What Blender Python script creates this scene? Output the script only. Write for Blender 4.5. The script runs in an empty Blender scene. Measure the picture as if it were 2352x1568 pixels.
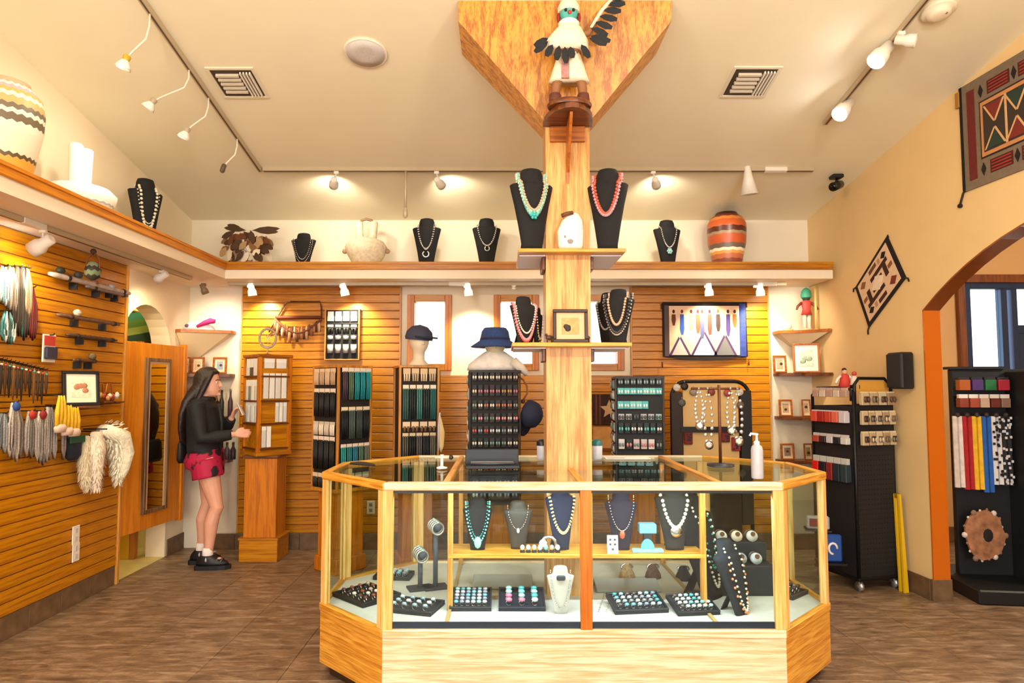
import bpy, math, random
from mathutils import Vector, Matrix
SC = bpy.context.scene
COL = SC.collection
RAD = math.radians
rnd = random.Random(11)

# ---------------------------------------------------------------- camera, world, light, exposure
FPX, PITCH, EYE = 1500.0, RAD(3.5), 1.5
CPX, CPY = 1155.0, 888.0 - 1500.0 * math.tan(RAD(3.5))
cd = bpy.data.cameras.new('camera'); cam = bpy.data.objects.new('camera', cd); COL.objects.link(cam)
cd.sensor_width = 36.0; cd.lens = 36.0 * FPX / 2352.0
cd.shift_x = (1176.0 - CPX) / 2352.0; cd.shift_y = (CPY - 784.0) / 2352.0
cd.clip_start = 0.05; cd.clip_end = 200
cam.location = (0, 0, EYE); cam.rotation_euler = (RAD(90) + PITCH, 0, 0)
SC.camera = cam
SC.view_settings.view_transform = 'Standard'; SC.view_settings.look = 'None'
SC.view_settings.gamma = 1.0; SC.view_settings.use_curve_mapping = False
SC.view_settings.exposure = 0.5
w = bpy.data.worlds.new('daylight'); SC.world = w; w.use_nodes = True
bg = w.node_tree.nodes['Background']; bg.inputs[0].default_value = (0.93, 0.97, 1.0, 1); bg.inputs[1].default_value = 2.6
SC.cycles.max_bounces = 5; SC.cycles.diffuse_bounces = 3; SC.cycles.glossy_bounces = 2; SC.cycles.transparent_max_bounces = 16; SC.cycles.use_adaptive_sampling = True; SC.cycles.adaptive_threshold = 0.05; SC.cycles.sample_clamp_indirect = 6.0
SC.cycles.caustics_reflective = False; SC.cycles.caustics_refractive = False

def area(name, loc, rot, sx, sy, power, col):
    d = bpy.data.lights.new(name, 'AREA'); d.shape = 'RECTANGLE'; d.size = sx; d.size_y = sy; d.energy = power; d.color = col
    o = bpy.data.objects.new(name, d); COL.objects.link(o); o.location = loc; o.rotation_euler = rot
    return o
def spot(name, loc, target, power, col=(1, .84, .62), angle=70, blend=.7, r=.04):
    d = bpy.data.lights.new(name, 'SPOT'); d.energy = power; d.color = col; d.spot_size = RAD(angle); d.spot_blend = blend
    d.shadow_soft_size = r
    o = bpy.data.objects.new(name, d); COL.objects.link(o); o.location = loc
    o.rotation_euler = (Vector(target) - Vector(loc)).to_track_quat('-Z', 'Y').to_euler()
    return o
# fill panels added behind the camera, standing in for front window daylight
area('front_fill_light', (-1.55, -2.9, 1.5), (RAD(90), 0, 0), 2.4, 2.2, 60, (1, .96, .92))
area('front_fill_light', (1.55, -2.9, 1.5), (RAD(90), 0, 0), 2.4, 2.2, 60, (1, .96, .92))

# ---------------------------------------------------------------- picture point to place
def ray(px, py):
    x = (px - CPX) / FPX; u = -(py - CPY) / FPX
    return Vector((x, math.cos(PITCH) - u * math.sin(PITCH), math.sin(PITCH) + u * math.cos(PITCH)))
def PY(px, py, Y):
    d = ray(px, py); return Vector((0, 0, EYE)) + d * (Y / d.y)
def PZ(px, py, Z):
    d = ray(px, py); return Vector((0, 0, EYE)) + d * ((Z - EYE) / d.z)
def PX(px, py, X):
    d = ray(px, py); return Vector((0, 0, EYE)) + d * (X / d.x)
RW0, RWS = 2.93, 0.0625           # right wall: X = RW0 + RWS * (6.2 - Y)
RWA = math.atan(RWS)
def PR(px, py, off=0.0):
    d = ray(px, py); t = (RW0 - off + RWS * 6.2) / (d.x + RWS * d.y)
    return Vector((0, 0, EYE)) + d * t
def ceilz(Y): return 3.10 + 0.20 * (6.2 - Y)
def PC(px, py, off=0.0):
    d = ray(px, py); t = (3.10 + 0.2 * 6.2 - off - EYE) / (d.z + 0.2 * d.y)
    return Vector((0, 0, EYE)) + d * t
def S(px, Y): return px * Y / FPX

# ---------------------------------------------------------------- materials
def lin(h):
    h = h.lstrip('#'); c = [int(h[i:i + 2], 16) / 255 for i in (0, 2, 4)]
    return tuple((x / 12.92 if x <= .04045 else ((x + .055) / 1.055) ** 2.4) for x in c) + (1,)
MATS = {}
def M(h, rough=.55, metal=0.0, var=0.0, scale=30, bump=0.0, emit=0.0, spec=None):
    key = ('M', h, rough, metal, var, scale, bump, emit)
    if key in MATS: return MATS[key]
    m = bpy.data.materials.new('paint_' + h.strip('#')); m.use_nodes = True; nt = m.node_tree; b = nt.nodes['Principled BSDF']
    b.inputs['Base Color'].default_value = lin(h); b.inputs['Roughness'].default_value = rough; b.inputs['Metallic'].default_value = metal
    if spec is not None: b.inputs['Specular IOR Level'].default_value = spec
    if emit:
        b.inputs['Emission Color'].default_value = lin(h); b.inputs['Emission Strength'].default_value = emit
    if var or bump:
        tc = nt.nodes.new('ShaderNodeTexCoord'); n = nt.nodes.new('ShaderNodeTexNoise'); n.inputs['Scale'].default_value = scale
        n.inputs['Detail'].default_value = 4; nt.links.new(tc.outputs['Object'], n.inputs['Vector'])
        if var:
            r = nt.nodes.new('ShaderNodeValToRGB'); c = lin(h)
            r.color_ramp.elements[0].position = .3; r.color_ramp.elements[1].position = .7
            r.color_ramp.elements[0].color = tuple(x * (1 - var) for x in c[:3]) + (1,)
            r.color_ramp.elements[1].color = tuple(min(1, x * (1 + var)) for x in c[:3]) + (1,)
            nt.links.new(n.outputs['Fac'], r.inputs['Fac']); nt.links.new(r.outputs['Color'], b.inputs['Base Color'])
        if bump:
            bp = nt.nodes.new('ShaderNodeBump'); bp.inputs['Strength'].default_value = bump; bp.inputs['Distance'].default_value = .01
            nt.links.new(n.outputs['Fac'], bp.inputs['Height']); nt.links.new(bp.outputs['Normal'], b.inputs['Normal'])
    MATS[key] = m; return m
def wood(ha, hb, axis='z', rough=.38, scale=1.0, warp=1.0):
    key = ('W', ha, hb, axis, rough, scale, warp)
    if key in MATS: return MATS[key]
    m = bpy.data.materials.new('wood_' + ha.strip('#') + axis); m.use_nodes = True; nt = m.node_tree; b = nt.nodes['Principled BSDF']
    b.inputs['Roughness'].default_value = rough
    tc = nt.nodes.new('ShaderNodeTexCoord'); mp = nt.nodes.new('ShaderNodeMapping')
    s = {'x': (1.2, 22, 22), 'y': (22, 1.2, 22), 'z': (22, 22, 1.2)}[axis]
    mp.inputs['Scale'].default_value = tuple(q * scale for q in s)
    nt.links.new(tc.outputs['Object'], mp.inputs['Vector'])
    n = nt.nodes.new('ShaderNodeTexNoise'); n.inputs['Scale'].default_value = 1.0; n.inputs['Detail'].default_value = 5
    n.inputs['Distortion'].default_value = 1.4 * warp; nt.links.new(mp.outputs['Vector'], n.inputs['Vector'])
    n2 = nt.nodes.new('ShaderNodeTexNoise'); n2.inputs['Scale'].default_value = 5.0; n2.inputs['Detail'].default_value = 3
    nt.links.new(mp.outputs['Vector'], n2.inputs['Vector'])
    mx = nt.nodes.new('ShaderNodeMath'); mx.operation = 'MULTIPLY_ADD'; mx.inputs[1].default_value = .55
    nt.links.new(n2.outputs['Fac'], mx.inputs[0]); nt.links.new(n.outputs['Fac'], mx.inputs[2])
    r = nt.nodes.new('ShaderNodeValToRGB'); r.color_ramp.elements[0].position = .62; r.color_ramp.elements[1].position = .88
    r.color_ramp.elements[0].color = lin(hb); r.color_ramp.elements[1].color = lin(ha)
    nt.links.new(mx.outputs[0], r.inputs['Fac']); nt.links.new(r.outputs['Color'], b.inputs['Base Color'])
    bp = nt.nodes.new('ShaderNodeBump'); bp.inputs['Strength'].default_value = .08; bp.inputs['Distance'].default_value = .004
    nt.links.new(mx.outputs[0], bp.inputs['Height']); nt.links.new(bp.outputs['Normal'], b.inputs['Normal'])
    MATS[key] = m; return m
def glass(tint='#f4fbf8', amt=.10):
    key = ('G', tint, amt)
    if key in MATS: return MATS[key]
    m = bpy.data.materials.new('clear_glass'); m.use_nodes = True; nt = m.node_tree
    for n in list(nt.nodes):
        if n.type == 'BSDF_PRINCIPLED': nt.nodes.remove(n)
    out = [n for n in nt.nodes if n.type == 'OUTPUT_MATERIAL'][0]
    t = nt.nodes.new('ShaderNodeBsdfTransparent'); t.inputs[0].default_value = lin(tint)
    g = nt.nodes.new('ShaderNodeBsdfGlossy'); g.inputs['Roughness'].default_value = .02
    f = nt.nodes.new('ShaderNodeLayerWeight'); f.inputs[0].default_value = .5
    pw = nt.nodes.new('ShaderNodeMath'); pw.operation = 'POWER'; pw.inputs[1].default_value = 5.0; nt.links.new(f.outputs['Facing'], pw.inputs[0])
    ma = nt.nodes.new('ShaderNodeMath'); ma.operation = 'MULTIPLY_ADD'; ma.inputs[1].default_value = .55; ma.inputs[2].default_value = .025; nt.links.new(pw.outputs[0], ma.inputs[0])
    mx = nt.nodes.new('ShaderNodeMixShader'); nt.links.new(ma.outputs[0], mx.inputs[0]); nt.links.new(t.outputs[0], mx.inputs[1]); nt.links.new(g.outputs[0], mx.inputs[2])
    nt.links.new(mx.outputs[0], out.inputs['Surface'])
    MATS[key] = m; return m
def banded(name, bands, zig=0.0, nz=10, rough=.6, axis='z'):
    """bands: (height fraction where the colour starts, colour), zig: height of a zig-zag edge"""
    key = ('B', name)
    if key in MATS: return MATS[key]
    m = bpy.data.materials.new(name); m.use_nodes = True; nt = m.node_tree; b = nt.nodes['Principled BSDF']; b.inputs['Roughness'].default_value = rough
    tc = nt.nodes.new('ShaderNodeTexCoord'); sp = nt.nodes.new('ShaderNodeSeparateXYZ'); nt.links.new(tc.outputs['Generated'], sp.inputs[0])
    def mth(op, a, bb=None, c=None):
        n = nt.nodes.new('ShaderNodeMath'); n.operation = op
        for i, q in enumerate((a, bb, c)):
            if q is None: continue
            if isinstance(q, (int, float)): n.inputs[i].default_value = q
            else: nt.links.new(q, n.inputs[i])
        return n.outputs[0]
    ax = {'x': 'X', 'y': 'Y', 'z': 'Z'}[axis]
    h = sp.outputs[ax]
    if zig:
        if axis == 'z':
            ang = mth('ARCTAN2', mth('SUBTRACT', sp.outputs['Y'], .5), mth('SUBTRACT', sp.outputs['X'], .5))
            tri = mth('PINGPONG', mth('MULTIPLY', ang, nz / 6.2832), .5)
        else:
            tri = mth('PINGPONG', mth('MULTIPLY', sp.outputs['Z'], nz), .5)
        h = mth('MULTIPLY_ADD', tri, zig * 2, h)
    r = nt.nodes.new('ShaderNodeValToRGB'); r.color_ramp.interpolation = 'CONSTANT'
    e = r.color_ramp.elements
    e[0].position = bands[0][0]; e[0].color = lin(bands[0][1]); e[1].position = bands[1][0]; e[1].color = lin(bands[1][1])
    for p, c in bands[2:]:
        q = e.new(p); q.color = lin(c)
    nt.links.new(h, r.inputs['Fac']); nt.links.new(r.outputs['Color'], b.inputs['Base Color'])
    MATS[key] = m; return m

# ---------------------------------------------------------------- mesh building
class MB:
    def __init__(s): s.v = []; s.f = []; s.sm = []
    def add(s, vs, fs, smooth=False, mx=None):
        o = len(s.v)
        s.v += [tuple(mx @ Vector(q)) for q in vs] if mx is not None else [tuple(q) for q in vs]
        s.f += [tuple(i + o for i in q) for q in fs]; s.sm += [smooth] * len(fs); return s
    def box(s, c, d, bev=0.0, mx=None):
        cx, cy, cz = c; x, y, z = d[0] / 2, d[1] / 2, d[2] / 2
        if not bev:
            vs = [(cx + a * x, cy + b * y, cz + e * z) for e in (-1, 1) for b in (-1, 1) for a in (-1, 1)]
            return s.add(vs, [(0, 2, 3, 1), (4, 5, 7, 6), (0, 1, 5, 4), (2, 6, 7, 3), (0, 4, 6, 2), (1, 3, 7, 5)], False, mx)
        k = min(bev, x * .9, y * .9, z * .9); vs = []; idx = {}
        for e in (-1, 1):
            for b in (-1, 1):
                for a in (-1, 1):
                    for ax in range(3):
                        p = [a * (x - k), b * (y - k), e * (z - k)]; p[ax] = (a * x, b * y, e * z)[ax]
                        idx[(a, b, e, ax)] = len(vs); vs.append((cx + p[0], cy + p[1], cz + p[2]))
        fs = []
        for sg in (-1, 1):
            q = [idx[(sg, -1, -1, 0)], idx[(sg, 1, -1, 0)], idx[(sg, 1, 1, 0)], idx[(sg, -1, 1, 0)]]; fs.append(q if sg > 0 else q[::-1])
            q = [idx[(-1, sg, -1, 1)], idx[(1, sg, -1, 1)], idx[(1, sg, 1, 1)], idx[(-1, sg, 1, 1)]]; fs.append(q[::-1] if sg > 0 else q)
            q = [idx[(-1, -1, sg, 2)], idx[(1, -1, sg, 2)], idx[(1, 1, sg, 2)], idx[(-1, 1, sg, 2)]]; fs.append(q if sg > 0 else q[::-1])
        for a in (-1, 1):
            for b in (-1, 1):
                fs.append([idx[(a, b, -1, 0)], idx[(a, b, -1, 1)], idx[(a, b, 1, 1)], idx[(a, b, 1, 0)]])
                fs.append([idx[(a, -1, b, 0)], idx[(a, -1, b, 2)], idx[(a, 1, b, 2)], idx[(a, 1, b, 0)]])
                fs.append([idx[(-1, a, b, 1)], idx[(-1, a, b, 2)], idx[(1, a, b, 2)], idx[(1, a, b, 1)]])
                for e in (-1, 1): fs.append([idx[(a, b, e, 0)], idx[(a, b, e, 1)], idx[(a, b, e, 2)]])
        return s.add(vs, fs, False, mx)
    def bx(s, x0, x1, y0, y1, z0, z1, bev=0.0, mx=None):
        return s.box(((x0 + x1) / 2, (y0 + y1) / 2, (z0 + z1) / 2), (abs(x1 - x0), abs(y1 - y0), abs(z1 - z0)), bev, mx)
    def tube(s, pts, r, n=6, closed=False, flat=1.0):
        pts = [Vector(p) for p in pts]; m = len(pts); rr = r if isinstance(r, (list, tuple)) else [r] * m
        vs = []; fs = []; up = None
        for i, p in enumerate(pts):
            t = (pts[(i + 1) % m] - pts[i - 1]) if closed else (pts[min(i + 1, m - 1)] - pts[max(i - 1, 0)])
            t = t.normalized() if t.length > 1e-9 else Vector((0, 0, 1))
            if up is None: up = Vector((0, 0, 1)) if abs(t.z) < .9 else Vector((0, 1, 0))
            a = t.cross(up).normalized(); b = a.cross(t).normalized(); up = b
            for k in range(n):
                q = 2 * math.pi * k / n; vs.append(p + (a * math.cos(q) + b * math.sin(q) * flat) * rr[i])
        for i in range(m if closed else m - 1):
            j = (i + 1) % m
            for k in range(n):
                l = (k + 1) % n; fs.append((i * n + k, i * n + l, j * n + l, j * n + k))
        if not closed: fs += [tuple(range(n))[::-1], tuple((m - 1) * n + k for k in range(n))]
        return s.add(vs, fs, n > 4)
    def cyl(s, p0, p1, r0, r1=None, n=12): return s.tube([p0, p1], [r0, r0 if r1 is None else r1], n)
    def lathe(s, prof, n=20, c=(0, 0, 0), sx=1.0, sy=1.0, mx=None, smooth=True):
        vs = []; fs = []; m = len(prof)
        for r, z in prof:
            for k in range(n):
                q = 2 * math.pi * k / n; vs.append((c[0] + math.cos(q) * r * sx, c[1] + math.sin(q) * r * sy, c[2] + z))
        for i in range(m - 1):
            for k in range(n):
                l = (k + 1) % n; fs.append((i * n + k, i * n + l, (i + 1) * n + l, (i + 1) * n + k))
        s.add(vs, fs, smooth, mx)
        s.add([vs[k] for k in range(n)], [tuple(range(n))[::-1]], False, mx)
        s.add([vs[(m - 1) * n + k] for k in range(n)], [tuple(range(n))], False, mx); return s
    def ball(s, c, r, n=10, sc=(1, 1, 1), mx=None):
        m = max(4, n // 2); prof = [(max(1e-4, math.sin(math.pi * i / m)) * 1.0, -math.cos(math.pi * i / m)) for i in range(m + 1)]
        vs = []; fs = []
        for pr, pz in prof:
            for k in range(n):
                q = 2 * math.pi * k / n; vs.append((c[0] + math.cos(q) * pr * r * sc[0], c[1] + math.sin(q) * pr * r * sc[1], c[2] + pz * r * sc[2]))
        for i in range(m):
            for k in range(n):
                l = (k + 1) % n; fs.append((i * n + k, i * n + l, (i + 1) * n + l, (i + 1) * n + k))
        return s.add(vs, fs, True, mx)
    def prism(s, poly, a0, a1, plane='xy', mx=None, smooth=False):
        """polygon in a plane, pulled from a0 to a1 along the third axis"""
        def P(u, v, a): return {'xy': (u, v, a), 'xz': (u, a, v), 'yz': (a, u, v)}[plane]
        n = len(poly); vs = [P(u, v, a0) for u, v in poly] + [P(u, v, a1) for u, v in poly]
        fs = [tuple(range(n))[::-1], tuple(range(n, 2 * n))] + [(i, (i + 1) % n, n + (i + 1) % n, n + i) for i in range(n)]
        return s.add(vs, fs, smooth, mx)
    def strip(s, a, b, th, mx=None):
        """two rails of points joined to a band with thickness along th"""
        n = len(a); th = Vector(th); vs = [Vector(p) for p in a] + [Vector(p) for p in b]; vs += [p + th for p in vs]; fs = []
        for i in range(n - 1):
            fs += [(i, i + 1, n + i + 1, n + i), (2 * n + i, 3 * n + i, 3 * n + i + 1, 2 * n + i + 1), (i, 2 * n + i, 2 * n + i + 1, i + 1), (n + i, n + i + 1, 3 * n + i + 1, 3 * n + i)]
        fs += [(0, n, 3 * n, 2 * n), (n - 1, 3 * n - 1, 4 * n - 1, 2 * n - 1)]
        return s.add(vs, fs, False, mx)
    def loft(s, rings, n=16, mx=None):
        """rings: (x, y, z, half width, front depth, back depth); front is -y"""
        vs = []; fs = []; m = len(rings)
        for x, y, z, rx, rf, rb in rings:
            for k in range(n):
                q = 2 * math.pi * k / n; sn = math.sin(q); vs.append((x + math.cos(q) * rx, y + sn * (rb if sn > 0 else rf), z))
        for i in range(m - 1):
            for k in range(n):
                l = (k + 1) % n; fs.append((i * n + k, i * n + l, (i + 1) * n + l, (i + 1) * n + k))
        fs += [tuple(range(n))[::-1], tuple((m - 1) * n + k for k in range(n))]
        return s.add(vs, fs, True, mx)
    def mesh(s, name):
        me = bpy.data.meshes.new(name); me.from_pydata(s.v, [], s.f); me.update()
        me.polygons.foreach_set('use_smooth', s.sm); return me
    def obj(s, name, mat, par=None, **kw):
        return put(s.mesh(name), name, mat, par, **kw)
def put(me, name, mat, par=None, loc=None, rot=None, scale=None, label=None, cat=None, group=None, kind=None):
    o = bpy.data.objects.new(name, me); COL.objects.link(o)
    if mat is not None:
        if not me.materials: me.materials.append(mat)
        elif me.materials[0] is not mat:
            o.material_slots[0].link = 'OBJECT'; o.material_slots[0].material = mat
    if par is not None: o.parent = par
    if loc is not None: o.location = loc
    if rot is not None: o.rotation_euler = rot
    if scale is not None: o.scale = scale
    return tag(o, label, cat, group, kind)
def tag(o, label=None, cat=None, group=None, kind=None):
    if label: o['label'] = label
    if cat: o['category'] = cat
    if group: o['group'] = group
    if kind: o['kind'] = kind
    return o
def T(name, label, cat, loc=(0, 0, 0), rz=0.0, group=None, rot=None, kind=None):
    o = bpy.data.objects.new(name, None); COL.objects.link(o); o.empty_display_size = .05
    o.location = loc; o.rotation_euler = rot if rot else (0, 0, rz)
    return tag(o, label, cat, group, kind)
def copy_tree(o, par=None):
    c = o.copy(); COL.objects.link(c); c.parent = par
    for ch in list(o.children): copy_tree(ch, c)
    return c
def at(o, loc, rz=None, label=None, group=None, scale=None):
    o.location = loc
    if rz is not None: o.rotation_euler = (0, 0, rz)
    if scale is not None: o.scale = (scale,) * 3
    return tag(o, label, None, group)
# ---------------------------------------------------------------- colours in common
CREAM = M('#f4e6cc', .75, var=.03, scale=3); CEIL = M('#f6ebcd', .8, var=.02, scale=2)
WHITE = M('#f4ece0', .6); OFFW = M('#efe6d6', .6)
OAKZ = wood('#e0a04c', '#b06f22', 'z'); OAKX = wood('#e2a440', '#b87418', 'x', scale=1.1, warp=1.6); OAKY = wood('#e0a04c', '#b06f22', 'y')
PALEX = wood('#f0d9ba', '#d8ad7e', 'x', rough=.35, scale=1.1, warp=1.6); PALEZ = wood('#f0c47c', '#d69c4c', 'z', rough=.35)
HONX = wood('#c98205', '#a25c03', 'x', rough=.36); HONZ = wood('#d07a10', '#ac5a06', 'z', rough=.38); HONY = wood('#d98a14', '#bf6a08', 'y', rough=.4)
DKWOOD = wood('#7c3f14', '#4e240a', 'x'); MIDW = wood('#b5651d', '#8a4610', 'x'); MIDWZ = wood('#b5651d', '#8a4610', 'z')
BLACK = M('#0d0d10', .5); VELVET = M('#0a0a0e', .85, var=.3, scale=200, bump=.1); BLKMETAL = M('#131316', .4, .3)
SILVER = M('#d8d8da', .25, 1.0); DULLMETAL = M('#8c8478', .4, .8); TURQ = M('#36b3ae', .35); CORAL = M('#d4483c', .4); BONE = M('#e7dcc6', .5)
GLASS = glass()

# ---------------------------------------------------------------- floor
def tile_mat():
    m = bpy.data.materials.new('slate_tile'); m.use_nodes = True; nt = m.node_tree; b = nt.nodes['Principled BSDF']; b.inputs['Roughness'].default_value = .42
    g = nt.nodes.new('ShaderNodeNewGeometry'); mp = nt.nodes.new('ShaderNodeMapping'); mp.inputs['Scale'].default_value = (3.2, 11, 5)
    nt.links.new(g.outputs['Position'], mp.inputs['Vector'])
    n = nt.nodes.new('ShaderNodeTexNoise'); n.inputs['Scale'].default_value = 1.9; n.inputs['Detail'].default_value = 8; n.inputs['Roughness'].default_value = .68; n.inputs['Distortion'].default_value = .6
    nt.links.new(mp.outputs['Vector'], n.inputs['Vector'])
    oi = nt.nodes.new('ShaderNodeObjectInfo'); ad = nt.nodes.new('ShaderNodeMath'); ad.operation = 'MULTIPLY_ADD'; ad.inputs[1].default_value = .05
    nt.links.new(oi.outputs['Random'], ad.inputs[0]); nt.links.new(n.outputs['Fac'], ad.inputs[2])
    r = nt.nodes.new('ShaderNodeValToRGB'); e = r.color_ramp.elements
    e[0].position = .36; e[0].color = lin('#5c4735'); e[1].position = .74; e[1].color = lin('#b0947a'); q = e.new(.54); q.color = lin('#846950')
    nt.links.new(ad.outputs[0], r.inputs['Fac']); nt.links.new(r.outputs['Color'], b.inputs['Base Color'])
    bp = nt.nodes.new('ShaderNodeBump'); bp.inputs['Strength'].default_value = .25; bp.inputs['Distance'].default_value = .004
    nt.links.new(n.outputs['Fac'], bp.inputs['Height']); nt.links.new(bp.outputs['Normal'], b.inputs['Normal']); return m
TILE = tile_mat()
fl = MB().bx(-4.4, 7.1, -3.1, 6.6, -.12, -.012).obj('floor', M('#644c38', .8), kind='structure', label='brown stone tile floor of the shop')
tl = MB().box((0, 0, -.007), (.458, .458, .014), .002).mesh('floor_tile')
cnt = 0
for j in range(9):
    y = 6.2 - .23 - .46 * j
    for i in range(13):
        x = -2.99 + .23 + .46 * i
        put(tl, 'floor_tile', TILE, fl, loc=(x, y, 0)); cnt += 1
for j in range(6):
    for i in range(5):
        y = 6.44 - .23 - .46 * j; x = 2.99 + .23 + .46 * i
        put(tl, 'floor_tile', TILE, fl, loc=(x, y, 0))
rest = MB().bx(-2.99, 3.4, -3, 2.05, -.011, 0).bx(5.3, 7, -1, 6.44, -.011, 0).bx(2.99, 5.3, -1, 3.67, -.011, 0).obj('floor_field', TILE, fl)
MB().bx(-4.3, -2.99, 4.6, 6.2, -.011, .002).obj('fitting_room_floor', M('#d9c884', .5, var=.08, scale=8), fl, label='pale yellow fitting room floor')

# ---------------------------------------------------------------- ceiling
c = MB(); c.add([(-4.4, 6.4, ceilz(6.4)), (7.1, 6.4, ceilz(6.4)), (7.1, -3.1, ceilz(-3.1)), (-4.4, -3.1, ceilz(-3.1)),
                 (-4.4, 6.4, ceilz(6.4) + .15), (7.1, 6.4, ceilz(6.4) + .15), (7.1, -3.1, ceilz(-3.1) + .15), (-4.4, -3.1, ceilz(-3.1) + .15)],
                [(0, 1, 2, 3), (7, 6, 5, 4), (0, 4, 5, 1), (1, 5, 6, 2), (2, 6, 7, 3), (3, 7, 4, 0)])
c.obj('ceiling', CEIL, kind='structure', label='sloping cream ceiling')

# ---------------------------------------------------------------- back wall with three small windows
W1 = [(PY(a, 764, 6.2).x, PY(b, 764, 6.2).x) for a, b in ((941, 1033), (1139, 1233), (1336, 1428))]
WZ0, WZ1 = PY(985, 846, 6.2).z, PY(985, 682, 6.2).z
wb = MB(); xs = [-3.1] + [q for p in W1 for q in p] + [3.1]
for i in range(0, len(xs), 2): wb.bx(xs[i], xs[i + 1], 6.2, 6.4, WZ0, WZ1)
wb.bx(-3.1, 3.1, 6.2, 6.4, 0, WZ0); wb.bx(-3.1, 3.1, 6.2, 6.4, WZ1, 3.2)
wb.obj('wall_back', M('#f3e6cf', .75, var=.02, scale=3), kind='structure', label='cream back wall')
for k, (a, b) in enumerate(W1):
    t = T('window_%d' % (k + 1), ['small oak framed window on the back wall behind the capped mannequin head', 'small oak framed window just left of the pillar', 'small oak framed window just right of the pillar'][k], None, ((a + b) / 2, 6.2, WZ0), kind='structure')
    h = WZ1 - WZ0; wd = (b - a) / 2
    for x0, x1, z0, z1 in ((-wd - .02, -wd + .045, -.02, h + .02), (wd - .045, wd + .02, -.02, h + .02)):
        MB().bx(x0, x1, -.025, .12, z0, z1, .004).obj('frame_stile', HONZ, t)
    for z0, z1 in ((-.02, .045), (h - .045, h + .02)):
        MB().bx(-wd + .045, wd - .045, -.024, .12, z0, z1, .004).obj('frame_rail', HONX, t)
    MB().bx(-wd, wd, .08, .086, 0, h).obj('pane', GLASS, t)

# ---------------------------------------------------------------- left wall with arched fitting-room opening
AY0, AY1, ASP = 5.09, 5.87, 1.80
ar = (AY1 - AY0) / 2; ac = (AY0 + AY1) / 2
arch = [(AY1, 0.0), (AY1, ASP)] + [(ac + ar * math.cos(RAD(q)), ASP + ar * math.sin(RAD(q))) for q in range(12, 180, 12)] + [(AY0, ASP), (AY0, 0.0)]
poly = [(6.3, 0), (6.3, ceilz(6.3) + .05), (-3, ceilz(-3) + .05), (-3, 0)] + arch[::-1]
MB().prism(poly, -3.16, -2.99, 'yz').obj('wall_left', M('#f3e2c4', .75, var=.02, scale=3), kind='structure', label='cream left wall with arched fitting room opening')
# fitting room shell behind it
fr = MB().bx(-4.4, -4.3, 4.5, 6.3, 0, 2.6).bx(-4.3, -3.16, 4.5, 4.6, 0, 2.6).bx(-4.3, -3.16, 6.2, 6.3, 0, 2.6).bx(-4.4, -3.16, 4.5, 6.3, 2.5, 2.6)
fr.obj('wall_fitting_room', M('#e3cf7e', .7), kind='structure', label='yellow walls of the fitting room behind the arch')
lp = bpy.data.lights.new('fitting_room_fill', 'POINT'); lp.energy = 22; lp.color = (1, .86, .5); lp.shadow_soft_size = .08  # unseen point light added inside the fitting room, without a fixture
lo = bpy.data.objects.new('fitting_room_fill', lp); COL.objects.link(lo); lo.location = (-3.75, 5.4, 2.35)

# ---------------------------------------------------------------- right wall with the wide arch
rw = T('wall_right', 'tan right wall with wide segmental arch', None, (RW0, 6.2, 0), -math.pi / 2 + RWA, kind='structure')
ca = math.cos(RWA)
def U(Y): return (6.2 - Y) / ca
AU0, AU1, SPZ, TOPZ = U(4.68), U(1.85), 2.05, 2.53
hc = (AU1 - AU0) / 2; sag = TOPZ - SPZ; Rr = (hc * hc + sag * sag) / (2 * sag); um = (AU0 + AU1) / 2
curve = []
for k in range(21):
    x = -hc + 2 * hc * k / 20; curve.append((um + x, TOPZ - Rr + math.sqrt(Rr * Rr - x * x)))
poly = [(-.02, 0), (AU0, 0)] + curve + [(AU1, 0), (9.3, 0), (9.3, ceilz(6.2 - 9.3 * ca) + .05), (-.02, ceilz(6.2) + .03)]
MB().prism(poly, 0, .115, 'xz').obj('wall_panel', M('#eccb92', .7, var=.03, scale=3), rw)
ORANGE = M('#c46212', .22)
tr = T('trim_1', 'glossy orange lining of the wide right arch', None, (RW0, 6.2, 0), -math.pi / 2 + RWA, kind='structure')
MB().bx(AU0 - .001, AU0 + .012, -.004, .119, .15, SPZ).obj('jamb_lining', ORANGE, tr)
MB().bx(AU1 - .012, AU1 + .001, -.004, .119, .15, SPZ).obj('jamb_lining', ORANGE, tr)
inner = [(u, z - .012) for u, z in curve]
MB().strip([(u, -.004, z) for u, z in curve], [(u, .119, z) for u, z in curve], (0, 0, -.012)).obj('arch_lining', M('#8a4a1c', .15), tr)  # shade of the downward face put into a darker brown than the jambs

# ---------------------------------------------------------------- entrance hall beyond the arch
HY = 6.44
wl = PY(2203, 900, HY).x; wz = PY(2203, 634, HY).z
MB().bx(3.0, wl, HY, HY + .15, 0, 3.2).bx(wl, 7, HY, HY + .15, wz, 3.2).bx(6.6, 7, HY, HY + .15, 0, wz).obj('wall_hall_back', M('#dfae74', .7), kind='structure', label='tan entrance hall wall seen through the arch')
MB().bx(7, 7.1, -1, 6.6, 0, 4.6).obj('wall_hall_right', M('#dfae74', .7), kind='structure', label='far side wall of the entrance hall')
MB().bx(3.3, 7, -1.1, -1, 0, 4.8).obj('wall_hall_front', M('#dfae74', .7), kind='structure', label='near wall of the entrance hall')
t = T('window_4', 'blue framed shop-front glazing with brown timber surround beyond the arch', None, (wl, HY, 0), kind='structure')
BLUEF = M('#2c3f63', .35, .4); BRN = wood('#8a4a22', '#6a3416', 'z')
ww = 6.6 - wl
MB().bx(0, .07, -.05, .03, 0, wz, .004).obj('casing', BRN, t); MB().bx(0, ww, -.051, .03, wz - .07, wz + .01, .004).obj('casing', BRN, t)
z2 = wz - .07
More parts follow.
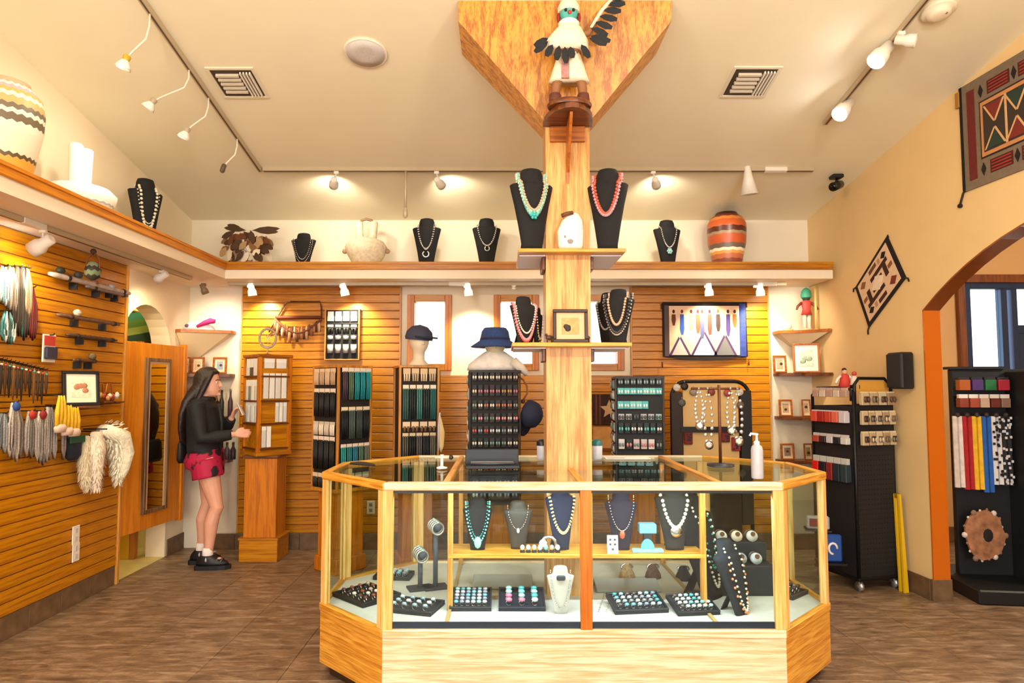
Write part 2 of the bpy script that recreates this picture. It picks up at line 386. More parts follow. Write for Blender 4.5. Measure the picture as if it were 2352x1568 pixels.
for x0, x1, z0, z1 in ((.07, .14, 0, z2), (.44, .50, 0, z2 - .06), (.545, .60, 0, z2 - .06), (1.55, 1.62, 0, z2 - .06), (.14, ww, z2 - .06, z2), (.60, 1.55, z2 - .50, z2 - .42), (.14, .44, 0, .12)):
    MB().bx(x0, x1, -.02, .06, z0, z1, .003).obj('mullion', BLUEF, t)
for x0, x1, z0, z1 in ((.14, .44, .12, z2 - .06), (.60, 1.55, z2 - .42, z2 - .06), (1.62, ww, .1, z2 - .06)):
    MB().bx(x0, x1, .02, .026, z0, z1).obj('pane', GLASS, t)
d = T('door_1', 'blue framed glass entrance door beyond the arch', None, (wl + .60, HY, 0), kind='structure')
for x0, x1, z0, z1 in ((0, .09, .02, z2 - .5), (.86, .95, .02, z2 - .5), (.09, .86, z2 - .62, z2 - .5), (.09, .86, .02, .22)):
    MB().bx(x0, x1, -.01, .05, z0, z1, .003).obj('door_frame', BLUEF, d)
MB().bx(.09, .86, .015, .021, .22, z2 - .62).obj('pane', GLASS, d); MB().bx(.16, .55, -.05, -.005, z2 - .60, z2 - .54, .01).obj('door_closer', M('#3a3f4c', .4, .5), d)
# a pale yard and low hill outside the glazing
MB().bx(3.5, 14, 7.2, 24, -.2, -.05).obj('ground_outside', M('#cdbfa4', .9), kind='structure', label='pale yard outside the entrance')

# ---------------------------------------------------------------- front of the shop, behind the camera
wf = MB().bx(-3.2, -2.75, -3.1, -3, 0, 4.95).bx(-.35, .35, -3.1, -3, 0, 4.95).bx(2.75, 3.6, -3.1, -3, 0, 4.95).bx(-2.75, 2.75, -3.1, -3, 2.6, 4.95).bx(-2.75, 2.75, -3.1, -3, 0, .35)
wf.obj('wall_front', CREAM, kind='structure', label='front wall of the shop behind the viewer')

# ---------------------------------------------------------------- tile baseboards
BASE = M('#6d5238', .6, var=.25, scale=14)
bt = MB().box((.15, .006, .0725), (.297, .012, .145), .002).mesh('base_tile')
def baseboard(name, start, ang, n, label, kind='structure'):
    b = T(name, label, None, start, ang, kind=kind)
    for i in range(n): put(bt, 'base_tile', BASE, b, loc=(.3 * i, 0, 0))
    return b
baseboard('baseboard_left', (-2.962, 5.06, 0), -math.pi / 2, 9, 'brown tile baseboard under the left slatwall')
baseboard('baseboard_left_corner', (-2.99, 6.2, 0), -math.pi / 2, 1, 'brown tile baseboard in the left back corner')
baseboard('baseboard_back', (2.92, 6.14, 0), math.pi, 19, 'brown tile baseboard along the back wall')
b = baseboard('baseboard_right', (RW0 - .001, 6.2, 0), -math.pi / 2 + RWA, 5, 'brown tile baseboard along the right wall up to the arch')
for ch in b.children: ch.scale = (1.02, -1, 1)
jb = T('baseboard_jamb', 'brown tile block at the foot of the orange arch jamb', None, (RW0, 6.2, 0), -math.pi / 2 + RWA, kind='structure')
MB().bx(AU0 - .01, AU0 + .014, -.014, .13, 0, .15, .002).obj('base_tile', BASE, jb)
baseboard('baseboard_hall', (4.55, HY, 0), math.pi, 5, 'brown tile baseboard in the entrance hall')

# ---------------------------------------------------------------- slatwall panels
SL = .0775
def slatwall(label, w, z0, z1, loc, rz, grp='slatwall panels'):
    """local x along the wall, front face at y = 0, wall behind (+y)"""
    t = T('slatwall_panel', label, 'wall panel', loc, rz, grp)
    MB().bx(0, w, .012, .045, z0, z1).obj('backing', M('#96500c', .7), t)
    n = int(round((z1 - z0) / SL)); p = (z1 - z0) / n
    me = MB().box((w / 2, .009, 0), (w, .018, p - .007), .002).mesh('slat')
    for i in range(n): put(me, 'slat', HONX, t, loc=(0, 0, z0 + p * (i + .5)))
    MB().bx(-.012, 0, -.001, .045, z0, z1).obj('edge_strip', OAKZ, t); MB().bx(w, w + .012, -.001, .045, z0, z1).obj('edge_strip', OAKZ, t)
    return t
bx0, bx1 = PY(553, 900, 6.15).x, PY(916, 900, 6.15).x
slatwall('orange slatwall panel behind the bead racks, left part of the back wall', bx1 - bx0, .145, 2.448, (bx0, 6.153, 0), 0)
cx0, cx1 = PY(1454, 900, 6.15).x, PY(1768, 900, 6.15).x
slatwall('orange slatwall panel behind the pictorial rug, right part of the back wall', cx1 - cx0, .145, 2.448, (cx0, 6.153, 0), 0)
mz = PY(1000, 862, 6.15).z
slatwall('low orange slatwall panel under the three small windows', cx0 - bx1 - .056, .145, mz, (bx1 + .028, 6.153, 0), 0)
slatwall('long orange slatwall panel on the left wall', 3.6, .145, 2.448, (-2.944, 1.46, 0), math.pi / 2)

# ---------------------------------------------------------------- ledge running round the left and back walls
lg = T('wall_ledge', 'long oak edged display ledge running along the left and back walls', 'ledge', (0, 0, 2.45))
LX, LY, RXE = -2.445, 5.70, 2.905
MB().bx(-2.99, LX, 1.4, LY, 0, .10).bx(-2.99, RXE, LY, 6.2, 0, .10).obj('box_soffit', M('#f2e2c8', .6), lg)
MB().bx(-2.99, LX - .002, 1.4, LY + .002, .1, .13).bx(-2.99, RXE, LY + .002, 6.2, .1, .13).obj('top_board', M('#e7d2ac', .6), lg)
MB().bx(LX - .02, LX + .018, 1.4, LY - .018, .078, .142, .004).obj('oak_edge', HONY, lg)
MB().bx(LX - .02, RXE, LY - .018, LY + .02, .078, .142, .004).obj('oak_edge', HONX, lg)
MB().bx(LX + .012, LX + .026, 1.4, LY - .026, .125, .146, .002).obj('oak_bead', HONY, lg)
MB().bx(LX + .01, RXE, LY - .026, LY - .012, .125, .146, .002).obj('oak_bead', HONX, lg)

# ---------------------------------------------------------------- corner shelves
def corner_shelf(label, poly, z, mat, edge, bracket=None, grp=None):
    t = T('corner_shelf', label, 'shelf', (0, 0, z), group=grp)
    MB().prism(poly, -.028, 0).obj('board', mat, t)
    if bracket:
        (x, y), h, ps = bracket
        v = [(x, y, -.028 - h)] + [(a, b, -.029) for a, b in ps]; n = len(ps)
        MB().add(v, [(0, i + 1, (i + 1) % n + 1) for i in range(n)] + [tuple(range(1, n + 1))]).obj('bracket', M('#f0d9b0', .7), t)
    return t
LP = [(-2.99, 6.2), (-2.99, 5.94), (-2.93, 5.92), (-2.54, 6.08), (-2.54, 6.2)]
RP = [(2.565, 6.2), (2.565, 6.05), (2.75, 6.02), (2.945, 5.83), (2.93, 6.2)]
LSZ = [PY(475, y, 6.0).z for y in (757, 858, 958, 1058)]
RSZ = [PY(1820, y, 6.02).z for y in (758, 856, 957, 1058)]
OR = ['top', 'second', 'third', 'lowest']
for i in range(4):
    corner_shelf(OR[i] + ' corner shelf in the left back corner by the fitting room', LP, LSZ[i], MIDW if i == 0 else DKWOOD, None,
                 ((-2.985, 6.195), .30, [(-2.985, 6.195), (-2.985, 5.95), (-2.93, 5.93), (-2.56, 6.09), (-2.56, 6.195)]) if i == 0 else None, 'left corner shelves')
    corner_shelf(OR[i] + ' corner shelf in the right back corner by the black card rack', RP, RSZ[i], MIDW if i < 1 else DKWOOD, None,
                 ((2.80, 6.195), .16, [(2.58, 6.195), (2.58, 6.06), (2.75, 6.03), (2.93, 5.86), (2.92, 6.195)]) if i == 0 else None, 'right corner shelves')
# ---------------------------------------------------------------- glass island case
IX, HF, HO = .378, .94, 1.335
Y0, Y1, Y2, Y3 = 3.11, 3.50, 3.95, 4.34
OCT = [(IX - HF, Y0), (IX + HF, Y0), (IX + HO, Y1), (IX + HO, Y2), (IX + HF, Y3), (IX - HF, Y3), (IX - HO, Y2), (IX - HO, Y1)]
def inset(k): return [(IX + (x - IX) * (1 - k / HO * 1.0), 3.725 + (y - 3.725) * (1 - k / .615)) for x, y in OCT]
TZ, DZ = 1.05, .36
isl = T('display_case', 'octagonal oak and glass jewellery display case around the pillar', 'display case', (0, 0, 0))
MB().prism(inset(.05), 0, .07).obj('plinth', M('#3a2410', .6), isl)
def edge(i): 
    a = Vector(OCT[i] + (0,)); b = Vector(OCT[(i + 1) % 8] + (0,)); return a, b, (b - a).length, math.atan2(b.y - a.y, b.x - a.x)
for i in range(8):
    a, b, L, an = edge(i); front = i in (0, 4)  # front panels and rails in paler oak, front light put into the colour
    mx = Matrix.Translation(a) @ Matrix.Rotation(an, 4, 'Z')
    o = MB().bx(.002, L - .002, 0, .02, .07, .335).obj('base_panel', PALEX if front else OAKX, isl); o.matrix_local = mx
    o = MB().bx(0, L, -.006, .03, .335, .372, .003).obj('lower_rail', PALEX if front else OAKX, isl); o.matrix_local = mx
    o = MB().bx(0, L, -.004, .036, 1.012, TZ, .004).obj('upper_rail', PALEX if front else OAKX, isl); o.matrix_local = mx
    # corner post, one face on each side of the corner
    mp = Matrix.Translation(a) @ Matrix.Rotation(an, 4, 'Z')
    p = MB().bx(0, .046, 0, .03, .37, 1.014, .003)
    pa = edge((i - 1) % 8); mq = mp.inverted() @ Matrix.Translation(pa[0]) @ Matrix.Rotation(pa[3], 4, 'Z')
    p.bx(pa[2] - .046, pa[2], 0, .03, .37, 1.014, .003, mq)
    o = p.obj('corner_post', PALEZ, isl); o.matrix_local = mp
    segs = [(.046, L - .046)]
    if i == 0: segs = [(.046, .925), (.98, L - .046)]
    for s0, s1 in segs:
        o = MB().bx(s0, s1, .012, .018, .37, 1.014).obj('pane', GLASS, isl); o.matrix_local = mx
        if i == 0:
            o = MB().bx(s0, s1, .018, .03, .372, .40).obj('sill_track', M('#1b2740', .4), isl); o.matrix_local = mx
            o = MB().bx(s0, s1, .018, .03, .997, 1.012).obj('head_track', M('#2a2a38', .4), isl); o.matrix_local = mx
o = MB().bx(IX - HF + .925, IX - HF + .98, Y0, Y0 + .035, .37, 1.014, .003).obj('middle_post', HONZ, isl)
MB().prism(inset(.022), .33, DZ).obj('deck', M('#cfcdc8', .8, var=.04, scale=40), isl, label='pale grey cloth deck')
XA, XB = -.27, 1.03
top = inset(.037)
def clip(poly, x0, x1):
    def half(ps, lim, sg):
        out = []
        for k in range(len(ps)):
            p, q = ps[k], ps[(k + 1) % len(ps)]
            ip, iq = (p[0] - lim) * sg >= 0, (q[0] - lim) * sg >= 0
            if ip: out.append(p)
            if ip != iq:
                t = (lim - p[0]) / (q[0] - p[0]); out.append((lim, p[1] + t * (q[1] - p[1])))
        return out
    return half(half(poly, x0, 1), x1, -1)
for x0, x1 in ((-2, XA - .015), (XB + .015, 3)):
    MB().prism(clip(top, x0, x1), TZ - .014, TZ - .006).obj('top_pane', GLASS, isl)
pc = clip(top, XA + .015, .355); MB().prism([(x, min(y, 3.63)) for x, y in pc], TZ - .014, TZ - .006).obj('top_pane', GLASS, isl)
pc = clip(top, .40, XB - .015); MB().prism([(x, min(y, 3.63)) for x, y in pc], TZ - .014, TZ - .006).obj('top_pane', GLASS, isl)
pc = clip(top, XA + .015, XB - .015); MB().prism([(x, max(y, 3.93)) for x, y in pc], TZ - .014, TZ - .006).obj('top_pane', GLASS, isl)
for x in (XA, XB): MB().bx(x - .016, x + .016, Y0 + .03, Y3 - .03, TZ - .035, TZ, .003).obj('top_rail', OAKY, isl)
MB().bx(.36, .395, Y0 + .03, 3.655, TZ - .034, TZ + .001, .003).obj('top_rail', OAKY, isl)
for x in (XA, XB):
    for y in (3.42, 4.28): MB().bx(x - .014, x + .014, y - .014, y + .014, DZ, TZ - .034, .002).obj('inner_post', OAKZ, isl)
    MB().bx(x - .008, x + .008, 3.16, 4.28, DZ, DZ + .012).obj('deck_track', M('#b89a60', .5), isl)
SHZ = PY(1200, 1272, 3.41).z
MB().bx(XA - .012, XB + .012, 3.405, 3.635, SHZ - .022, SHZ, .003).obj('inner_shelf', OAKX, isl)

for s0, s1 in ((IX - HF + .06, IX - HF + .90), (IX + .08, IX + HF - .06)):
    MB().bx(s0, s1, Y0 + .034, Y0 + .046, 1.0, 1.01).obj('led_strip', M('#eaf3ff', .4, emit=5.0), isl)
    lo = area('case_led', ((s0 + s1) / 2, Y0 + .05, .995), (RAD(22), 0, 0), s1 - s0, .02, 5.5, (.80, .90, 1))
# ---------------------------------------------------------------- timber pillar
PX0, PX1, PF, PB = .243, .494, 3.65, 3.90
pc = (PX0 + PX1) / 2
pil = T('pillar', 'square timber pillar with flared top rising through the glass case', 'pillar', (pc, PF, 0))
PILW = wood('#e2ac64', '#b3742c', 'z', rough=.4, scale=1.3, warp=.5)
hw = (PX1 - PX0) / 2
for x0, x1, y0, y1 in ((-hw, hw, 0, .02), (-hw, hw, .23, .25), (-hw, -hw + .02, .02, .23), (hw - .02, hw, .02, .23)):
    MB().bx(x0, x1, y0, y1, .36, 3.06).obj('board', PILW, pil)
fz = 3.01
a, b = PY(1050, 30, 3.45), PY(1550, 10, 3.45)
zt = 3.70; yl = -.16
l0, l1 = a.x - pc, b.x - pc; zk = a.z
prof = [(-hw, fz), (l0, zk), (l0, zt), (l1, zt), (l1, zk), (hw, fz)]
v = [(x, yl * (z - fz) / (zt - fz) - .001, z) for x, z in prof] + [(x, .25, z) for x, z in prof]; n = 6
MB().add(v, [tuple(range(n))[::-1], tuple(range(n, 2 * n))] + [(i, (i + 1) % n, n + (i + 1) % n, n + i) for i in range(n)]).obj('flared_capital', wood('#dc9a34', '#a45c0c', 'z', rough=.4, scale=1.4, warp=.35), pil)
# pillar shelves
def pshelf(z, x0, x1, y0, y1, th=.02):
    s = MB(); s.bx(x0 - pc, x1 - pc, y0 - PF, -.001, z - th, z, .003).bx(x0 - pc, -hw - .001, 0, y1 - PF, z - th, z, .003).bx(hw + .001, x1 - pc, 0, y1 - PF, z - th, z, .003)
    o = s.obj('shelf', OAKX, pil)
    u = MB()
    u.bx(x0 - pc + .01, -hw - .002, .0, y1 - PF - .01, z - th - .006, z - th).bx(hw + .002, x1 - pc - .01, 0, y1 - PF - .01, z - th - .006, z - th).obj('white_underside', M('#e9e6f2', .5), o)
    return o
UZ = PY(1310, 570, 3.56).z; LZ = PY(1310, 786, 3.54).z
p0, p1 = PY(1190, 570, 3.56), PY(1438, 570, 3.56); pshelf(UZ, p0.x, p1.x, 3.56, 4.06)
p0, p1 = PY(1176, 786, 3.54), PY(1452, 786, 3.54); pshelf(LZ, p0.x, p1.x, 3.54, 4.02, .022)
for z in (UZ, LZ):
    for sx in (-1, 1): MB().bx(sx * (hw + .001), sx * (hw + .022), .02, .2, z - .10, z - .027, .004).obj('shelf_cleat', DKWOOD, pil)
# rounded bracket shelf under the dancer figure
BZ = PY(1310, 246, 3.45).z
rp = [(.14 * math.cos(RAD(q)), .27 * math.sin(RAD(q))) for q in range(180, 361, 15)]
MB().prism(rp, BZ - .03, BZ).obj('round_bracket_shelf', DKWOOD, pil)
MB().bx(-.10, .10, -.02, -.001, BZ - .12, BZ - .03, .003).obj('bracket_back', MIDW, pil)
MB().prism([(-.001, BZ - .032), (-.22, BZ - .032), (-.22, BZ - .05), (-.02, BZ - .30), (-.001, BZ - .36)], -.008, .008, 'yz').obj('bracket_fin', MIDWZ, pil)
# ---------------------------------------------------------------- ceiling fixtures
SLOPE = math.atan(.2)
TRK = M('#c6b496', .45, .2); TRKD = M('#5a4634', .5); LAMPW = M('#efe6da', .4)
BULB = M('#fff4e0', .4, emit=14.0); BULBHOT = M('#ffffff', .4, emit=60.0)
def onceil(X, Y, off=0.0): return Vector((X, Y, ceilz(Y) - off))
def track(name, label, p0, p1, up, w=.034, joints=()):
    p0, p1 = Vector(p0), Vector(p1); L = (p1 - p0).length; d = (p1 - p0).normalized(); z = Vector(up).normalized(); y = z.cross(d).normalized(); z = d.cross(y)
    t = T(name, label, 'track light'); t.matrix_world = Matrix((d, y, z)).transposed().to_4x4(); t.location = p0
    MB().bx(0, L, -w / 2, w / 2, -.03, 0, .002).obj('rail', TRK, t)
    MB().bx(.01, L - .01, -w / 6, w / 6, -.0315, -.029).obj('slot', TRKD, t)
    for j in joints: MB().bx(j - .09, j + .09, -w / 2 - .004, w / 2 + .004, -.034, .0, .002).obj('coupler', LAMPW, t)
    return t
nrm = (0, math.sin(SLOPE), math.cos(SLOPE))
BT = PC(1155, 386).y
track('track_rail', 'long ceiling track rail parallel to the back wall', onceil(PC(603, 384).x, BT), onceil(PC(1870, 384).x, BT), nrm, joints=(4.2,))
LTX, RTX = -1.99, 2.33
track('track_rail', 'ceiling track rail on the left running towards the back wall', onceil(LTX, 1.0), onceil(LTX, 5.27), nrm)
track('track_rail', 'ceiling track rail on the right with two dazzling lamps', onceil(RTX, 1.0), onceil(RTX, 4.62), nrm)
UB, UL = 5.90, -2.70
track('track_rail', 'track rail under the back wall ledge', (-2.5, UB, 2.45), (PY(1805, 645, UB).x, UB, 2.45), (0, 0, 1), joints=(2.1, 4.9))
track('track_rail', 'track rail under the left wall ledge', (UL, 3.4, 2.45), (UL, 5.6, 2.45), (0, 0, 1), joints=(.3,))

def head(label, mount, arm, aim, size=.07, lit=False, grp='track lamp heads', mat=None, hot=False, bell=False):
    """mount on the rail, arm = vector down to the pivot, aim = direction of the light"""
    mount = Vector(mount); piv = mount + Vector(arm); aim = Vector(aim).normalized()
    t = T('track_lamp', label, 'lamp', mount, group=grp)
    MB().bx(-.02, .02, -.012, .012, -.02, .004, .003).obj('adapter', mat or LAMPW, t)
    MB().cyl((0, 0, -.01), Vector(arm), .007, n=8).obj('arm', mat or LAMPW, t)
    q = aim.to_track_quat('Z', 'Y').to_matrix().to_4x4(); mm = Matrix.Translation(Vector(arm)) @ q
    k = size
    prof = [(.28 * k, -.9 * k), (.42 * k, -.85 * k), (.45 * k, -.1 * k), (.62 * k, .25 * k), (.64 * k, .95 * k), (.58 * k, .95 * k), (.52 * k, .3 * k), (.05 * k, .2 * k)]
    if bell: prof = [(.12 * k, -1.2 * k), (.2 * k, -1.1 * k), (.3 * k, -.4 * k), (.62 * k, .95 * k), (.56 * k, .95 * k), (.24 * k, -.2 * k), (.05 * k, -.3 * k)]
    MB().lathe(prof, 16, mx=mm).obj('shade', mat or LAMPW, t)
    if lit or hot: MB().lathe([(.5 * k, .62 * k), (.5 * k, .66 * k)] if not hot else [(.56 * k, .9 * k), (.5 * k, 1.0 * k), (.2 * k, 1.1 * k)], 16, mx=mm).obj('bulb', BULBHOT if hot else BULB, t)
    return piv + aim * size * 1.2
def hc(px, py, Y):  return PY(px, py, Y)
WARM = (1, .88, .68)
# heads of the long back rail
def tops(px): m = onceil(PC(px, 386).x, BT, .03); return m
for px, dx, lab, aim in ((773, -.02, 'leftmost lamp head on the long back rail', (-.25, .9, -.2)), (1003, .02, 'lamp head on the long back rail left of the pillar', (.3, .9, -.2)),
                         (1500, .02, 'lamp head on the long back rail right of the pillar', (.3, .9, -.2))):
    m = tops(px); e = head(lab, m, (dx, 0, -.09), aim, .06, True)
    spot('track_spot', e, e + Vector((aim[0] * .6, .5, .02)), 9, WARM, 120, .9)
    spot('track_spot', e, (m.x, 6.2, 2.75), 7, WARM, 90, .9)
m = tops(1715); e = head('large bell shaped lamp head at the right of the back rail', m, (.012, 0, -.08), (.1, .12, -1), .115, False, bell=True)
spot('track_spot', e, (m.x - .2, 6.0, 2.6), 5, WARM, 80, .8)
m = tops(932)
t = T('stem_lamp', 'slim drop stem lamp hanging from the back rail', 'lamp', m, group='track lamp heads')
MB().cyl((0, 0, 0), (0, 0, -.30), .011, n=8).obj('stem', TRK, t); MB().lathe([(.012, -.30), (.02, -.32), (.02, -.37), (.008, -.385)], 10).obj('lamp_tip', TRK, t)
# gooseneck pendants of the left rail
for (px0, py0), (px1, py1), lab, lit in (((316, 20), (289, 138), 'nearest gooseneck pendant on the left rail with yellow tip', 1), ((411, 150), (350, 235), 'second gooseneck pendant on the left rail', 1),
                                         ((457, 215), (428, 302), 'third gooseneck pendant on the left rail', 1), ((523, 310), (513, 385), 'farthest small gooseneck pendant on the left rail', 0)):
    y = PC(px0, py0).y; m = onceil(LTX, y, .03); e = PY(px1, py1, y - .02)
    t = T('gooseneck_pendant', lab, 'lamp', m, group='gooseneck pendants')
    d = e - m; mid = d * .55 + Vector((-d.x * .45, 0, 0))
    MB().tube([(0, 0, .0), (0, 0, d.z * .25), mid, d * .85 + Vector((-d.x * .08, 0, 0)), d], .006, 6).obj('gooseneck', M('#e8dcc8', .4), t)
    q = Vector((d.x * .8, 0, d.z)).normalized().to_track_quat('Z', 'Y').to_matrix().to_4x4(); mm = Matrix.Translation(d) @ q
    if lit:
        MB().lathe([(.012, -.03), (.022, -.02), (.018, .005)], 10, mx=mm).obj('socket', M('#c9a326' if py0 == 20 else '#b9a58a', .4), t)
        MB().lathe([(.016, .0), (.036, .03), (.042, .05), (.036, .05), (.012, .012)], 12, mx=mm).obj('glass_shade', M('#fbf3e6', .3), t)
        MB().ball(mm @ Vector((0, 0, .03)), .014, 8).obj('bulb', BULB, t)
        spot('pendant_spot', e + Vector((-.03, 0, -.05)), (-2.99, y + .1, 2.75), 7, WARM, 130, .9)
    else: MB().lathe([(.01, -.03), (.018, -.02), (.018, .03), (.008, .04)], 10, mx=mm).obj('socket', TRKD, t)
# the two dazzling heads on the right rail
for px, py, lab in ((2027, 110, 'nearer dazzling lamp on the right ceiling rail'), (1940, 238, 'farther dazzling lamp at the end of the right ceiling rail')):
    y = PC(px, py - 10).y; m = onceil(RTX, y, .03); e = PY(px, py, y - .04); e.x = max(e.x, RTX - .1)
    g = e - m; tgt = (pc, 3.3, 1.4) if py > 200 else (.2, 3.2, 1.2)
    o = head(lab, m, (g.x, g.y, min(g.z, -.05)), Vector(tgt) - e, .085, hot=True)
    spot('track_spot', o, tgt, 32, (1, .9, .72), 75, .8)
for X, Y, lab, tg in ((LTX, 2.3, 'rail lamp over the left front of the shop', (-.2, 3.3, .8)), (LTX, 1.3, 'second rail lamp over the left front of the shop', (-1.6, 4.2, .2)), (RTX, 2.3, 'rail lamp over the right front of the shop', (1.0, 3.3, .8)), (RTX, 1.3, 'second rail lamp over the right front of the shop', (2.3, 4.0, .2))):  # unseen rail lamps, added to light the case front, pillar and floor
    m = onceil(X, Y, .03); o = head(lab, m, (0, 0, -.08), Vector(tg) - m, .085, True); spot('track_spot', o, tg, 60 if Y > 2 else 34, (1, .92, .78), 70, .8)
# globe lamps added out of view to brighten ceiling, shop front and hall
for X, Yg, lab in ((-1.35, .7, 'left added globe lamp, out of view over the front of the shop'), (1.45, .7, 'right added globe lamp, out of view over the front of the shop'), (5.0, 3.9, 'added globe lamp, out of view in the entrance hall')):
    m = onceil(X, Yg); t = T('added_globe_lamp', lab, 'lamp', m, group='added globe lamps'); MB().cyl((0, 0, 0), (0, 0, -.75), .008, n=8).obj('cord', LAMPW, t); MB().lathe([(.05, -.02), (.05, 0)], 16).obj('canopy', LAMPW, t); MB().lathe([(.04, -.80), (.04, -.74)], 16).obj('cap', DULLMETAL, t)
    MB().ball((0, 0, -.90), .12, 20).obj('opal_globe', M('#fff3df', .4, emit=12.0), t)
    l = bpy.data.lights.new('globe_fill_light', 'POINT'); l.energy = 120 if Yg < 1 else 85; l.color = (1, .9, .74); l.shadow_soft_size = .13; lo = bpy.data.objects.new('globe_fill_light', l); COL.objects.link(lo); lo.location = m + Vector((0, 0, -1.05))
m = onceil(RTX, PC(2065, 62).y, .03); head('unlit lamp head nearest on the right ceiling rail', m, (.02, 0, -.05), (.5, -.3, -.2), .06)
# heads under the ledge
for px, py, X, lab, tz in ((578, 665, None, 'lamp under the ledge at the left end of the back wall', 2.0), (790, 668, None, 'lamp under the ledge above the earring board', 1.95), (1075, 668, None, 'lamp under the ledge between the two left windows', 1.7),
                           (1628, 662, None, 'lamp under the ledge above the pictorial rug', 1.9), (1741, 664, None, 'lamp under the ledge at the right corner shelves', 1.9)):
    e = PY(px, py, UB); e = head(lab, (e.x - .02, UB, 2.42), (.02 + (.02 if px == 1741 else 0), 0, -.035), (.12 if px != 790 else .2, .18, -1), .062, True, 'under ledge lamps', M('#fff2e2', .4, emit=.6))
    spot('ledge_spot', e, (e.x + .05, 6.15, tz), 38, (1, .85, .54), 105, .9, .03)
e = head('small flat lamp under the ledge just left of the pillar', (PY(1180, 642, UB).x, UB, 2.43), (0, 0, -.012), (0, 0, -1), .03, True, 'under ledge lamps'); 
for y, lab, lit in ((PX(100, 510, UL).y, 'lit lamp nearest under the left ledge', 1), (PX(372, 622, UL).y, 'small lamp under the left ledge above the fitting room arch', 0)):
    e = head(lab, (UL, y, 2.42), (0, 0, -.085 if lit else -.05), (-.8, .1, -.45), .075 if lit else .06, True, 'under ledge lamps', hot=bool(lit))
    spot('ledge_spot', e, (-2.95, y + .55, 1.5), 34 if lit else 14, (1, .87, .54), 125, .9, .03)
spot('ledge_spot', (UL, 3.0, 2.36), (-2.95, 3.5, 1.2), 14, (1, .87, .54), 125, .9, .03)
e = head('dark lamp under the ledge in the left back corner', (PY(468, 650, 5.8).x, 5.8, 2.42), (0, 0, -.045), (.3, .4, -1), .05, True, 'under ledge lamps', M('#8a7254', .4)); spot('ledge_spot', e, (-2.7, 6.2, 1.9), 9, WARM, 120, .9)
spot('corner_spot', (2.5, 5.75, 2.40), (2.75, 6.2, 1.9), 9, WARM, 120, .9)
# sling ornament hanging under the left ledge
y = PX(215, 570, UL).y
t = T('hanging_lantern', 'small dark beaded lantern ornament hanging under the left ledge', 'ornament', (UL, y, 2.42))
MB().ball((0, 0, -.03), .02, 8).obj('knot', M('#3a2416', .7), t)
for sx in (-1, 1): MB().tube([(0, 0, -.03), (sx * .04, 0, -.08), (sx * .045, 0, -.13), (sx * .03, 0, -.18)], .006, 5).obj('cord', M('#7a3f1c', .7), t)
MB().lathe([(.012, -.22), (.045, -.20), (.05, -.15), (.03, -.11), (.02, -.10)], 12).obj('body', banded('lantern_bands', [(0, '#2b2620'), (.3, '#6d7a55'), (.55, '#2a2418'), (.8, '#7c8a70')], .1, 8), t)

# ---------------------------------------------------------------- vents, speaker, smoke detector, camera
def ceil_frame(px, py):
    p = PC(px, py); t_ = Matrix((Vector((1, 0, 0)), Vector((0, math.cos(SLOPE), -math.sin(SLOPE))), Vector((0, math.sin(SLOPE), math.cos(SLOPE))))).transposed().to_4x4()
    return Matrix.Translation(p) @ t_
for px, py, lab, mir in ((547, 190, 'square air vent in the ceiling left of the round speaker', 1), (1722, 188, 'square air vent in the ceiling right of the pillar', -1)):
    t = T('air_vent', lab, 'vent', group='ceiling air vents'); t.matrix_world = ceil_frame(px, py) @ Matrix.Scale(.82, 4)
    for x0, x1, y0, y1 in ((-.19, .19, -.19, -.165), (-.19, .19, .165, .19), (-.19, -.165, -.165, .165), (.165, .19, -.165, .165)): MB().bx(x0, x1, y0, y1, -.012, .0, .002).obj('frame', M('#e9dcc4', .5), t)
    MB().bx(-.165, .165, -.165, .165, -.003, -.001).obj('throat', M('#4a3b2a', .8), t)
    for i in range(5): MB().bx(-.13 + .0, .05, -.12 + .05 * i, -.10 + .05 * i, -.03, -.008, mx=None).obj('louver', M('#d9ccb6', .5), t)
    for i in range(4): MB().bx(.065 + .025 * i, .075 + .025 * i, -.14, .14, -.028, -.008).obj('louver', M('#f1e8d8', .5), t)
t = T('ceiling_speaker', 'round white speaker grille in the ceiling', 'speaker'); t.matrix_world = ceil_frame(840, 120)
MB().lathe([(.125, 0), (.135, -.006), (.128, -.014), (.12, -.012)], 32).obj('rim', M('#efe4d2', .5), t); MB().lathe([(.117, -.006), (.117, -.016), (.06, -.018), (.002, -.018)], 32).obj('grille', M('#cfc8c4', .7, var=.2, scale=300), t)
t = T('smoke_detector', 'round white smoke detector in the ceiling at the top right', 'smoke detector'); t.matrix_world = ceil_frame(2155, 22)
MB().lathe([(.085, 0), (.09, -.012), (.08, -.02), (.062, -.022), (.058, -.04), (.035, -.05), (.002, -.05)], 28).obj('body', M('#efe2c8', .5), t); MB().ball((.02, -.03, -.048), .007, 8).obj('indicator', M('#8a6f50', .4), t)
p = PC(1925, 402)
t = T('security_camera', 'black security camera under the ceiling in the right back corner', 'camera', p)
MB().bx(-.06, .03, -.04, .04, -.03, .0, .005).obj('mount', BLACK, t); MB().cyl((-.01, 0, -.03), (-.02, 0, -.075), .012, n=8).obj('stalk', BLACK, t)
MB().cyl((.03, .03, -.07), (-.07, -.05, -.115), .034, .038, 14).obj('housing', M('#16120f', .3), t); MB().cyl((-.07, -.05, -.115), (-.074, -.053, -.117), .024, .02, 12).obj('lens', M('#050505', .1), t)
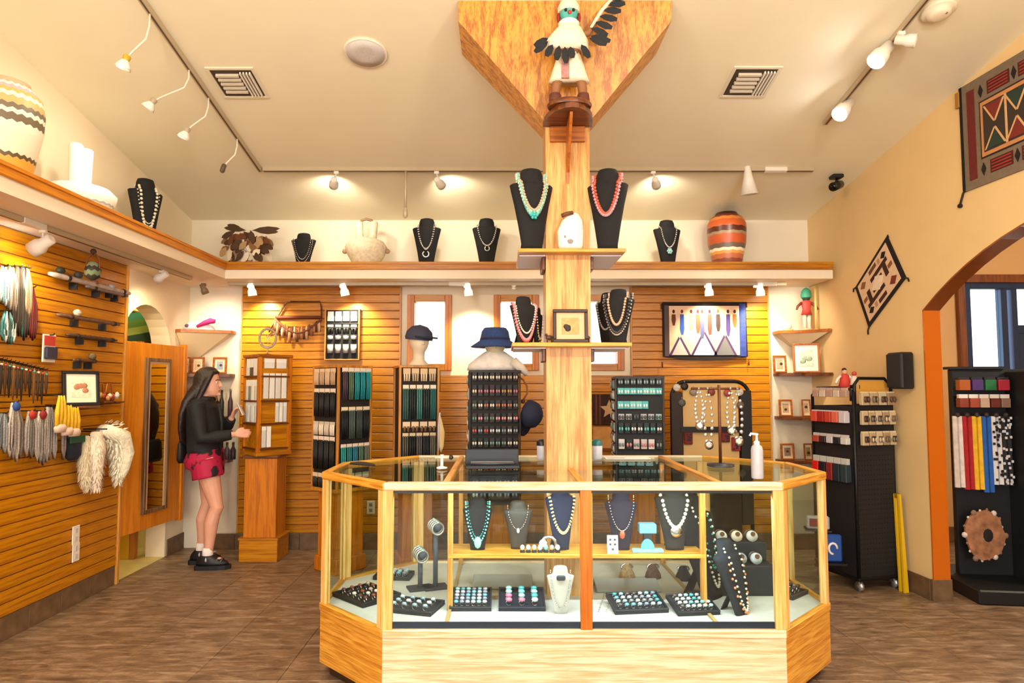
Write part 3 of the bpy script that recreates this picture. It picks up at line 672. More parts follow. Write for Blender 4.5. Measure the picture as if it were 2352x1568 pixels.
# ---------------------------------------------------------------- necklace busts and necklaces
BP = [(0, .15, .05), (.06, .155, .06), (.3, .20, .09), (.55, .255, .12), (.72, .30, .13), (.785, .315, .125), (.805, .29, .115), (.82, .21, .11), (.85, .175, .11), (.93, .165, .12), (.985, .14, .11), (1.0, .09, .07)]
def bprof(t, k):
    for i in range(len(BP) - 1):
        if BP[i][0] <= t <= BP[i + 1][0]:
            f = (t - BP[i][0]) / (BP[i + 1][0] - BP[i][0]); return BP[i][k] + f * (BP[i + 1][k] - BP[i][k])
    return BP[-1][k]
BUSTM = {}
def bust(label, foot, h, rz=0.0, wid=1.0, mat=None, grp=None, lean=.06):
    key = (round(wid, 2), round(lean, 2))
    if key not in BUSTM:
        b = MB(); b.loft([(0, lean * z, z, w * wid, d, .05 + .03 * (z < .8)) for z, w, d in BP], 20)
        e = MB().add([(-.06, .05, .55), (.06, .05, .55), (.09, .30, 0), (-.09, .30, 0), (-.06, .04, .54), (.06, .04, .54), (.09, .285, 0), (-.09, .285, 0)],
                     [(0, 1, 2, 3), (7, 6, 5, 4), (0, 4, 5, 1), (1, 5, 6, 2), (2, 6, 7, 3), (3, 7, 4, 0)])
        BUSTM[key] = (b.mesh('velvet_form'), e.mesh('easel_back'))
    t = T('necklace_bust', label, 'display bust', foot, rz, grp); t.scale = (h, h, h)
    put(BUSTM[key][0], 'velvet_form', mat or VELVET, t); put(BUSTM[key][1], 'easel_back', mat or VELVET, t)
    t['wid'] = wid; t['lean'] = lean
    return t
def strand_pts(wid, lean, zt, zb, xw, n, p=1.3, off=.02):
    out = []
    for i in range(n + 1):
        a = math.pi * i / n; x = xw * math.cos(a); z = zt - (zt - zb) * (max(0.0, math.sin(a)) ** p)
        hw = bprof(z, 1) * wid; d = bprof(z, 2); xx = max(-hw, min(hw, x)); q = math.sqrt(max(0.0, 1 - (xx / hw) ** 2))
        out.append(Vector((x, lean * z - d * q - off, z)))
    return out
def necklace(label, b, strands, pendant=None, grp=None, cat='necklace'):
    """strands: (material, top, bottom, half width, bead radius, beads); pendant: (shape, material, size, z)"""
    t = T('necklace', label, cat, b.location, b.rotation_euler.z, grp); t.scale = b.scale
    for m, zt, zb, xw, r, n in strands:
        mb = MB()
        for q in strand_pts(b['wid'], b['lean'], zt, zb, xw, n): mb.ball(q, r, 6)
        mb.obj('bead_strand', m, t, kind='stuff')
    if pendant:
        shp, m, s, z = pendant; d = bprof(z, 2); y = b['lean'] * z - d - .03; mb = MB()
        if shp == 'naja':
            mb.tube([(s * math.cos(RAD(q)), y, z + s * math.sin(RAD(q))) for q in range(-240, 61, 20)], s * .28, 6)
        elif shp == 'drop': mb.ball((0, y, z), s, 8, (.7, .4, 1.1))
        elif shp == 'bar': mb.box((0, y, z), (s * 1.6, s * .5, s * .9), s * .2)
        elif shp == 'disc': mb.lathe([(s * .2, -.01), (s, -.008), (s, .008), (s * .3, .016)], 14, mx=Matrix.Translation((0, y, z)) @ Matrix.Rotation(RAD(90), 4, 'X'))
        else:
            for q in range(0, 360, 60): mb.ball((s * .6 * math.cos(RAD(q)), y, z + s * .6 * math.sin(RAD(q))), s * .35, 6)
            mb.ball((0, y - .01, z), s * .4, 6)
        mb.obj('pendant', m, t)
    return t
LEDGE = 2.58
def onledge(px, Y=5.93): return PY(px, 590, Y).x
B1 = 'busts along the wall ledge'
def lb(px, top, label, Y=5.86, rz=0.0, wid=1.0):
    p = PY(px, top, Y); return bust(label, (p.x, Y, LEDGE), p.z - LEDGE, rz, wid, None, B1)
PEARL = M('#e9e4da', .3); STONE = M('#a8a49c', .4)
b = lb(697, 535, 'small black bust on the ledge right of the feather headdress', wid=1.15); necklace('double silver bead necklace on the smallest ledge bust', b, [(SILVER, .83, .22, .24, .016, 30), (SILVER, .83, .12, .29, .016, 34)])
b = lb(980, 501, 'black bust on the ledge with squash blossom necklace, left of two', wid=.92); necklace('silver squash blossom necklace with round naja pendant', b, [(SILVER, .86, .36, .17, .018, 30), (SILVER, .87, .34, .15, .012, 30)], ('naja', SILVER, .06, .25))
b = lb(1118, 501, 'black bust on the ledge just left of the pillar', rz=.1, wid=.92); necklace('silver necklace with small naja, just left of the pillar', b, [(SILVER, .86, .42, .19, .018, 30)], ('naja', SILVER, .045, .36))
b = lb(1533, 505, 'black bust on the ledge right of the pillar', rz=.12, wid=.95); necklace('silver necklace with turquoise cross pendant', b, [(SILVER, .86, .40, .17, .02, 30)], ('flower', M('#9ed6d2', .3), .07, .32))
p = PX(338, 410, -2.72); b = bust('narrow black bust on the left ledge facing the room', (-2.72, p.y, LEDGE), p.z - LEDGE, RAD(52), .8, None, B1); necklace('white bead and shell necklace on the left ledge bust', b, [(BONE, .86, .2, .12, .022, 30), (SILVER, .86, .3, .16, .014, 30)], ('flower', M('#bcd8d6', .3), .09, .2))

# ---------------------------------------------------------------- pots on the ledges
BANDS = banded('orange_pot_bands', [(0, '#4a2a20'), (.05, '#8a4a3c'), (.16, '#c4704a'), (.24, '#e8a050'), (.29, '#f6e6c8'), (.34, '#6a5a4c'), (.42, '#c2562c'), (.58, '#a08a6a'), (.63, '#5a2418'), (.72, '#d0602a'), (.84, '#e08a44'), (.9, '#7a3018'), (.95, '#3a2018')], .012, 12, .35)
p = PY(1668, 490, 5.95); h = p.z - LEDGE
t = T('striped_pot', 'tall orange and brown striped pot on the back ledge', 'pot', (p.x, 5.95, LEDGE))
MB().lathe([(r * h, z * h) for r, z in ((.22, 0), (.24, .05), (.28, .25), (.325, .45), (.335, .7), (.33, .8), (.28, .9), (.2, .96), (.18, 1), (.15, 1), (.17, .9))], 32).obj('body', BANDS, t)
p = PY(842, 503, 5.9); h = p.z - LEDGE
t = T('wedding_vase', 'pale two-spouted wedding vase with arched handle on the back ledge', 'vase', (p.x, 5.9, LEDGE))
VM = M('#e9d6b8', .6, var=.16, scale=35)
MB().lathe([(r * h, z * h) for r, z in ((.2, .04), (.28, .1), (.38, .28), (.42, .42), (.36, .52), (.24, .58), (.17, .6))], 28).obj('body', VM, t)
MB().lathe([(.24 * h, 0), (.27 * h, .04 * h), (.24 * h, .06 * h)], 24).obj('foot', M('#6fae90', .5), t)
for sx in (-1, 1):
    MB().loft([(sx * .11 * h, 0, .52 * h, .10 * h, .10 * h, .10 * h), (sx * .14 * h, 0, .7 * h, .075 * h, .075 * h, .075 * h), (sx * .15 * h, 0, .92 * h, .085 * h, .085 * h, .085 * h), (sx * .15 * h, 0, .94 * h, .07 * h, .07 * h, .07 * h)], 14).obj('spout', VM, t)
    MB().ball((sx * .43 * h, 0, .34 * h), .055 * h, 8).obj('lug', M('#b58a68', .6), t)
MB().tube([(-.13 * h, 0, .86 * h), (-.1 * h, 0, .97 * h), (0, 0, 1.0 * h), (.1 * h, 0, .97 * h), (.13 * h, 0, .86 * h)], .03 * h, 8).obj('handle', M('#8a6a4a', .6), t)
# left ledge: banded jar, tiny jar, white long-necked vase
p = PX(40, 208, -2.72); h = p.z - LEDGE
jm = banded('cream_jar_bands', [(0, '#c88a3a'), (.14, '#e0a040'), (.25, '#5a4a30'), (.285, '#f0d8c0'), (.5, '#f4dcc8'), (.57, '#6a5a44'), (.64, '#e9dcc6'), (.68, '#6f6250'), (.73, '#c8a46a'), (.80, '#e2d8c8'), (.84, '#d8a860'), (.88, '#b4a8b0'), (.92, '#f0e4d8'), (.95, '#e8a888')], .02, 26, .5)
t = T('banded_jar', 'large cream jar with dark geometric bands at the near end of the left ledge', 'pot', (-2.72, PX(4, 380, -2.72).y, LEDGE))
MB().lathe([(r * h, z * h) for r, z in ((.2, 0), (.22, .04), (.27, .3), (.315, .55), (.325, .72), (.3, .86), (.23, .95), (.19, .98), (.2, 1), (.17, 1), (.16, .9))], 36).obj('body', jm, t)
p = PX(108, 385, -2.66)
t = T('small_jar', 'tiny pale jar on the left ledge between the two large pots', 'pot', (-2.66, p.y, LEDGE)); MB().lathe([(.025, 0), (.045, .04), (.04, .07), (.02, .08), (.024, .10), (.02, .10)], 16).obj('body', M('#ead2b6', .6, var=.15, scale=60), t)
p = PX(190, 328, -2.70); y = PX(186, 450, -2.70).y; h = p.z - LEDGE; h = .46
t = T('wedding_vase', 'white squat wedding vase with tall twin necks on the left ledge', 'vase', (-2.71, y, LEDGE))
vm = banded('speckled_vase', [(0, '#b8a890'), (.12, '#d8cdb8'), (.2, '#a89c84'), (.3, '#e2dac8'), (.37, '#b4b0b4'), (.42, '#f6f2ea')], .03, 24, .5)
MB().lathe([(r * h, z * h) for r, z in ((.3, 0), (.36, .08), (.44, .22), (.46, .32), (.38, .40), (.22, .45), (.1, .46))], 32).obj('body', vm, t)
for sy in (-1, 1): MB().loft([(0, sy * .07 * h, .42 * h, .10 * h, .10 * h, .10 * h), (0, sy * .10 * h, .6 * h, .085 * h, .085 * h, .085 * h), (0, sy * .11 * h, .98 * h, .09 * h, .09 * h, .09 * h), (0, sy * .11 * h, 1.0 * h, .07 * h, .07 * h, .07 * h)], 14).obj('neck', M('#faf6ee', .5), t)

# ---------------------------------------------------------------- feather headdress
p = PY(572, 560, 5.85)
t = T('feather_headdress', 'brown and white feather headdress on the back ledge', 'headdress', (p.x, 5.85, LEDGE))
fm = [M('#4a3018', .8), M('#8a6238', .8), M('#e6d3b8', .8), M('#6a3a1c', .8), M('#b08a5e', .8)]
fe = MB().add([(0, 0, 0), (.018, -.006, .05), (.022, -.004, .10), (.012, 0, .15), (0, 0, .17), (-.012, 0, .15), (-.022, -.004, .10), (-.018, -.006, .05), (0, .006, .09)],
              [(0, 1, 8), (1, 2, 8), (2, 3, 8), (3, 4, 8), (4, 5, 8), (5, 6, 8), (6, 7, 8), (7, 0, 8), (0, 7, 6, 5, 4, 3, 2, 1)]).mesh('feather')
r2 = random.Random(3)
MB().lathe([(.05, 0), (.055, .02), (.02, .03), (.02, .12), (.035, .17), (.015, .2)], 12).obj('stand', M('#c89a5a', .6), t)
for i in range(80):
    c = Vector((r2.uniform(-.19, .17), r2.uniform(-.09, .03), r2.uniform(.13, .33))); c.z -= abs(c.x) * .25
    put(fe, 'feather', fm[r2.randrange(5)], t, loc=c, rot=(r2.uniform(-.5, .3), r2.uniform(1.9, 4.4), r2.uniform(-.4, .4)), scale=(1.25, 1, r2.uniform(.5, .8)))
for x, a, s in ((-.02, -1.45, 1.2), (.03, 1.5, 1.5), (.05, 1.62, 1.3), (-.12, -2.0, .8), (-.05, -1.25, .9)): put(fe, 'feather', fm[0], t, loc=(x, -.02, .36 - abs(a) * .02), rot=(0, a, 0), scale=(1.2, 1, s))

# ---------------------------------------------------------------- pillar shelf displays
G2 = 'busts on the pillar shelves'
MIX = M('#7fb7a8', .35, var=.5, scale=60); PINK = M('#d9909a', .4, var=.4, scale=70); RUST = M('#b8523a', .4, var=.4, scale=70); HEISHI = M('#caa68a', .5, var=.4, scale=90)
p = PY(1224, 386, 3.60); b = bust('large black bust with turquoise strands, left on the upper pillar shelf', (p.x - .005, 3.605, UZ), p.z - UZ, .18, .85, None, G2)
necklace('thick turquoise and shell multi-strand necklace on the upper left bust', b, [(MIX, .93, .40, .17, .026, 34), (HEISHI, .93, .46, .155, .02, 34), (BONE, .92, .43, .185, .02, 34)], ('flower', TURQ, .06, .40))
p = PY(1392, 386, 3.60); b = bust('large black bust with coral strand, right on the upper pillar shelf', (p.x + .005, 3.605, UZ), p.z - UZ, -.32, .8, None, G2)
necklace('coral and pink bead necklace on the upper right bust', b, [(RUST, .93, .42, .15, .022, 34), (PINK, .92, .40, .175, .022, 34)], None)
p = PY(1310, 490, 3.60); h = p.z - UZ
t = T('carved_pot', 'white carved pot with grey paw motif on the upper pillar shelf', 'pot', (p.x, 3.595, UZ))
MB().loft([(0, 0, 0, .30 * h, .03, .03), (0, 0, .1 * h, .34 * h, .04, .03), (0, 0, .5 * h, .36 * h, .045, .035), (.01, 0, .8 * h, .28 * h, .04, .03), (.02, 0, .97 * h, .12 * h, .02, .02), (.02, 0, 1.0 * h, .06 * h, .012, .012)], 18).obj('body', M('#efe9e2', .5, var=.06, scale=30), t)
for x, z, r in ((-.02, .2, .11), (-.15, .32, .05), (-.06, .37, .05), (.04, .37, .05), (.12, .31, .05)): MB().ball((x * h, -.036, z * h), r * h, 8, (1, .3, 1)).obj('paw_motif', M('#8f867c', .6), t)
MB().tube([(-.25 * h, -.02, .9 * h), (-.1 * h, -.03, .95 * h), (.05 * h, -.02, .98 * h)], .012, 6).obj('twig', M('#6a4020', .7), t)
p = PY(1203, 678, 3.62); b = bust('black bust with pink coral strands, left on the lower pillar shelf', (p.x + .005, 3.66, LZ), p.z - LZ, .5, 1.05, None, G2)
necklace('pink coral and white strands on the lower left bust', b, [(PINK, .84, .08, .27, .034, 34), (BONE, .84, .22, .24, .02, 34), (RUST, .84, .04, .29, .024, 34)])
p = PY(1236, 704, 3.72); b = bust('narrow black bust beside the pillar, second on the lower shelf', (p.x, 3.76, LZ), p.z - LZ, .9, .7, None, G2)
necklace('white and yellow bead strand on the narrow bust beside the pillar', b, [(BONE, .84, .15, .14, .022, 26), (M('#d9a52c', .4), .5, .05, .1, .022, 12)])
p = PY(1393, 668, 3.80); b = bust('dark bust tucked behind, nearest the pillar on the lower right shelf', (p.x + .012, 3.86, LZ), p.z - LZ, -.55, .8, None, G2); necklace('grey pearl strand on the bust nearest the pillar', b, [(STONE, .84, .3, .18, .02, 30)])
p = PY(1420, 662, 3.66); b = bust('front black bust with tan strands, right on the lower pillar shelf', (p.x, 3.68, LZ), p.z - LZ, -.45, .95, None, G2)
necklace('tan and dark bead strands on the front right bust', b, [(HEISHI, .92, .34, .17, .026, 32), (M('#3a3436', .35), .9, .2, .24, .028, 34), (STONE, .9, .16, .27, .018, 34)])
def picture(name, label, loc, w, h, rz=0.0, fr=DKWOOD, matc='#eccfb0', pic='#b8906c', lean=0.08, grp=None, fw=.16, motif='#4a2a1c', cat='picture frame', k=2):
    t = T(name, label, cat, loc, rz, grp, rot=(-lean, 0, rz)); f = fw * min(w, h)
    for x0, x1, z0, z1 in ((-w / 2, w / 2, 0, f), (-w / 2, w / 2, h - f, h), (-w / 2, -w / 2 + f, f, h - f), (w / 2 - f, w / 2, f, h - f)): MB().bx(x0, x1, -.016, .004, z0, z1, .003).obj('frame_bar', fr, t)
    MB().bx(-w / 2 + f * .8, w / 2 - f * .8, -.004, .004, f * .8, h - f * .8).obj('mount', M(matc, .6), t)
    w2, h2 = (w / 2 - f) * .62, (h - 2 * f) * .62; a = MB().bx(-w2, w2, -.006, -.003, h / 2 - h2 / 2, h / 2 + h2 / 2).obj('image', M(pic, .6, var=.2, scale=60), t)
    mb = MB(); rr = random.Random(int(w * 1e4) + int(loc[0] * 777))
    for i in range(k): mb.ball(((rr.random() - .5) * w2 * 1.1, -.006, h / 2 - h2 * .2 + rr.random() * h2 * .35), h2 * .16, 7, (1.2, .12, 1))
    if k: mb.obj('print_motif', M(motif, .6), a)
    return t
p0, p1 = PY(1270, 783, 3.57), PY(1350, 710, 3.57)
picture('framed_sand_painting', 'square dark framed sand painting on the lower pillar shelf', ((p0.x + p1.x) / 2, 3.57, LZ), p1.x - p0.x, p1.z - LZ, 0, M('#2e160a', .4), '#e2b48a', '#c9995e', .06, fw=.1, motif='#2a1a14', k=3)
for px, lab in ((1262, 'small dark carved animal left of the sand painting'), (1347, 'small dark carved animal right of the sand painting')):
    p = PY(px, 775, 3.60); t = T('carved_animal', lab, 'figurine', (p.x, 3.61 if px > 1300 else 3.60, LZ)); mm = M('#4a3222', .5)
    MB().ball((0, 0, .03), .018, 8, (1.3, .7, .8)).ball((-.018, 0, .045), .009, 8).obj('body', mm, t)
    for x, y in ((-.012, -.008), (-.012, .008), (.014, -.008), (.014, .008)): MB().cyl((x, y, 0), (x, y, .025), .004, n=6).obj('leg', mm, t)

# ---------------------------------------------------------------- eagle dancer figure on the bracket
p = PY(1308, 245, 3.45); ht = PY(1308, 5, 3.45).z - BZ
t = T('dancer_figure', 'carved eagle dancer figure with turquoise face and raised feather wing on the pillar bracket', 'figurine', (p.x, 3.46, BZ))
def s(v): return v * ht
SKN = M('#8a5a34', .6); WF = M('#efe0c6', .8, var=.08, scale=50); BF = M('#10141c', .7); TQF = M('#4fb0a8', .5)
MB().lathe([(s(.20), 0), (s(.21), s(.02)), (s(.19), s(.05)), (s(.05), s(.06))], 20, sy=.7).obj('base', DKWOOD, t)
for sx in (-1, 1):
    l = MB().loft([(sx * s(.13), 0, s(.05), s(.045), s(.07), s(.04)), (sx * s(.13), 0, s(.1), s(.04), s(.04), s(.04)), (sx * s(.12), 0, s(.2), s(.045), s(.045), s(.045)), (sx * s(.08), 0, s(.34), s(.06), s(.06), s(.06))], 10).obj('leg', SKN, t)
    MB().lathe([(s(.05), s(.04)), (s(.06), s(.07)), (s(.055), s(.12)), (s(.05), s(.13))], 12, c=(sx * s(.13), 0, 0)).obj('moccasin', M('#5a2a1c', .7), l)
MB().loft([(0, 0, s(.24), s(.19), s(.11), s(.1)), (0, 0, s(.3), s(.17), s(.1), s(.1)), (0, 0, s(.46), s(.12), s(.08), s(.08)), (0, 0, s(.5), s(.11), s(.08), s(.08))], 18).obj('kilt', WF, t)
MB().bx(s(-.08), s(-.01), s(-.115), s(-.10), s(.23), s(.47)).obj('sash', M('#b07a78', .7, var=.4, scale=40), t)
MB().loft([(0, 0, s(.48), s(.11), s(.08), s(.08)), (0, 0, s(.7), s(.14), s(.09), s(.08)), (0, 0, s(.76), s(.07), s(.06), s(.06))], 14).obj('torso', SKN, t)
MB().loft([(s(-.03), -.01, s(.53), s(.21), s(.12), s(.1)), (s(-.02), -.008, s(.62), s(.2), s(.12), s(.1)), (0, -.006, s(.74), s(.12), s(.1), s(.08)), (0, 0, s(.79), s(.07), s(.07), s(.06))], 22).obj('feather_cape', WF, t)
fb = MB().add([(0, 0, 0), (.016, -.004, .03), (.02, 0, .07), (.010, 0, .105), (-.010, 0, .105), (-.02, 0, .07), (-.016, -.004, .03), (0, .006, .05)], [(0, 1, 7), (1, 2, 7), (2, 3, 7), (3, 4, 7), (4, 5, 7), (5, 6, 7), (6, 0, 7), (0, 6, 5, 4, 3, 2, 1)]).mesh('wing_feather')
for x, z, a, k in ((-.20, .60, -2.2, .9), (-.20, .57, -2.35, 1.0), (-.16, .54, -2.7, .8), (-.10, .53, -2.95, .9), (-.05, .52, 3.1, 1.0), (.0, .52, 3.0, .7), (.1, .54, 2.7, .9), (.17, .6, 2.05, 1.0), (.18, .62, 1.95, 1.1)):
    put(fb, 'wing_feather', BF, t, loc=(s(x), s(-.12), s(z)), rot=(.2, a, 0), scale=(1, 1, k))
MB().tube([(s(.1), 0, s(.7)), (s(.18), -.01, s(.70)), (s(.24), -.015, s(.8))], [s(.035), s(.03), s(.025)], 8).obj('arm', SKN, t)
MB().tube([(s(.2), -.02, s(.74)), (s(.3), -.02, s(.9)), (s(.42), -.02, s(1.04))], [s(.03), s(.04), s(.035)], 8, flat=.5).obj('wing_band', WF, t)
for x, z, a in ((.20, .735, 2.0), (.235, .79, 1.9), (.275, .845, 1.75), (.31, .90, 1.6), (.35, .95, 1.45), (.385, 1.0, 1.3)): put(fb, 'wing_feather', BF, t, loc=(s(x), s(-.05), s(z)), rot=(0, a, 0), scale=(1, 1, .95))
hd = MB().ball((0, -.005, s(.89)), s(.085), 14, (1, 1, 1.1)).obj('head', TQF, t)
MB().lathe([(s(.10), s(.90)), (s(.105), s(.95)), (s(.08), s(1.0)), (s(.02), s(1.02))], 16).obj('feather_crown', WF, t)
for sx in (-1, 1): MB().ball((sx * s(.095), 0, s(.86)), s(.03), 8, (.6, .8, 1.6)).obj('ear_tab', M('#8a1c1c', .7), t); MB().ball((sx * s(.035), -s(.085), s(.885)), s(.016), 6).obj('eye', BF, hd)
MB().tube([(0, -s(.085), s(.865)), (0, -s(.12), s(.85)), (0, -s(.125), s(.825))], [s(.022), s(.016), s(.005)], 6).obj('beak', M('#c8402c', .5), hd)
MB().lathe([(s(.09), s(.77)), (s(.10), s(.80)), (s(.08), s(.82))], 16).obj('ruff', M('#f4efe6', .8), t)
# ---------------------------------------------------------------- towers with hanging cards
CARD = M('#efe4d4', .6); WOODF = wood('#d08a30', '#a8661a', 'z')
def box_mesh(name, d, bev=.0): return MB().box((0, 0, 0), d, bev).mesh(name)
HM = {}
ORD = ['leftmost', 'second', 'third', 'fourth', 'fifth', 'sixth', 'seventh', 'eighth']
def face_matrix(c, s, rz, k):
    """face k of a square tower: local x to the right, -y outwards"""
    return Matrix.Translation(c) @ Matrix.Rotation(rz + k * math.pi / 2, 4, 'Z') @ Matrix.Translation((0, -s / 2, 0))
def hang_cards(fm, w, ztop, zbot, n, head, body, label, grp, strands=3, name='bead_card', cat='jewellery card', hh=.25, x0=None, d=.012, hw=.86):
    """a row of n hanging cards: pale header and strands below"""
    p = w / n; h = ztop - zbot; key = (round(p, 3), round(h, 3), strands, hh, d)
    if key not in HM:
        a = MB().box((0, -d / 2, -h * hh / 2), (p * hw, d * .5, h * hh), .001).mesh('header')
        b = MB()
        if strands == 0: b.box((0, -d / 2, -h * (1 + hh) / 2), (p * .84, d, h * (1 - hh)), .003)
        else:
            for i in range(strands):
                x = (i + .5) / strands * p * .84 - p * .42; b.tube([(x, -d * .6, -h * hh * .8), (x, -d * .8, -h * .6), (x * .92, -d * .6, -h)], p * .36 / strands, 5)
        HM[key] = (a, b.mesh('strand'))
    for i in range(n):
        o = put(HM[key][0], name, M(head, .6) if isinstance(head, str) else head, None, label=ORD[i] + ' ' + label, cat=cat, group=grp)
        o.matrix_world = fm @ Matrix.Translation(((i + .5) * p - w / 2, 0, ztop))
        bm = body[i % len(body)]; put(HM[key][1], 'strands', M(bm, .5) if isinstance(bm, str) else bm, o)
def tower(label, c, s, z0, z1, rz, ped=None, mat=None, panel=None, grp='wooden card towers', post=.02, top=True):
    """square tower; c on the floor; pedestal from the floor to z0"""
    mat = mat or WOODF; t = T('card_tower', label, 'display rack', c, rz, grp)
    MB().bx(-s / 2 + .012, s / 2 - .012, -s / 2 + .012, s / 2 - .012, z0, z1 - .01).obj('core', panel or M('#241a14', .8), t)
    for sx in (-1, 1):
        for sy in (-1, 1): MB().box((sx * (s / 2 - post / 2 + .003), sy * (s / 2 - post / 2 + .003), (z0 + z1) / 2), (post, post, z1 - z0), .002).obj('post', mat, t)
    MB().bx(-s / 2 - .005, s / 2 + .005, -s / 2 - .005, s / 2 + .005, z0 - .03, z0, .003).obj('floor_board', mat, t)
    MB().bx(-s / 2 - .005, s / 2 + .005, -s / 2 - .005, s / 2 + .005, z1 - .02, z1, .003).obj('top_board', mat, t)
    if ped:
        pw, ph = ped
        MB().bx(-pw / 2, pw / 2, -pw / 2, pw / 2, 0, z0 - .03, .004).obj('pedestal', HONZ, t); MB().bx(-pw / 2 - .02, pw / 2 + .02, -pw / 2 - .02, pw / 2 + .02, 0, ph, .006).obj('pedestal_foot', HONZ, t)
    return t
# --- jewellery kiosk the customer browses
KC = Vector((PY(612, 1000, 5.84).x, 5.84, 0)); kz0, kz1 = PY(612, 1038, 5.7).z, PY(612, 820, 5.7).z; KS = .30
t = T('jewellery_kiosk', 'oak kiosk with revolving earring head and square pedestal beside the customer', 'display rack', KC)
MB().bx(-.14, .14, -.12, .13, .20, kz0 - .055, .004).obj('pedestal', HONZ, t); MB().bx(-.165, .165, -.145, .155, 0, .19, .004).obj('pedestal_foot', HONX, t); MB().bx(-.172, .172, -.152, .162, .185, .205, .004).obj('foot_moulding', HONX, t)
MB().bx(-.155, .155, -.135, .145, kz0 - .055, kz0 - .03, .003).obj('turntable', DKWOOD, t)
hd = T('revolving_head', None, None, (0, 0, 0), math.pi / 4); hd.parent = t
MB().bx(-KS / 2 + .012, KS / 2 - .012, -KS / 2 + .012, KS / 2 - .012, kz0, kz1).obj('core', HONX, hd)
for sx in (-1, 1):
    for sy in (-1, 1): MB().box((sx * (KS / 2 - .012), sy * (KS / 2 - .012), (kz0 + kz1) / 2), (.032, .032, kz1 - kz0), .002).obj('post', HONZ, hd)
MB().bx(-KS / 2 - .01, KS / 2 + .01, -KS / 2 - .01, KS / 2 + .01, kz0 - .03, kz0, .003).obj('bottom_board', HONX, hd); MB().bx(-KS / 2 - .01, KS / 2 + .01, -KS / 2 - .01, KS / 2 + .01, kz1, kz1 + .025, .003).obj('top_board', MIDW, hd)
H = kz1 - kz0
for f in (.80, .54, .30, .26 - .22):
    for k in (0, 3):
        o = MB().bx(-KS / 2 + .02, KS / 2 - .02, -.022, .0, -.012, .004, .002).obj('card_ledge', DKWOOD, hd); o.matrix_local = Matrix.Rotation(k * math.pi / 2, 4, 'Z') @ Matrix.Translation((0, -KS / 2 + .012, kz0 + f * H))
fL, fR = face_matrix(KC, KS - .02, math.pi / 4, 3), face_matrix(KC, KS - .02, math.pi / 4, 0)
G = 'white earring cards on the kiosk'
hang_cards(fL, .22, kz0 + .985 * H, kz0 + .80 * H, 3, '#e9e4da', ['#dcd8d0', '#5a4a3a', '#e2ddd4'], 'white earring card in the top row of the kiosk left face', G, 0, 'earring_card', hh=.5)
hang_cards(fL, .22, kz0 + .76 * H, kz0 + .54 * H, 4, '#f2ede2', ['#d6d0c4', '#8a8478', '#efeae0'], 'white earring card in the middle row of the kiosk left face', G, 0, 'earring_card', hh=.3)
hang_cards(fL, .22, kz0 + .53 * H, kz0 + .31 * H, 5, '#e6e2da', ['#c9c6c0', '#e9e6de'], 'tall white earring card in the lower row of the kiosk left face', G, 0, 'earring_card', hh=.2)
hang_cards(fR, .22, kz0 + .985 * H, kz0 + .88 * H, 2, '#f4f0ea', ['#e8e4dc'], 'small white card at the top of the kiosk right face', G, 0, 'earring_card', hh=.4)
hang_cards(fR, .22, kz0 + .83 * H, kz0 + .56 * H, 4, '#f1eee8', ['#dedad2', '#ece8e0'], 'tall white card in the upper row of the kiosk right face', G, 0, 'earring_card', hh=.2)
f2 = fR @ Matrix.Translation((.06, 0, 0)); hang_cards(f2, .11, kz0 + .52 * H, kz0 + .31 * H, 3, '#efebe4', ['#dcd8d2', '#f2eee6'], 'white card at the right of the kiosk middle ledge', G, 0, 'earring_card', hh=.2)
f3 = fR @ Matrix.Translation((-.07, 0, 0)); hang_cards(f3, .09, kz0 + .27 * H, kz0 + .05 * H, 2, '#f4f0e8', ['#d8d4cc', '#f4f0e8'], 'white card at the left of the kiosk lowest ledge', G, 0, 'earring_card', hh=.2)
t = T('dreamcatcher', 'small round dreamcatcher on a stem above the kiosk', 'dreamcatcher', (KC.x - .0, KC.y - .02, kz1 + .025))
MB().tube([(.075 * math.cos(RAD(q)), 0, .15 + .085 * math.sin(RAD(q))) for q in range(0, 360, 20)], .011, 6, True).obj('hoop', M('#b8a690', .7, var=.4, scale=90), t)
MB().cyl((0, 0, 0), (0, 0, .08), .008, n=8).obj('stem', M('#c9b088', .7), t); MB().lathe([(.03, 0), (.03, .008), (.01, .012)], 12).obj('foot', DKWOOD, t)
for q in range(0, 180, 45): MB().cyl((.07 * math.cos(RAD(q)), 0, .15 + .08 * math.sin(RAD(q))), (-.07 * math.cos(RAD(q)), 0, .15 - .08 * math.sin(RAD(q))), .002, n=4).obj('web', M('#e0d6c4', .7), t)

# --- two bead towers
BC = Vector((PY(775, 1000, 5.35).x, 5.5, 0)); S2 = .345; bz1, bz0 = PY(775, 838, 5.26).z, PY(775, 1125, 5.26).z
tower('tall oak tower hung with black and teal bead strands', BC, S2, bz0, bz1, math.pi / 4 + .1, (.26, .12))
H = bz1 - bz0; fL, fR = face_matrix(BC, S2, math.pi / 4 + .1, 3), face_matrix(BC, S2, math.pi / 4 + .1, 0)
g = 'bead strands on the left tower'; w = S2 - .05
hang_cards(fL, w, bz1 - .025, bz1 - .16 * H, 4, '#e6c6a4', ['#d9b48e', '#c4a07c'], 'cream bead strand in the top row of the left tower, left face', g, 3, 'bead_strand_card')
hang_cards(fL, w, bz1 - .19 * H, bz1 - .42 * H, 4, '#ecdcc8', ['#0c0c0e'], 'black bead strand in the upper row of the left tower, left face', g, 4, 'bead_strand_card', hh=.16)
hang_cards(fL, w, bz1 - .46 * H, bz1 - .57 * H, 4, '#cfc0b0', ['#d8c4b0', '#e8d8c4'], 'pale bead strand in the middle row of the left tower, left face', g, 3, 'bead_strand_card')
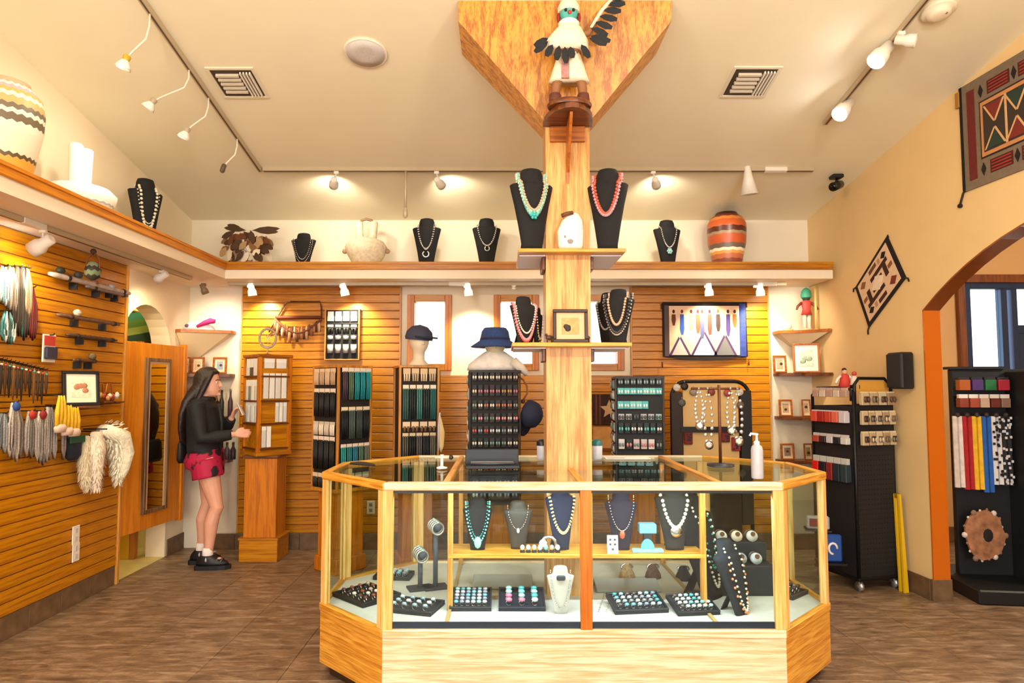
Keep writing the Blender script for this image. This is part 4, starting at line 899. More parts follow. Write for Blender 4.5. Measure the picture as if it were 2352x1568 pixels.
hang_cards(fL, w, bz1 - .58 * H, bz1 - .85 * H, 4, '#f0dccc', ['#0a0d0e'], 'black bead strand in the lower row of the left tower, left face', g, 4, 'bead_strand_card', hh=.14)
hang_cards(fL, w, bz1 - .88 * H, bz0 + .005, 4, '#e8cdb0', ['#2a1c18'], 'dark bead strand in the bottom row of the left tower, left face', g, 4, 'bead_strand_card', hh=.35)
hang_cards(fR, w, bz1 - .02, bz1 - .28 * H, 5, '#f0dcc8', ['#4a3440', '#58705a', '#1f8f92', '#1a8a96', '#1f8f92'], 'bead strand in the top row of the left tower, right face', g, 3, 'bead_strand_card', hh=.14, d=.03)
hang_cards(fR, w, bz1 - .34 * H, bz1 - .60 * H, 4, '#f2dcba', ['#101216', '#4a5856', '#3a4240', '#16181e'], 'dark bead strand in the middle row of the left tower, right face', g, 4, 'bead_strand_card', hh=.13)
hang_cards(fR, w, bz1 - .64 * H, bz1 - .84 * H, 5, '#f4d8c4', ['#1d8f8c', '#23797a', '#2a6f8a', '#4a6a58', '#6a6a5a'], 'teal bead strand in the lower row of the left tower, right face', g, 3, 'bead_strand_card', hh=.15)
hang_cards(fR, w, bz1 - .88 * H, bz0 + .005, 4, '#e8d0a8', ['#3a2c24'], 'dark bead strand in the bottom row of the left tower, right face', g, 4, 'bead_strand_card', hh=.35)
BC = Vector((PY(953, 1000, 5.45).x, 5.5, 0)); S3 = .33; rz = .30
tower('tall oak tower hung with turquoise strands under the capped mannequin head', BC, S3, bz0, bz1, rz, (.25, .12))
fF, fS = face_matrix(BC, S3, rz, 0), face_matrix(BC, S3, rz, 1); g = 'bead strands on the second tower'; w = S3 - .05
hang_cards(fF, w, bz1 - .025, bz1 - .13 * H, 4, '#d8b890', ['#e6cdae', '#cbb08e'], 'cream bead strand in the top row of the second tower', g, 3, 'bead_strand_card', hh=.45)
hang_cards(fF, w, bz1 - .16 * H, bz1 - .44 * H, 5, '#efdcc6', ['#3e6a62', '#20302e', '#4a8a84', '#26383a', '#2f6f70'], 'turquoise and dark strand in the upper row of the second tower', g, 3, 'bead_strand_card', hh=.13)
hang_cards(fF, w, bz1 - .46 * H, bz1 - .54 * H, 4, '#ecd0ac', ['#7a5a3c'], 'short tan strand in the middle row of the second tower', g, 2, 'bead_strand_card', hh=.6)
hang_cards(fF, w, bz1 - .55 * H, bz1 - .78 * H, 5, '#dcc4a0', ['#55584e', '#16181c', '#5a5a60', '#2a2c38', '#6a6a60'], 'grey and dark strand in the lower row of the second tower', g, 3, 'bead_strand_card', hh=.13)
hang_cards(fF, w, bz1 - .80 * H, bz0 + .005, 5, '#8a8a70', ['#3a7a74', '#2a3e3e', '#4a6a5e', '#8a8468', '#5a5648'], 'teal strand in the bottom row of the second tower', g, 3, 'bead_strand_card', hh=.2)
hang_cards(fS, w, bz1 - .03, bz1 - .22 * H, 3, '#7a6a54', ['#3a4240'], 'dark strand on the upper side face of the second tower', g, 3, 'bead_strand_card', hh=.1)
hang_cards(fS, w, bz1 - .32 * H, bz1 - .58 * H, 3, '#ecd8b8', ['#2a1a16'], 'dark strand on the middle side face of the second tower', g, 3, 'bead_strand_card', hh=.15)
hang_cards(fS, w, bz1 - .62 * H, bz1 - .84 * H, 3, '#caa880', ['#0c0c0e'], 'black strand on the lower side face of the second tower', g, 3, 'bead_strand_card', hh=.15)
p = PY(1014, 1000, 5.4)
t = T('feather_fan', 'white and tan feather hanging beside the second tower', 'feather', (p.x, 5.36, p.z - .13)); MB().loft([(0, 0, 0, .005, .004, .004), (.005, 0, .05, .02, .006, .006), (.008, 0, .16, .024, .008, .008), (0, 0, .24, .012, .006, .006), (-.01, 0, .30, .004, .003, .003)], 10).obj('vane', M('#e6c88a', .8), t); MB().tube([(-.02, 0, .01), (-.02, 0, .2), (-.01, 0, .32)], .008, 6).obj('ribbon', M('#d6d2e2', .7), t)

# --- earring tower with the bucket-hat head, turquoise tower
def bits(fm, w, ztop, zbot, n, cols, label, grp, name='earring_card', rows=1, cat='jewellery card', seed=1, sz=(.8, .8)):
    rr = random.Random(seed); p = w / n; h = (ztop - zbot) / rows
    key = ('bit', round(p, 3), round(h, 3), sz)
    if key not in HM:
        HM[key] = (MB().box((0, -.006, 0), (p * sz[0], .008, h * sz[1]), .002).mesh('card'), MB().ball((-p * .2, -.013, -h * .06), p * .18, 6, (1, .5, 1.6)).ball((p * .2, -.013, -h * .06), p * .18, 6, (1, .5, 1.6)).mesh('earring_pair'))
    for r in range(rows):
        for i in range(n):
            o = put(HM[key][0], name, M(cols[0][rr.randrange(len(cols[0]))], .6), None, label=ORD[i] + ' ' + label + (', row %s down' % ['one', 'two', 'three', 'four', 'five', 'six', 'seven', 'eight'][r] if rows > 1 else ''), cat=cat, group=grp)
            o.matrix_world = fm @ Matrix.Translation(((i + .5) * p - w / 2, 0, ztop - (r + .5) * h)); put(HM[key][1], 'earring_pair', M(cols[1][rr.randrange(len(cols[1]))], .3), o)
EC = Vector((PY(1133, 1000, 5.0).x, 5.15, 0)); S4 = .385; ez1, ez0 = PY(1133, 850, 4.96).z, PY(1133, 1150, 4.96).z; rz = .07
tower('dark tower crowded with earrings under the bucket hat head', EC, S4, ez0, ez1, rz, (.24, .1), M('#1a1412', .5), M('#15110f', .7), 'dark earring towers', .012)
fF, fS = face_matrix(EC, S4, rz, 0), face_matrix(EC, S4, rz, 3); H = ez1 - ez0
dk = (['#1c1a1e', '#2a2226', '#14161a'], ['#c8a88c', '#9aa4a0', '#d8cfc4', '#a05a44', '#6f8a84'])
rowsE = [('top', .01, .09, ['#c8b8a4', '#e8dccc', '#3a3430']), ('second', .10, .21, ['#b8935c', '#c07a8a', '#e0d0b8']), ('third', .22, .31, ['#8a9a94', '#e8e4dc', '#c87a5a']), ('fourth', .32, .41, ['#e89aa4', '#d8d4d0', '#6a8a7a']), ('fifth', .42, .50, ['#d8dce4', '#c8584a', '#8a9aa8']), ('sixth', .51, .60, ['#7a9a94', '#e2ded6']), ('seventh', .61, .70, ['#dfe2e4', '#a8b0b4']), ('eighth', .71, .79, ['#b8442c', '#d8a45a', '#c8bca8'])]
for i, (nm, a, b, cc) in enumerate(rowsE): bits(fF, S4 - .03, ez1 - a * H, ez1 - b * H, 8, (dk[0], cc), nm + ' row earring card on the dark tower front', 'earring cards on the dark tower', seed=i)
bits(fS, S4 - .03, ez1 - .02, ez1 - .78 * H, 5, (['#8a7a6c', '#2a2420', '#c0a890'], ['#d8cfc4', '#7fa8a0']), 'earring card on the narrow left side of the dark tower', 'side earring cards on the dark tower', rows=7, seed=40)
fr = face_matrix(EC, S4, rz, 0)
bits(fr, S4 - .03, ez1 - .81 * H, ez0 + .01, 6, (['#22242c', '#30343e'], ['#8a8f98', '#c8ccd0']), 'grey earring card at the foot of the dark tower', 'lowest earring cards on the dark tower', rows=2, seed=9)
def cap_mesh(): return MB().lathe([(.11, 0), (.108, .03), (.095, .07), (.06, .10), (.01, .112)], 20)
p = PY(1207, 950, 5.1)
t = T('baseball_cap', 'navy cap hanging on the right side of the dark earring tower', 'cap', (p.x + .02, 5.1, p.z), rot=(RAD(100), RAD(20), RAD(60))); cap_mesh().obj('crown', M('#1c2340', .8), t); MB().prism([(.10 * math.cos(RAD(q)), -.06 - .12 * math.sin(RAD(q))) for q in range(0, 181, 15)], -.004, .004).obj('brim', M('#161a30', .8), t)
p = PY(1207, 880, 5.08); t = T('lanyard', 'brown braided lanyard hanging at the right of the dark earring tower', 'lanyard', (p.x, 5.06, p.z - .08)); MB().tube([(-.06, 0, .13), (-.02, 0, .11), (.01, 0, .06), (.012, 0, .0), (-.02, 0, -.05)], .008, 6).obj('cord', M('#8a5a34', .7), t); MB().ball((-.02, 0, -.06), .018, 8).obj('tassel', M('#5a3820', .7), t)

TC = Vector((PY(1472, 1000, 4.9).x, 5.02, 0)); S5 = .355; tz1, tz0 = PY(1472, 864, 4.85).z, PY(1472, 1100, 4.85).z; rz = -.10
tower('narrow tower of turquoise jewellery cards right of the pillar', TC, S5, tz0, tz1, rz, (.22, .1), M('#23201f', .5), M('#1b1c20', .7), 'dark earring towers', .014)
fF, fS = face_matrix(TC, S5, rz, 0), face_matrix(TC, S5, rz, 3); H = tz1 - tz0; w = S5 - .03
TQC = ['#5fc0c4', '#53b4ba', '#74c8c8']
bits(fF, w, tz1 - .01, tz1 - .09 * H, 7, (['#22262e', '#3a3a44'], ['#8fa8ac']), 'dark card in the top row of the turquoise tower', 'cards on the turquoise tower', seed=1)
bits(fF, w, tz1 - .10 * H, tz1 - .19 * H, 7, (TQC, ['#e8f4f4']), 'turquoise card in the second row of the turquoise tower', 'cards on the turquoise tower', seed=2, sz=(.98, .7))
bits(fF @ Matrix.Translation((-.05, 0, 0)), w - .1, tz1 - .23 * H, tz1 - .33 * H, 5, (TQC, ['#e8f4f4']), 'turquoise card in the third row of the turquoise tower', 'cards on the turquoise tower', seed=3, sz=(.98, .75))
bits(fF, w, tz1 - .36 * H, tz1 - .43 * H, 6, (['#aeb4b6', '#2a2c30', '#8fb8b4'], ['#4a4a4e']), 'grey card in the fourth row of the turquoise tower', 'cards on the turquoise tower', seed=4)
bits(fF, w, tz1 - .44 * H, tz1 - .57 * H, 7, (['#15171b', '#1c2a2c'], ['#e0e4e2', '#5fc0c4']), 'black card with pale studs in the fifth row of the turquoise tower', 'cards on the turquoise tower', seed=5)
bits(fF, w, tz1 - .60 * H, tz1 - .72 * H, 6, (['#c8b8ba', '#1d1e24', '#d6cfd2'], ['#7a8a8a', '#c88a8a']), 'pale card in the sixth row of the turquoise tower', 'cards on the turquoise tower', seed=6)
bits(fF, w, tz1 - .76 * H, tz1 - .88 * H, 5, (['#5fb4dc', '#74bcd8', '#1b2030'], ['#d8eef4']), 'sky blue card in the lowest row of the turquoise tower', 'cards on the turquoise tower', seed=7)
bits(fS, w, tz1 - .02, tz0 + .1, 4, (['#b8a49c', '#2a2a30', '#8a8488', '#d8ccc4'], ['#5a8a94', '#d0d4d6']), 'card on the left side of the turquoise tower', 'side cards on the turquoise tower', rows=8, seed=8)

# --- mannequin heads with hats
def mhead(name, label, loc, h, mat, rz=0.0, face=True):
    t = T(name, label, 'mannequin head', loc, rz)
    r = h * .30
    MB().loft([(0, 0, 0, h * .26, h * .24, h * .24), (0, 0, h * .05, h * .25, h * .23, h * .23), (0, .01 * h, h * .16, h * .15, h * .15, h * .16), (0, 0, h * .34, h * .15, h * .16, h * .17), (0, -.03 * h, h * .42, h * .18, h * .24, h * .18), (0, -.02 * h, h * .55, h * .24, h * .28, h * .26), (0, 0, h * .72, h * .27, h * .29, h * .31), (0, .01 * h, h * .87, h * .24, h * .26, h * .28), (0, .01 * h, h * .96, h * .14, h * .16, h * .17), (0, .01 * h, h, h * .03, h * .03, h * .03)], 20).obj('head_form', mat, t)
    MB().loft([(0, -h * .28, h * .52, h * .035, h * .05, h * .02), (0, -h * .29, h * .56, h * .03, h * .06, h * .02), (0, -h * .28, h * .66, h * .015, h * .02, h * .01)], 8).obj('nose', mat, t)
    return t
hz = bz1; hh = PY(962, 750, 5.5).z - hz
mhead('mannequin_head', 'cream mannequin head wearing a dark visor cap in front of the left window', (PY(962, 800, 5.5).x, 5.5, hz), hh, M('#ecdcc0', .5), .5)
t = T('visor_cap', 'dark blue grey cap on the left mannequin head', 'cap', (PY(962, 800, 5.5).x, 5.5, hz + hh * .66), .9, rot=(RAD(6), 0, .9)); k = hh * .36
MB().lathe([(k * .96, 0), (k, .2 * k), (k * .9, .6 * k), (k * .55, .95 * k), (k * .03, 1.08 * k)], 20).obj('crown', M('#3c3f56', .8), t); MB().prism([(k * .9 * math.cos(RAD(q)), -k * .5 - k * 1.0 * math.sin(RAD(q))) for q in range(0, 181, 15)], .02, .035).obj('brim', M('#23263a', .8), t)
hx = PY(1137, 800, 5.12).x; hz = ez1; hh = PY(1137, 755, 5.12).z - hz
mhead('mannequin_head', 'pale mannequin head wearing the blue bucket hat', (hx, 5.15, hz), hh, M('#d8cdae', .5), 0)
t = T('bucket_hat', 'blue bucket hat on the right mannequin head', 'hat', (hx, 5.15, hz + hh * .68)); k = hh * .33
MB().lathe([(k * 1.75, -.35 * k), (k * 1.78, -.3 * k), (k * 1.1, .15 * k), (k * .98, .8 * k), (k * .8, 1.05 * k), (k * .02, 1.1 * k)], 24).obj('crown_and_brim', M('#2f4a86', .85, var=.2, scale=60), t); MB().lathe([(k * 1.12, .1 * k), (k * 1.1, .3 * k), (k * 1.08, .32 * k)], 24).obj('hat_band', M('#1c2a5a', .8), t)
t = T('white_scarf', 'white fluffy scarf draped on top of the dark earring tower', 'scarf', (hx, 5.15, hz)); r3 = random.Random(4)
MB().loft([(0, 0, 0.003, .22, .14, .14), (0, 0, .05, .21, .14, .13), (0, 0, .10, .15, .11, .1), (0, 0, .15, .08, .08, .08), (0, 0, .16, .05, .06, .06)], 20).obj('folded_body', M('#eee9e6', .9, var=.08, scale=25, bump=.6), t)
MB().tube([(.14, -.1, .07), (.2, -.12, .02), (.25, -.1, -.03)], [.04, .035, .02], 8).obj('loose_end', M('#e4dcd4', .9, bump=.6), t)

# --- black arched rack with tan boards
GX0, GX1 = PY(1538, 900, 5.75).x, PY(1734, 900, 5.75).x; gz1 = PY(1630, 870, 5.75).z; gm = (GX0 + GX1) / 2; gw = (GX1 - GX0) / 2
t = T('arched_rack', 'black arched metal rack with tan boards against the right slatwall', 'display rack', (gm, 5.80, 0))
pts = [(-gw + .03, 0, 0), (-gw + .03, 0, gz1 - .16)] + [(-gw + .03 + .13 - .13 * math.cos(RAD(q)), 0, gz1 - .16 + .14 * math.sin(RAD(q))) for q in range(15, 91, 15)] + [(gw - .03 - .13 + .13 * math.sin(RAD(q)), 0, gz1 - .16 + .14 * math.cos(RAD(q))) for q in range(0, 91, 15)] + [(gw - .03, 0, 0)]
MB().tube(pts, .017, 8).obj('arched_frame', BLKMETAL, t)
TAN = M('#e0b878', .7)
for z0, z1 in ((gz1 - .42, gz1 - .03), (gz1 - .92, gz1 - .47)): MB().bx(-gw + .13, gw - .13, .005, .025, z0, z1).obj('tan_board', TAN, t)
MB().bx(-gw + .02, -gw + .12, -.02, .03, .3, gz1 - .12, .004).obj('side_panel', M('#2a1712', .6), t); MB().bx(gw - .12, gw - .02, -.02, .03, .3, gz1 - .10, .004).obj('side_panel', BLACK, t)
MB().bx(-gw + .1, gw - .1, -.03, .02, gz1 - .47, gz1 - .42).obj('cross_rail', BLKMETAL, t); MB().bx(-gw, gw, -.16, .16, 0, .06, .01).obj('base', BLKMETAL, t); MB().bx(-gw + .12, gw - .12, .0, .03, .06, gz1 - .92).obj('lower_panel', BLKMETAL, t)
fm = Matrix.Translation((gm, 5.80, 0))
for i, (px, py, c) in enumerate(((1555, 890, '#d8d0cc'), (1573, 887, '#1d1a18'), (1594, 900, '#9a8a7a'), (1635, 900, '#8a3a2c'), (1567, 925, '#5a5a54'), (1672, 902, '#a8443a'), (1700, 900, '#cfc6be'), (1702, 930, '#6a5a4c'))):
    q = PY(px, py, 5.77); o = T('medallion', ['pale medallion at the top left of the tan board', 'black medallion at the top of the tan board', 'grey brown medallion at the top of the tan board', 'dark red medallion at the top centre of the tan board', 'grey medallion second down on the left of the tan board', 'red medallion right of centre on the tan board', 'pale medallion at the top right of the tan board', 'brown medallion at the right of the tan board'][i], 'medallion', (q.x, 5.785, q.z), group='medallions on the arched rack'); MB().lathe([(.03, 0), (.034, .006), (.028, .012), (.012, .016)], 14, mx=Matrix.Rotation(RAD(90), 4, 'X')).obj('disc', M(c, .5, var=.3, scale=80), o); MB().cyl((0, -.004, .03), (0, -.004, .05), .003, n=6).obj('loop', SILVER, o)
for i, (px, py, c) in enumerate(((1582, 1005, '#7a1c1c'), (1668, 1000, '#7a1c1c'), (1692, 1020, '#9a2a2a'))):
    q = PY(px, py, 5.77); o = T('beaded_pouch', ['dark red patterned pouch at the lower left of the arched rack', 'dark red pouch beside the stand pole on the arched rack', 'dark red striped pouch at the lower right of the arched rack'][i], 'pouch', (q.x, 5.785, q.z - .06), group='red pouches on the arched rack')
    MB().box((0, 0, .06), (.075, .02, .12), .006).obj('body', M(c, .7), o)
    mb = MB(); rr = random.Random(i)
    for a in range(7): mb.box(((rr.random() - .5) * .05, -.011, .01 + rr.random() * .1), (.018, .003, .014))
    mb.obj('bead_pattern', M('#1a1416', .6), o)

# ---------------------------------------------------------------- wall pieces
p0, p1 = PY(632, 728, 6.12), PY(738, 728, 6.12)
t = T('fringed_bandolier', 'leather bandolier with hanging hide fringe on the left slatwall', 'wall hanging', (p0.x, 6.13, p0.z)); L = p1.x - p0.x
MB().tube([(0, 0, 0), (L, 0, 0)], .014, 8).obj('rod', M('#6a2a16', .6), t)
MB().tube([(-.06, .0, -.14), (.0, 0, -.02), (.05, 0, .06), (.10, 0, .14), (.14, 0, .15)], .009, 6).obj('strap', M('#7a6044', .7, var=.5, scale=60), t); MB().tube([(L, 0, .0), (L - .005, 0, .1), (L - .02, 0, .15), (.14, 0, .15)], .006, 6).obj('strap', M('#5a3018', .7), t)
cols = ['#8a5a38', '#b07a54', '#5a2a16', '#c89a78', '#7a4428']; rr = random.Random(8)
for i in range(19):
    x = L * (i + .4) / 19 - .01; d = math.sin(math.pi * (i + .5) / 19); top = -.02 - .10 * d * (.7 if i % 3 else 1); ln = .09 + .05 * rr.random()
    MB().loft([(x, 0, top, .006, .006, .006), (x, -.005, top - ln * .4, .016, .008, .008), (x, 0, top - ln, .012, .006, .006)], 8).obj('hide_tab', M(cols[i % 5], .8), t)
MB().tube([(L * i / 10, -.004, -.02 - .13 * math.sin(math.pi * i / 10)) for i in range(11)], .012, 6).obj('lower_cord', M('#6a3a20', .8), t)
p0, p1 = PY(748, 824, 6.12), PY(824, 712, 6.12); w, h = p1.x - p0.x, p1.z - p0.z
t = T('earring_board', 'black earring board with oak frame on the left slatwall', 'display board', ((p0.x + p1.x) / 2, 6.12, p0.z))
MB().bx(-w / 2, w / 2, 0, .03, 0, h).obj('velvet_panel', M('#15151a', .8), t)
for x0, x1, z0, z1 in ((-w / 2 - .014, -w / 2, -.012, h + .012), (w / 2, w / 2 + .014, -.012, h + .012)): MB().bx(x0, x1, -.012, .033, z0, z1, .002).obj('frame_bar', OAKZ, t)
for z0, z1 in ((-.012, 0), (h, h + .012)): MB().bx(-w / 2, w / 2, -.012, .033, z0, z1, .002).obj('frame_bar', OAKX, t)
for zz in (.72, .64): MB().bx(-w / 2, w / 2, -.01, .0, zz * h - .006, zz * h + .006).obj('peg_strip', BLACK, t)
fm = Matrix.Translation(((p0.x + p1.x) / 2, 6.119, p0.z)); rowsB = ((.97, .77, '#ece6e0', '#dad0c8', 'white card in the top row of the black earring board', 0), (.70, .52, '#e2cdbb', '#17171c', 'cream headed earring card in the middle row of the black earring board', 2), (.50, .40, '#3a3a40', '#d8d6d4', 'small silver earring in the upper black rows of the earring board', 1), (.30, .12, '#c4c0be', '#b0acac', 'large silver earring in the bottom row of the black earring board', 1))
for a, b, c1, c2, lab, st in rowsB: hang_cards(fm, w * .96, a * h, b * h, 4, c1, [c2], lab, 'cards on the black earring board', st, 'earring_card', hh=.45, hw=.75)
# pictorial rug
p0, p1 = PY(1524, 823, 6.12), PY(1714, 693, 6.12); w, h = p1.x - p0.x, p1.z - p0.z
t = T('pictorial_rug', 'woven pictorial rug with rows of figures on the right slatwall', 'rug', (p0.x, 6.135, p0.z))
def q4(x0, x1, z0, z1): return [(x0 * w, z0 * h), (x1 * w, z0 * h), (x1 * w, z1 * h), (x0 * w, z1 * h)]
MB().prism([(0, .03 * h), (.25 * w, -.02 * h), (.5 * w, -.035 * h), (.75 * w, -.02 * h), (w * 1.01, .03 * h), (w, h), (0, h)], -.006, .006, 'xz').obj('border', M('#1c1216', .9), t)
MB().prism(q4(.075, .915, .06, .93), -.010, -.005, 'xz').obj('field', M('#e6c2a4', .9, var=.12, scale=12), t)
MB().prism(q4(.02, .07, .04, .94), -.009, -.005, 'xz').obj('side_stripe', M('#5a4a4c', .9), t); MB().prism(q4(.92, .99, .04, .97), -.012, -.005, 'xz').obj('side_stripe', M('#2a3c8a', .9, var=.3, scale=25), t)
figs = ((.23, '#2c4aa8', '#7a2a2a', .42), (.34, '#a8806c', '#5a2a20', .5), (.42, '#b8442c', '#7a2418', .45), (.47, '#4a4a7a', '#5a2a20', .35), (.56, '#7a3a30', '#6a1a1a', .42), (.66, '#3a2a2a', '#8a5a3a', .48), (.78, '#4a3a7a', '#3a2a4a', .40), (.86, '#b85a2c', '#5a2a18', .55), (.13, '#6a3a30', '#3a1c16', .58))
for i, (x, c, hc_, zb) in enumerate(figs):
    f = MB().prism([((x - .022) * w, .78 * h), ((x + .022) * w, .78 * h), ((x + .026) * w, (zb + .1) * h), ((x + .012) * w, zb * h), ((x - .012) * w, zb * h), ((x - .026) * w, (zb + .1) * h)], -.013, -.009, 'xz').obj('woven_figure', M(c, .9), t)
    MB().prism([((x + .016 * math.cos(RAD(q))) * w, (.83 + .035 * math.sin(RAD(q))) * h) for q in range(0, 360, 45)], -.013, -.009, 'xz').obj('woven_head', M(hc_, .9), f)
for x, c, s_ in ((.2, '#b8b0b0', .10), (.49, '#efe4d4', .13), (.74, '#6a6a70', .11)):
    MB().prism([((x - s_) * w, .06 * h), ((x + s_) * w, .06 * h), (x * w, (.06 + s_ * 2.9) * h)], -.012, -.009, 'xz').obj('woven_tipi', M(c, .9), t)
    for sg in (-1, 1): MB().prism([((x + sg * s_) * w, .06 * h), ((x + sg * (s_ + .03)) * w, .06 * h), ((x + sg * .012) * w, (.10 + s_ * 2.9) * h), (x * w, (.06 + s_ * 2.9) * h)], -.0125, -.009, 'xz').obj('tipi_edge', M('#4a3060', .9), t)
for x, z in ((-.01, .97), (1.01, 1.0), (-.01, -.06), (1.02, -.02)): MB().tube([(x * w, 0, z * h), (x * w, -.004, (z - .1) * h)], .006, 6).obj('corner_tassel', M('#5a2a18', .9), t)
# socket on the back wall
p = PY(852, 1165, 6.15); t = T('wall_socket', 'white socket plate low on the back slatwall', 'socket', (p.x, 6.153, p.z)); MB().box((0, -.004, 0), (.075, .008, .12), .003).obj('plate', M('#e9dccb', .5), t)
for z in (-.025, .025): MB().box((0, -.009, z), (.03, .003, .03), .001).obj('outlet', M('#8a7a6a', .5), t)
p = PY(480, 1160, 6.19)

# ---------------------------------------------------------------- corner shelf contents
def frames(lst, Z, Y, grp, fr): 
    for px0, px1, top, lab, mc, pc_ in lst:
        a, b = PY(px0, 800, Y), PY(px1, 800, Y); hh_ = PY(px0, top, Y).z - Z; picture('picture_frame', lab, ((a.x + b.x) / 2, Y, Z), b.x - a.x, hh_, 0, fr, mc, pc_, .08, grp, .13, k=1)
frames(((417, 438, 820, 'narrow framed print at the left of the second left corner shelf', '#f0dccb', '#c8a890'), (441, 470, 820, 'middle framed print on the second left corner shelf', '#f2d2b4', '#d0a880'), (490, 522, 820, 'right framed print on the second left corner shelf', '#f6dcc0', '#9aa4b0')), LSZ[1], 6.09, 'framed prints on the left corner shelf', MIDW)
frames(((1775, 1805, 816, 'small framed print on the second right corner shelf', '#f2dcc4', '#b8a080'),), RSZ[1], 6.08, 'framed prints on the right corner shelves', MIDW)
frames(((1786, 1816, 917, 'left framed print on the third right corner shelf', '#efd8bc', '#b89a78'), (1838, 1858, 917, 'right framed print on the third right corner shelf', '#efd8bc', '#c8a888')), RSZ[2], 6.08, 'framed prints on the right corner shelves', MIDW)
frames(((1787, 1818, 1018, 'left framed print on the lowest right corner shelf', '#e2ccb0', '#8a6a50'), (1840, 1860, 1018, 'right framed print on the lowest right corner shelf', '#e2ccb0', '#9a7a5c')), RSZ[3], 6.08, 'framed prints on the right corner shelves', MIDW)
a, b = PY(1824, 800, 6.0), PY(1884, 800, 6.0); picture('picture_frame', 'large cream framed picture on the second right corner shelf', ((a.x + b.x) / 2 - .01, 6.0, RSZ[1]), (b.x - a.x) * .95, PY(1850, 788, 6.0).z - RSZ[1], -.25, MIDWZ, '#fbf4e6', '#dcdcc8', .08, None, .07, motif='#a8b8a0', k=3)
# folded cloth shoes on the top left shelf
Z = LSZ[0]; p = PY(462, 740, 6.05)
t = T('cloth_bundle', 'white and magenta folded scarves on the top left corner shelf', 'scarf', (p.x, 6.07, Z))
MB().loft([(-.02, 0, .001, .15, .06, .05), (-.03, 0, .04, .13, .06, .05), (-.05, 0, .075, .07, .04, .04), (-.05, 0, .085, .02, .02, .02)], 16).obj('white_fold', M('#f2ecf0', .8), t)
MB().tube([(-.02, -.055, .03), (.04, -.06, .06), (.10, -.05, .085), (.14, -.045, .08)], [.015, .022, .028, .018], 8).obj('magenta_fold', M('#c02a70', .8), t); MB().ball((-.12, -.045, .04), .022, 8, (1, .6, .8)).obj('dark_end', M('#5a5068', .8), t)
# bottles on the lower left shelves
def bottle(label, px, top, Z, Y, r, c, cap, grp):
    p = PY(px, top, Y); h = p.z - Z; t = T('bottle', label, 'bottle', (p.x, Y, Z), group=grp)
    MB().lathe([(r * .9, 0), (r, .01), (r, h * .55), (r * .45, h * .72), (r * .38, h * .86)], 14).obj('body', M(c, .3), t); MB().lathe([(r * .45, h * .85), (r * .45, h), (r * .1, h)], 12).obj('cap', M(cap, .4), t)
for px, top, c, lab in ((497, 892, '#8a4a2a', 'amber brown bottle'), (510, 895, '#2a1c18', 'black bottle'), (530, 893, '#4a2c3a', 'plum coloured bottle')): bottle(lab + ' on the third left corner shelf', px, top, LSZ[2], 6.12, .022, c, '#3a2a26', 'bottles on the left corner shelves')
for px, c, lab in ((508, '#15161e', 'black jar'), (522, '#4a4048', 'grey jar with dark lid'), (536, '#3a3038', 'dim grey jar')): bottle(lab + ' on the lowest left corner shelf', px, 1015, LSZ[3], 6.12, .025, c, '#0f0f14', 'bottles on the left corner shelves')
# top right shelf: small kachina, stick, shell
Z = RSZ[0]; p = PY(1852, 660, 6.03); h = p.z - Z
t = T('kachina_figure', 'small figure with green headdress and red chest on the top right corner shelf', 'figurine', (p.x, 6.04, Z))
MB().lathe([(.05, 0), (.05, .015), (.02, .02)], 14).obj('base', M('#d8b890', .6), t)
for sx in (-1, 1): MB().loft([(sx * .022, 0, .015, .018, .026, .014), (sx * .022, 0, .05, .014, .014, .014), (sx * .02, 0, h * .4, .02, .02, .02)], 10).obj('leg', M('#e6d8c0', .6), t)
MB().loft([(0, 0, h * .36, .05, .035, .035), (0, 0, h * .5, .035, .03, .03), (0, 0, h * .66, .05, .035, .035), (0, 0, h * .7, .025, .025, .025)], 12).obj('torso', M('#c8443a', .6), t)
for sx in (-1, 1): MB().tube([(sx * .045, 0, h * .64), (sx * .085, -.01, h * .56), (sx * .10, -.02, h * .48)], [.014, .012, .008], 8).obj('arm', M('#7a3a30', .6), t)
MB().ball((0, 0, h * .76), .036, 12).obj('head', M('#1c3a30', .6), t); MB().lathe([(.045, h * .76), (.048, h * .82), (.04, h * .92), (.02, h * .98), (.003, h)], 16).obj('headdress', M('#3f9c7c', .6), t)
p = PY(1877, 660, 6.0); t = T('prayer_stick', 'pale upright stick at the right of the small figure', 'stick', (p.x - .01, 6.02, Z)); MB().cyl((0, 0, 0), (0, 0, PY(1877, 655, 6.0).z - Z), .013, .011, 10).obj('shaft', M('#e8c878', .6), t); MB().lathe([(.02, 0), (.02, .01), (.013, .012)], 10).obj('foot', M('#d8b468', .6), t)
p = PY(1810, 740, 6.08); t = T('shell_ornament', 'tiny white shell ornament on the top right corner shelf', 'ornament', (p.x, 6.09, Z)); MB().ball((0, 0, .04), .04, 12, (1, .7, .9)).obj('shell', M('#efe2c4', .5), t); MB().lathe([(.05, 0), (.05, .01), (.04, .012)], 14).obj('saucer', M('#b8925a', .6), t)

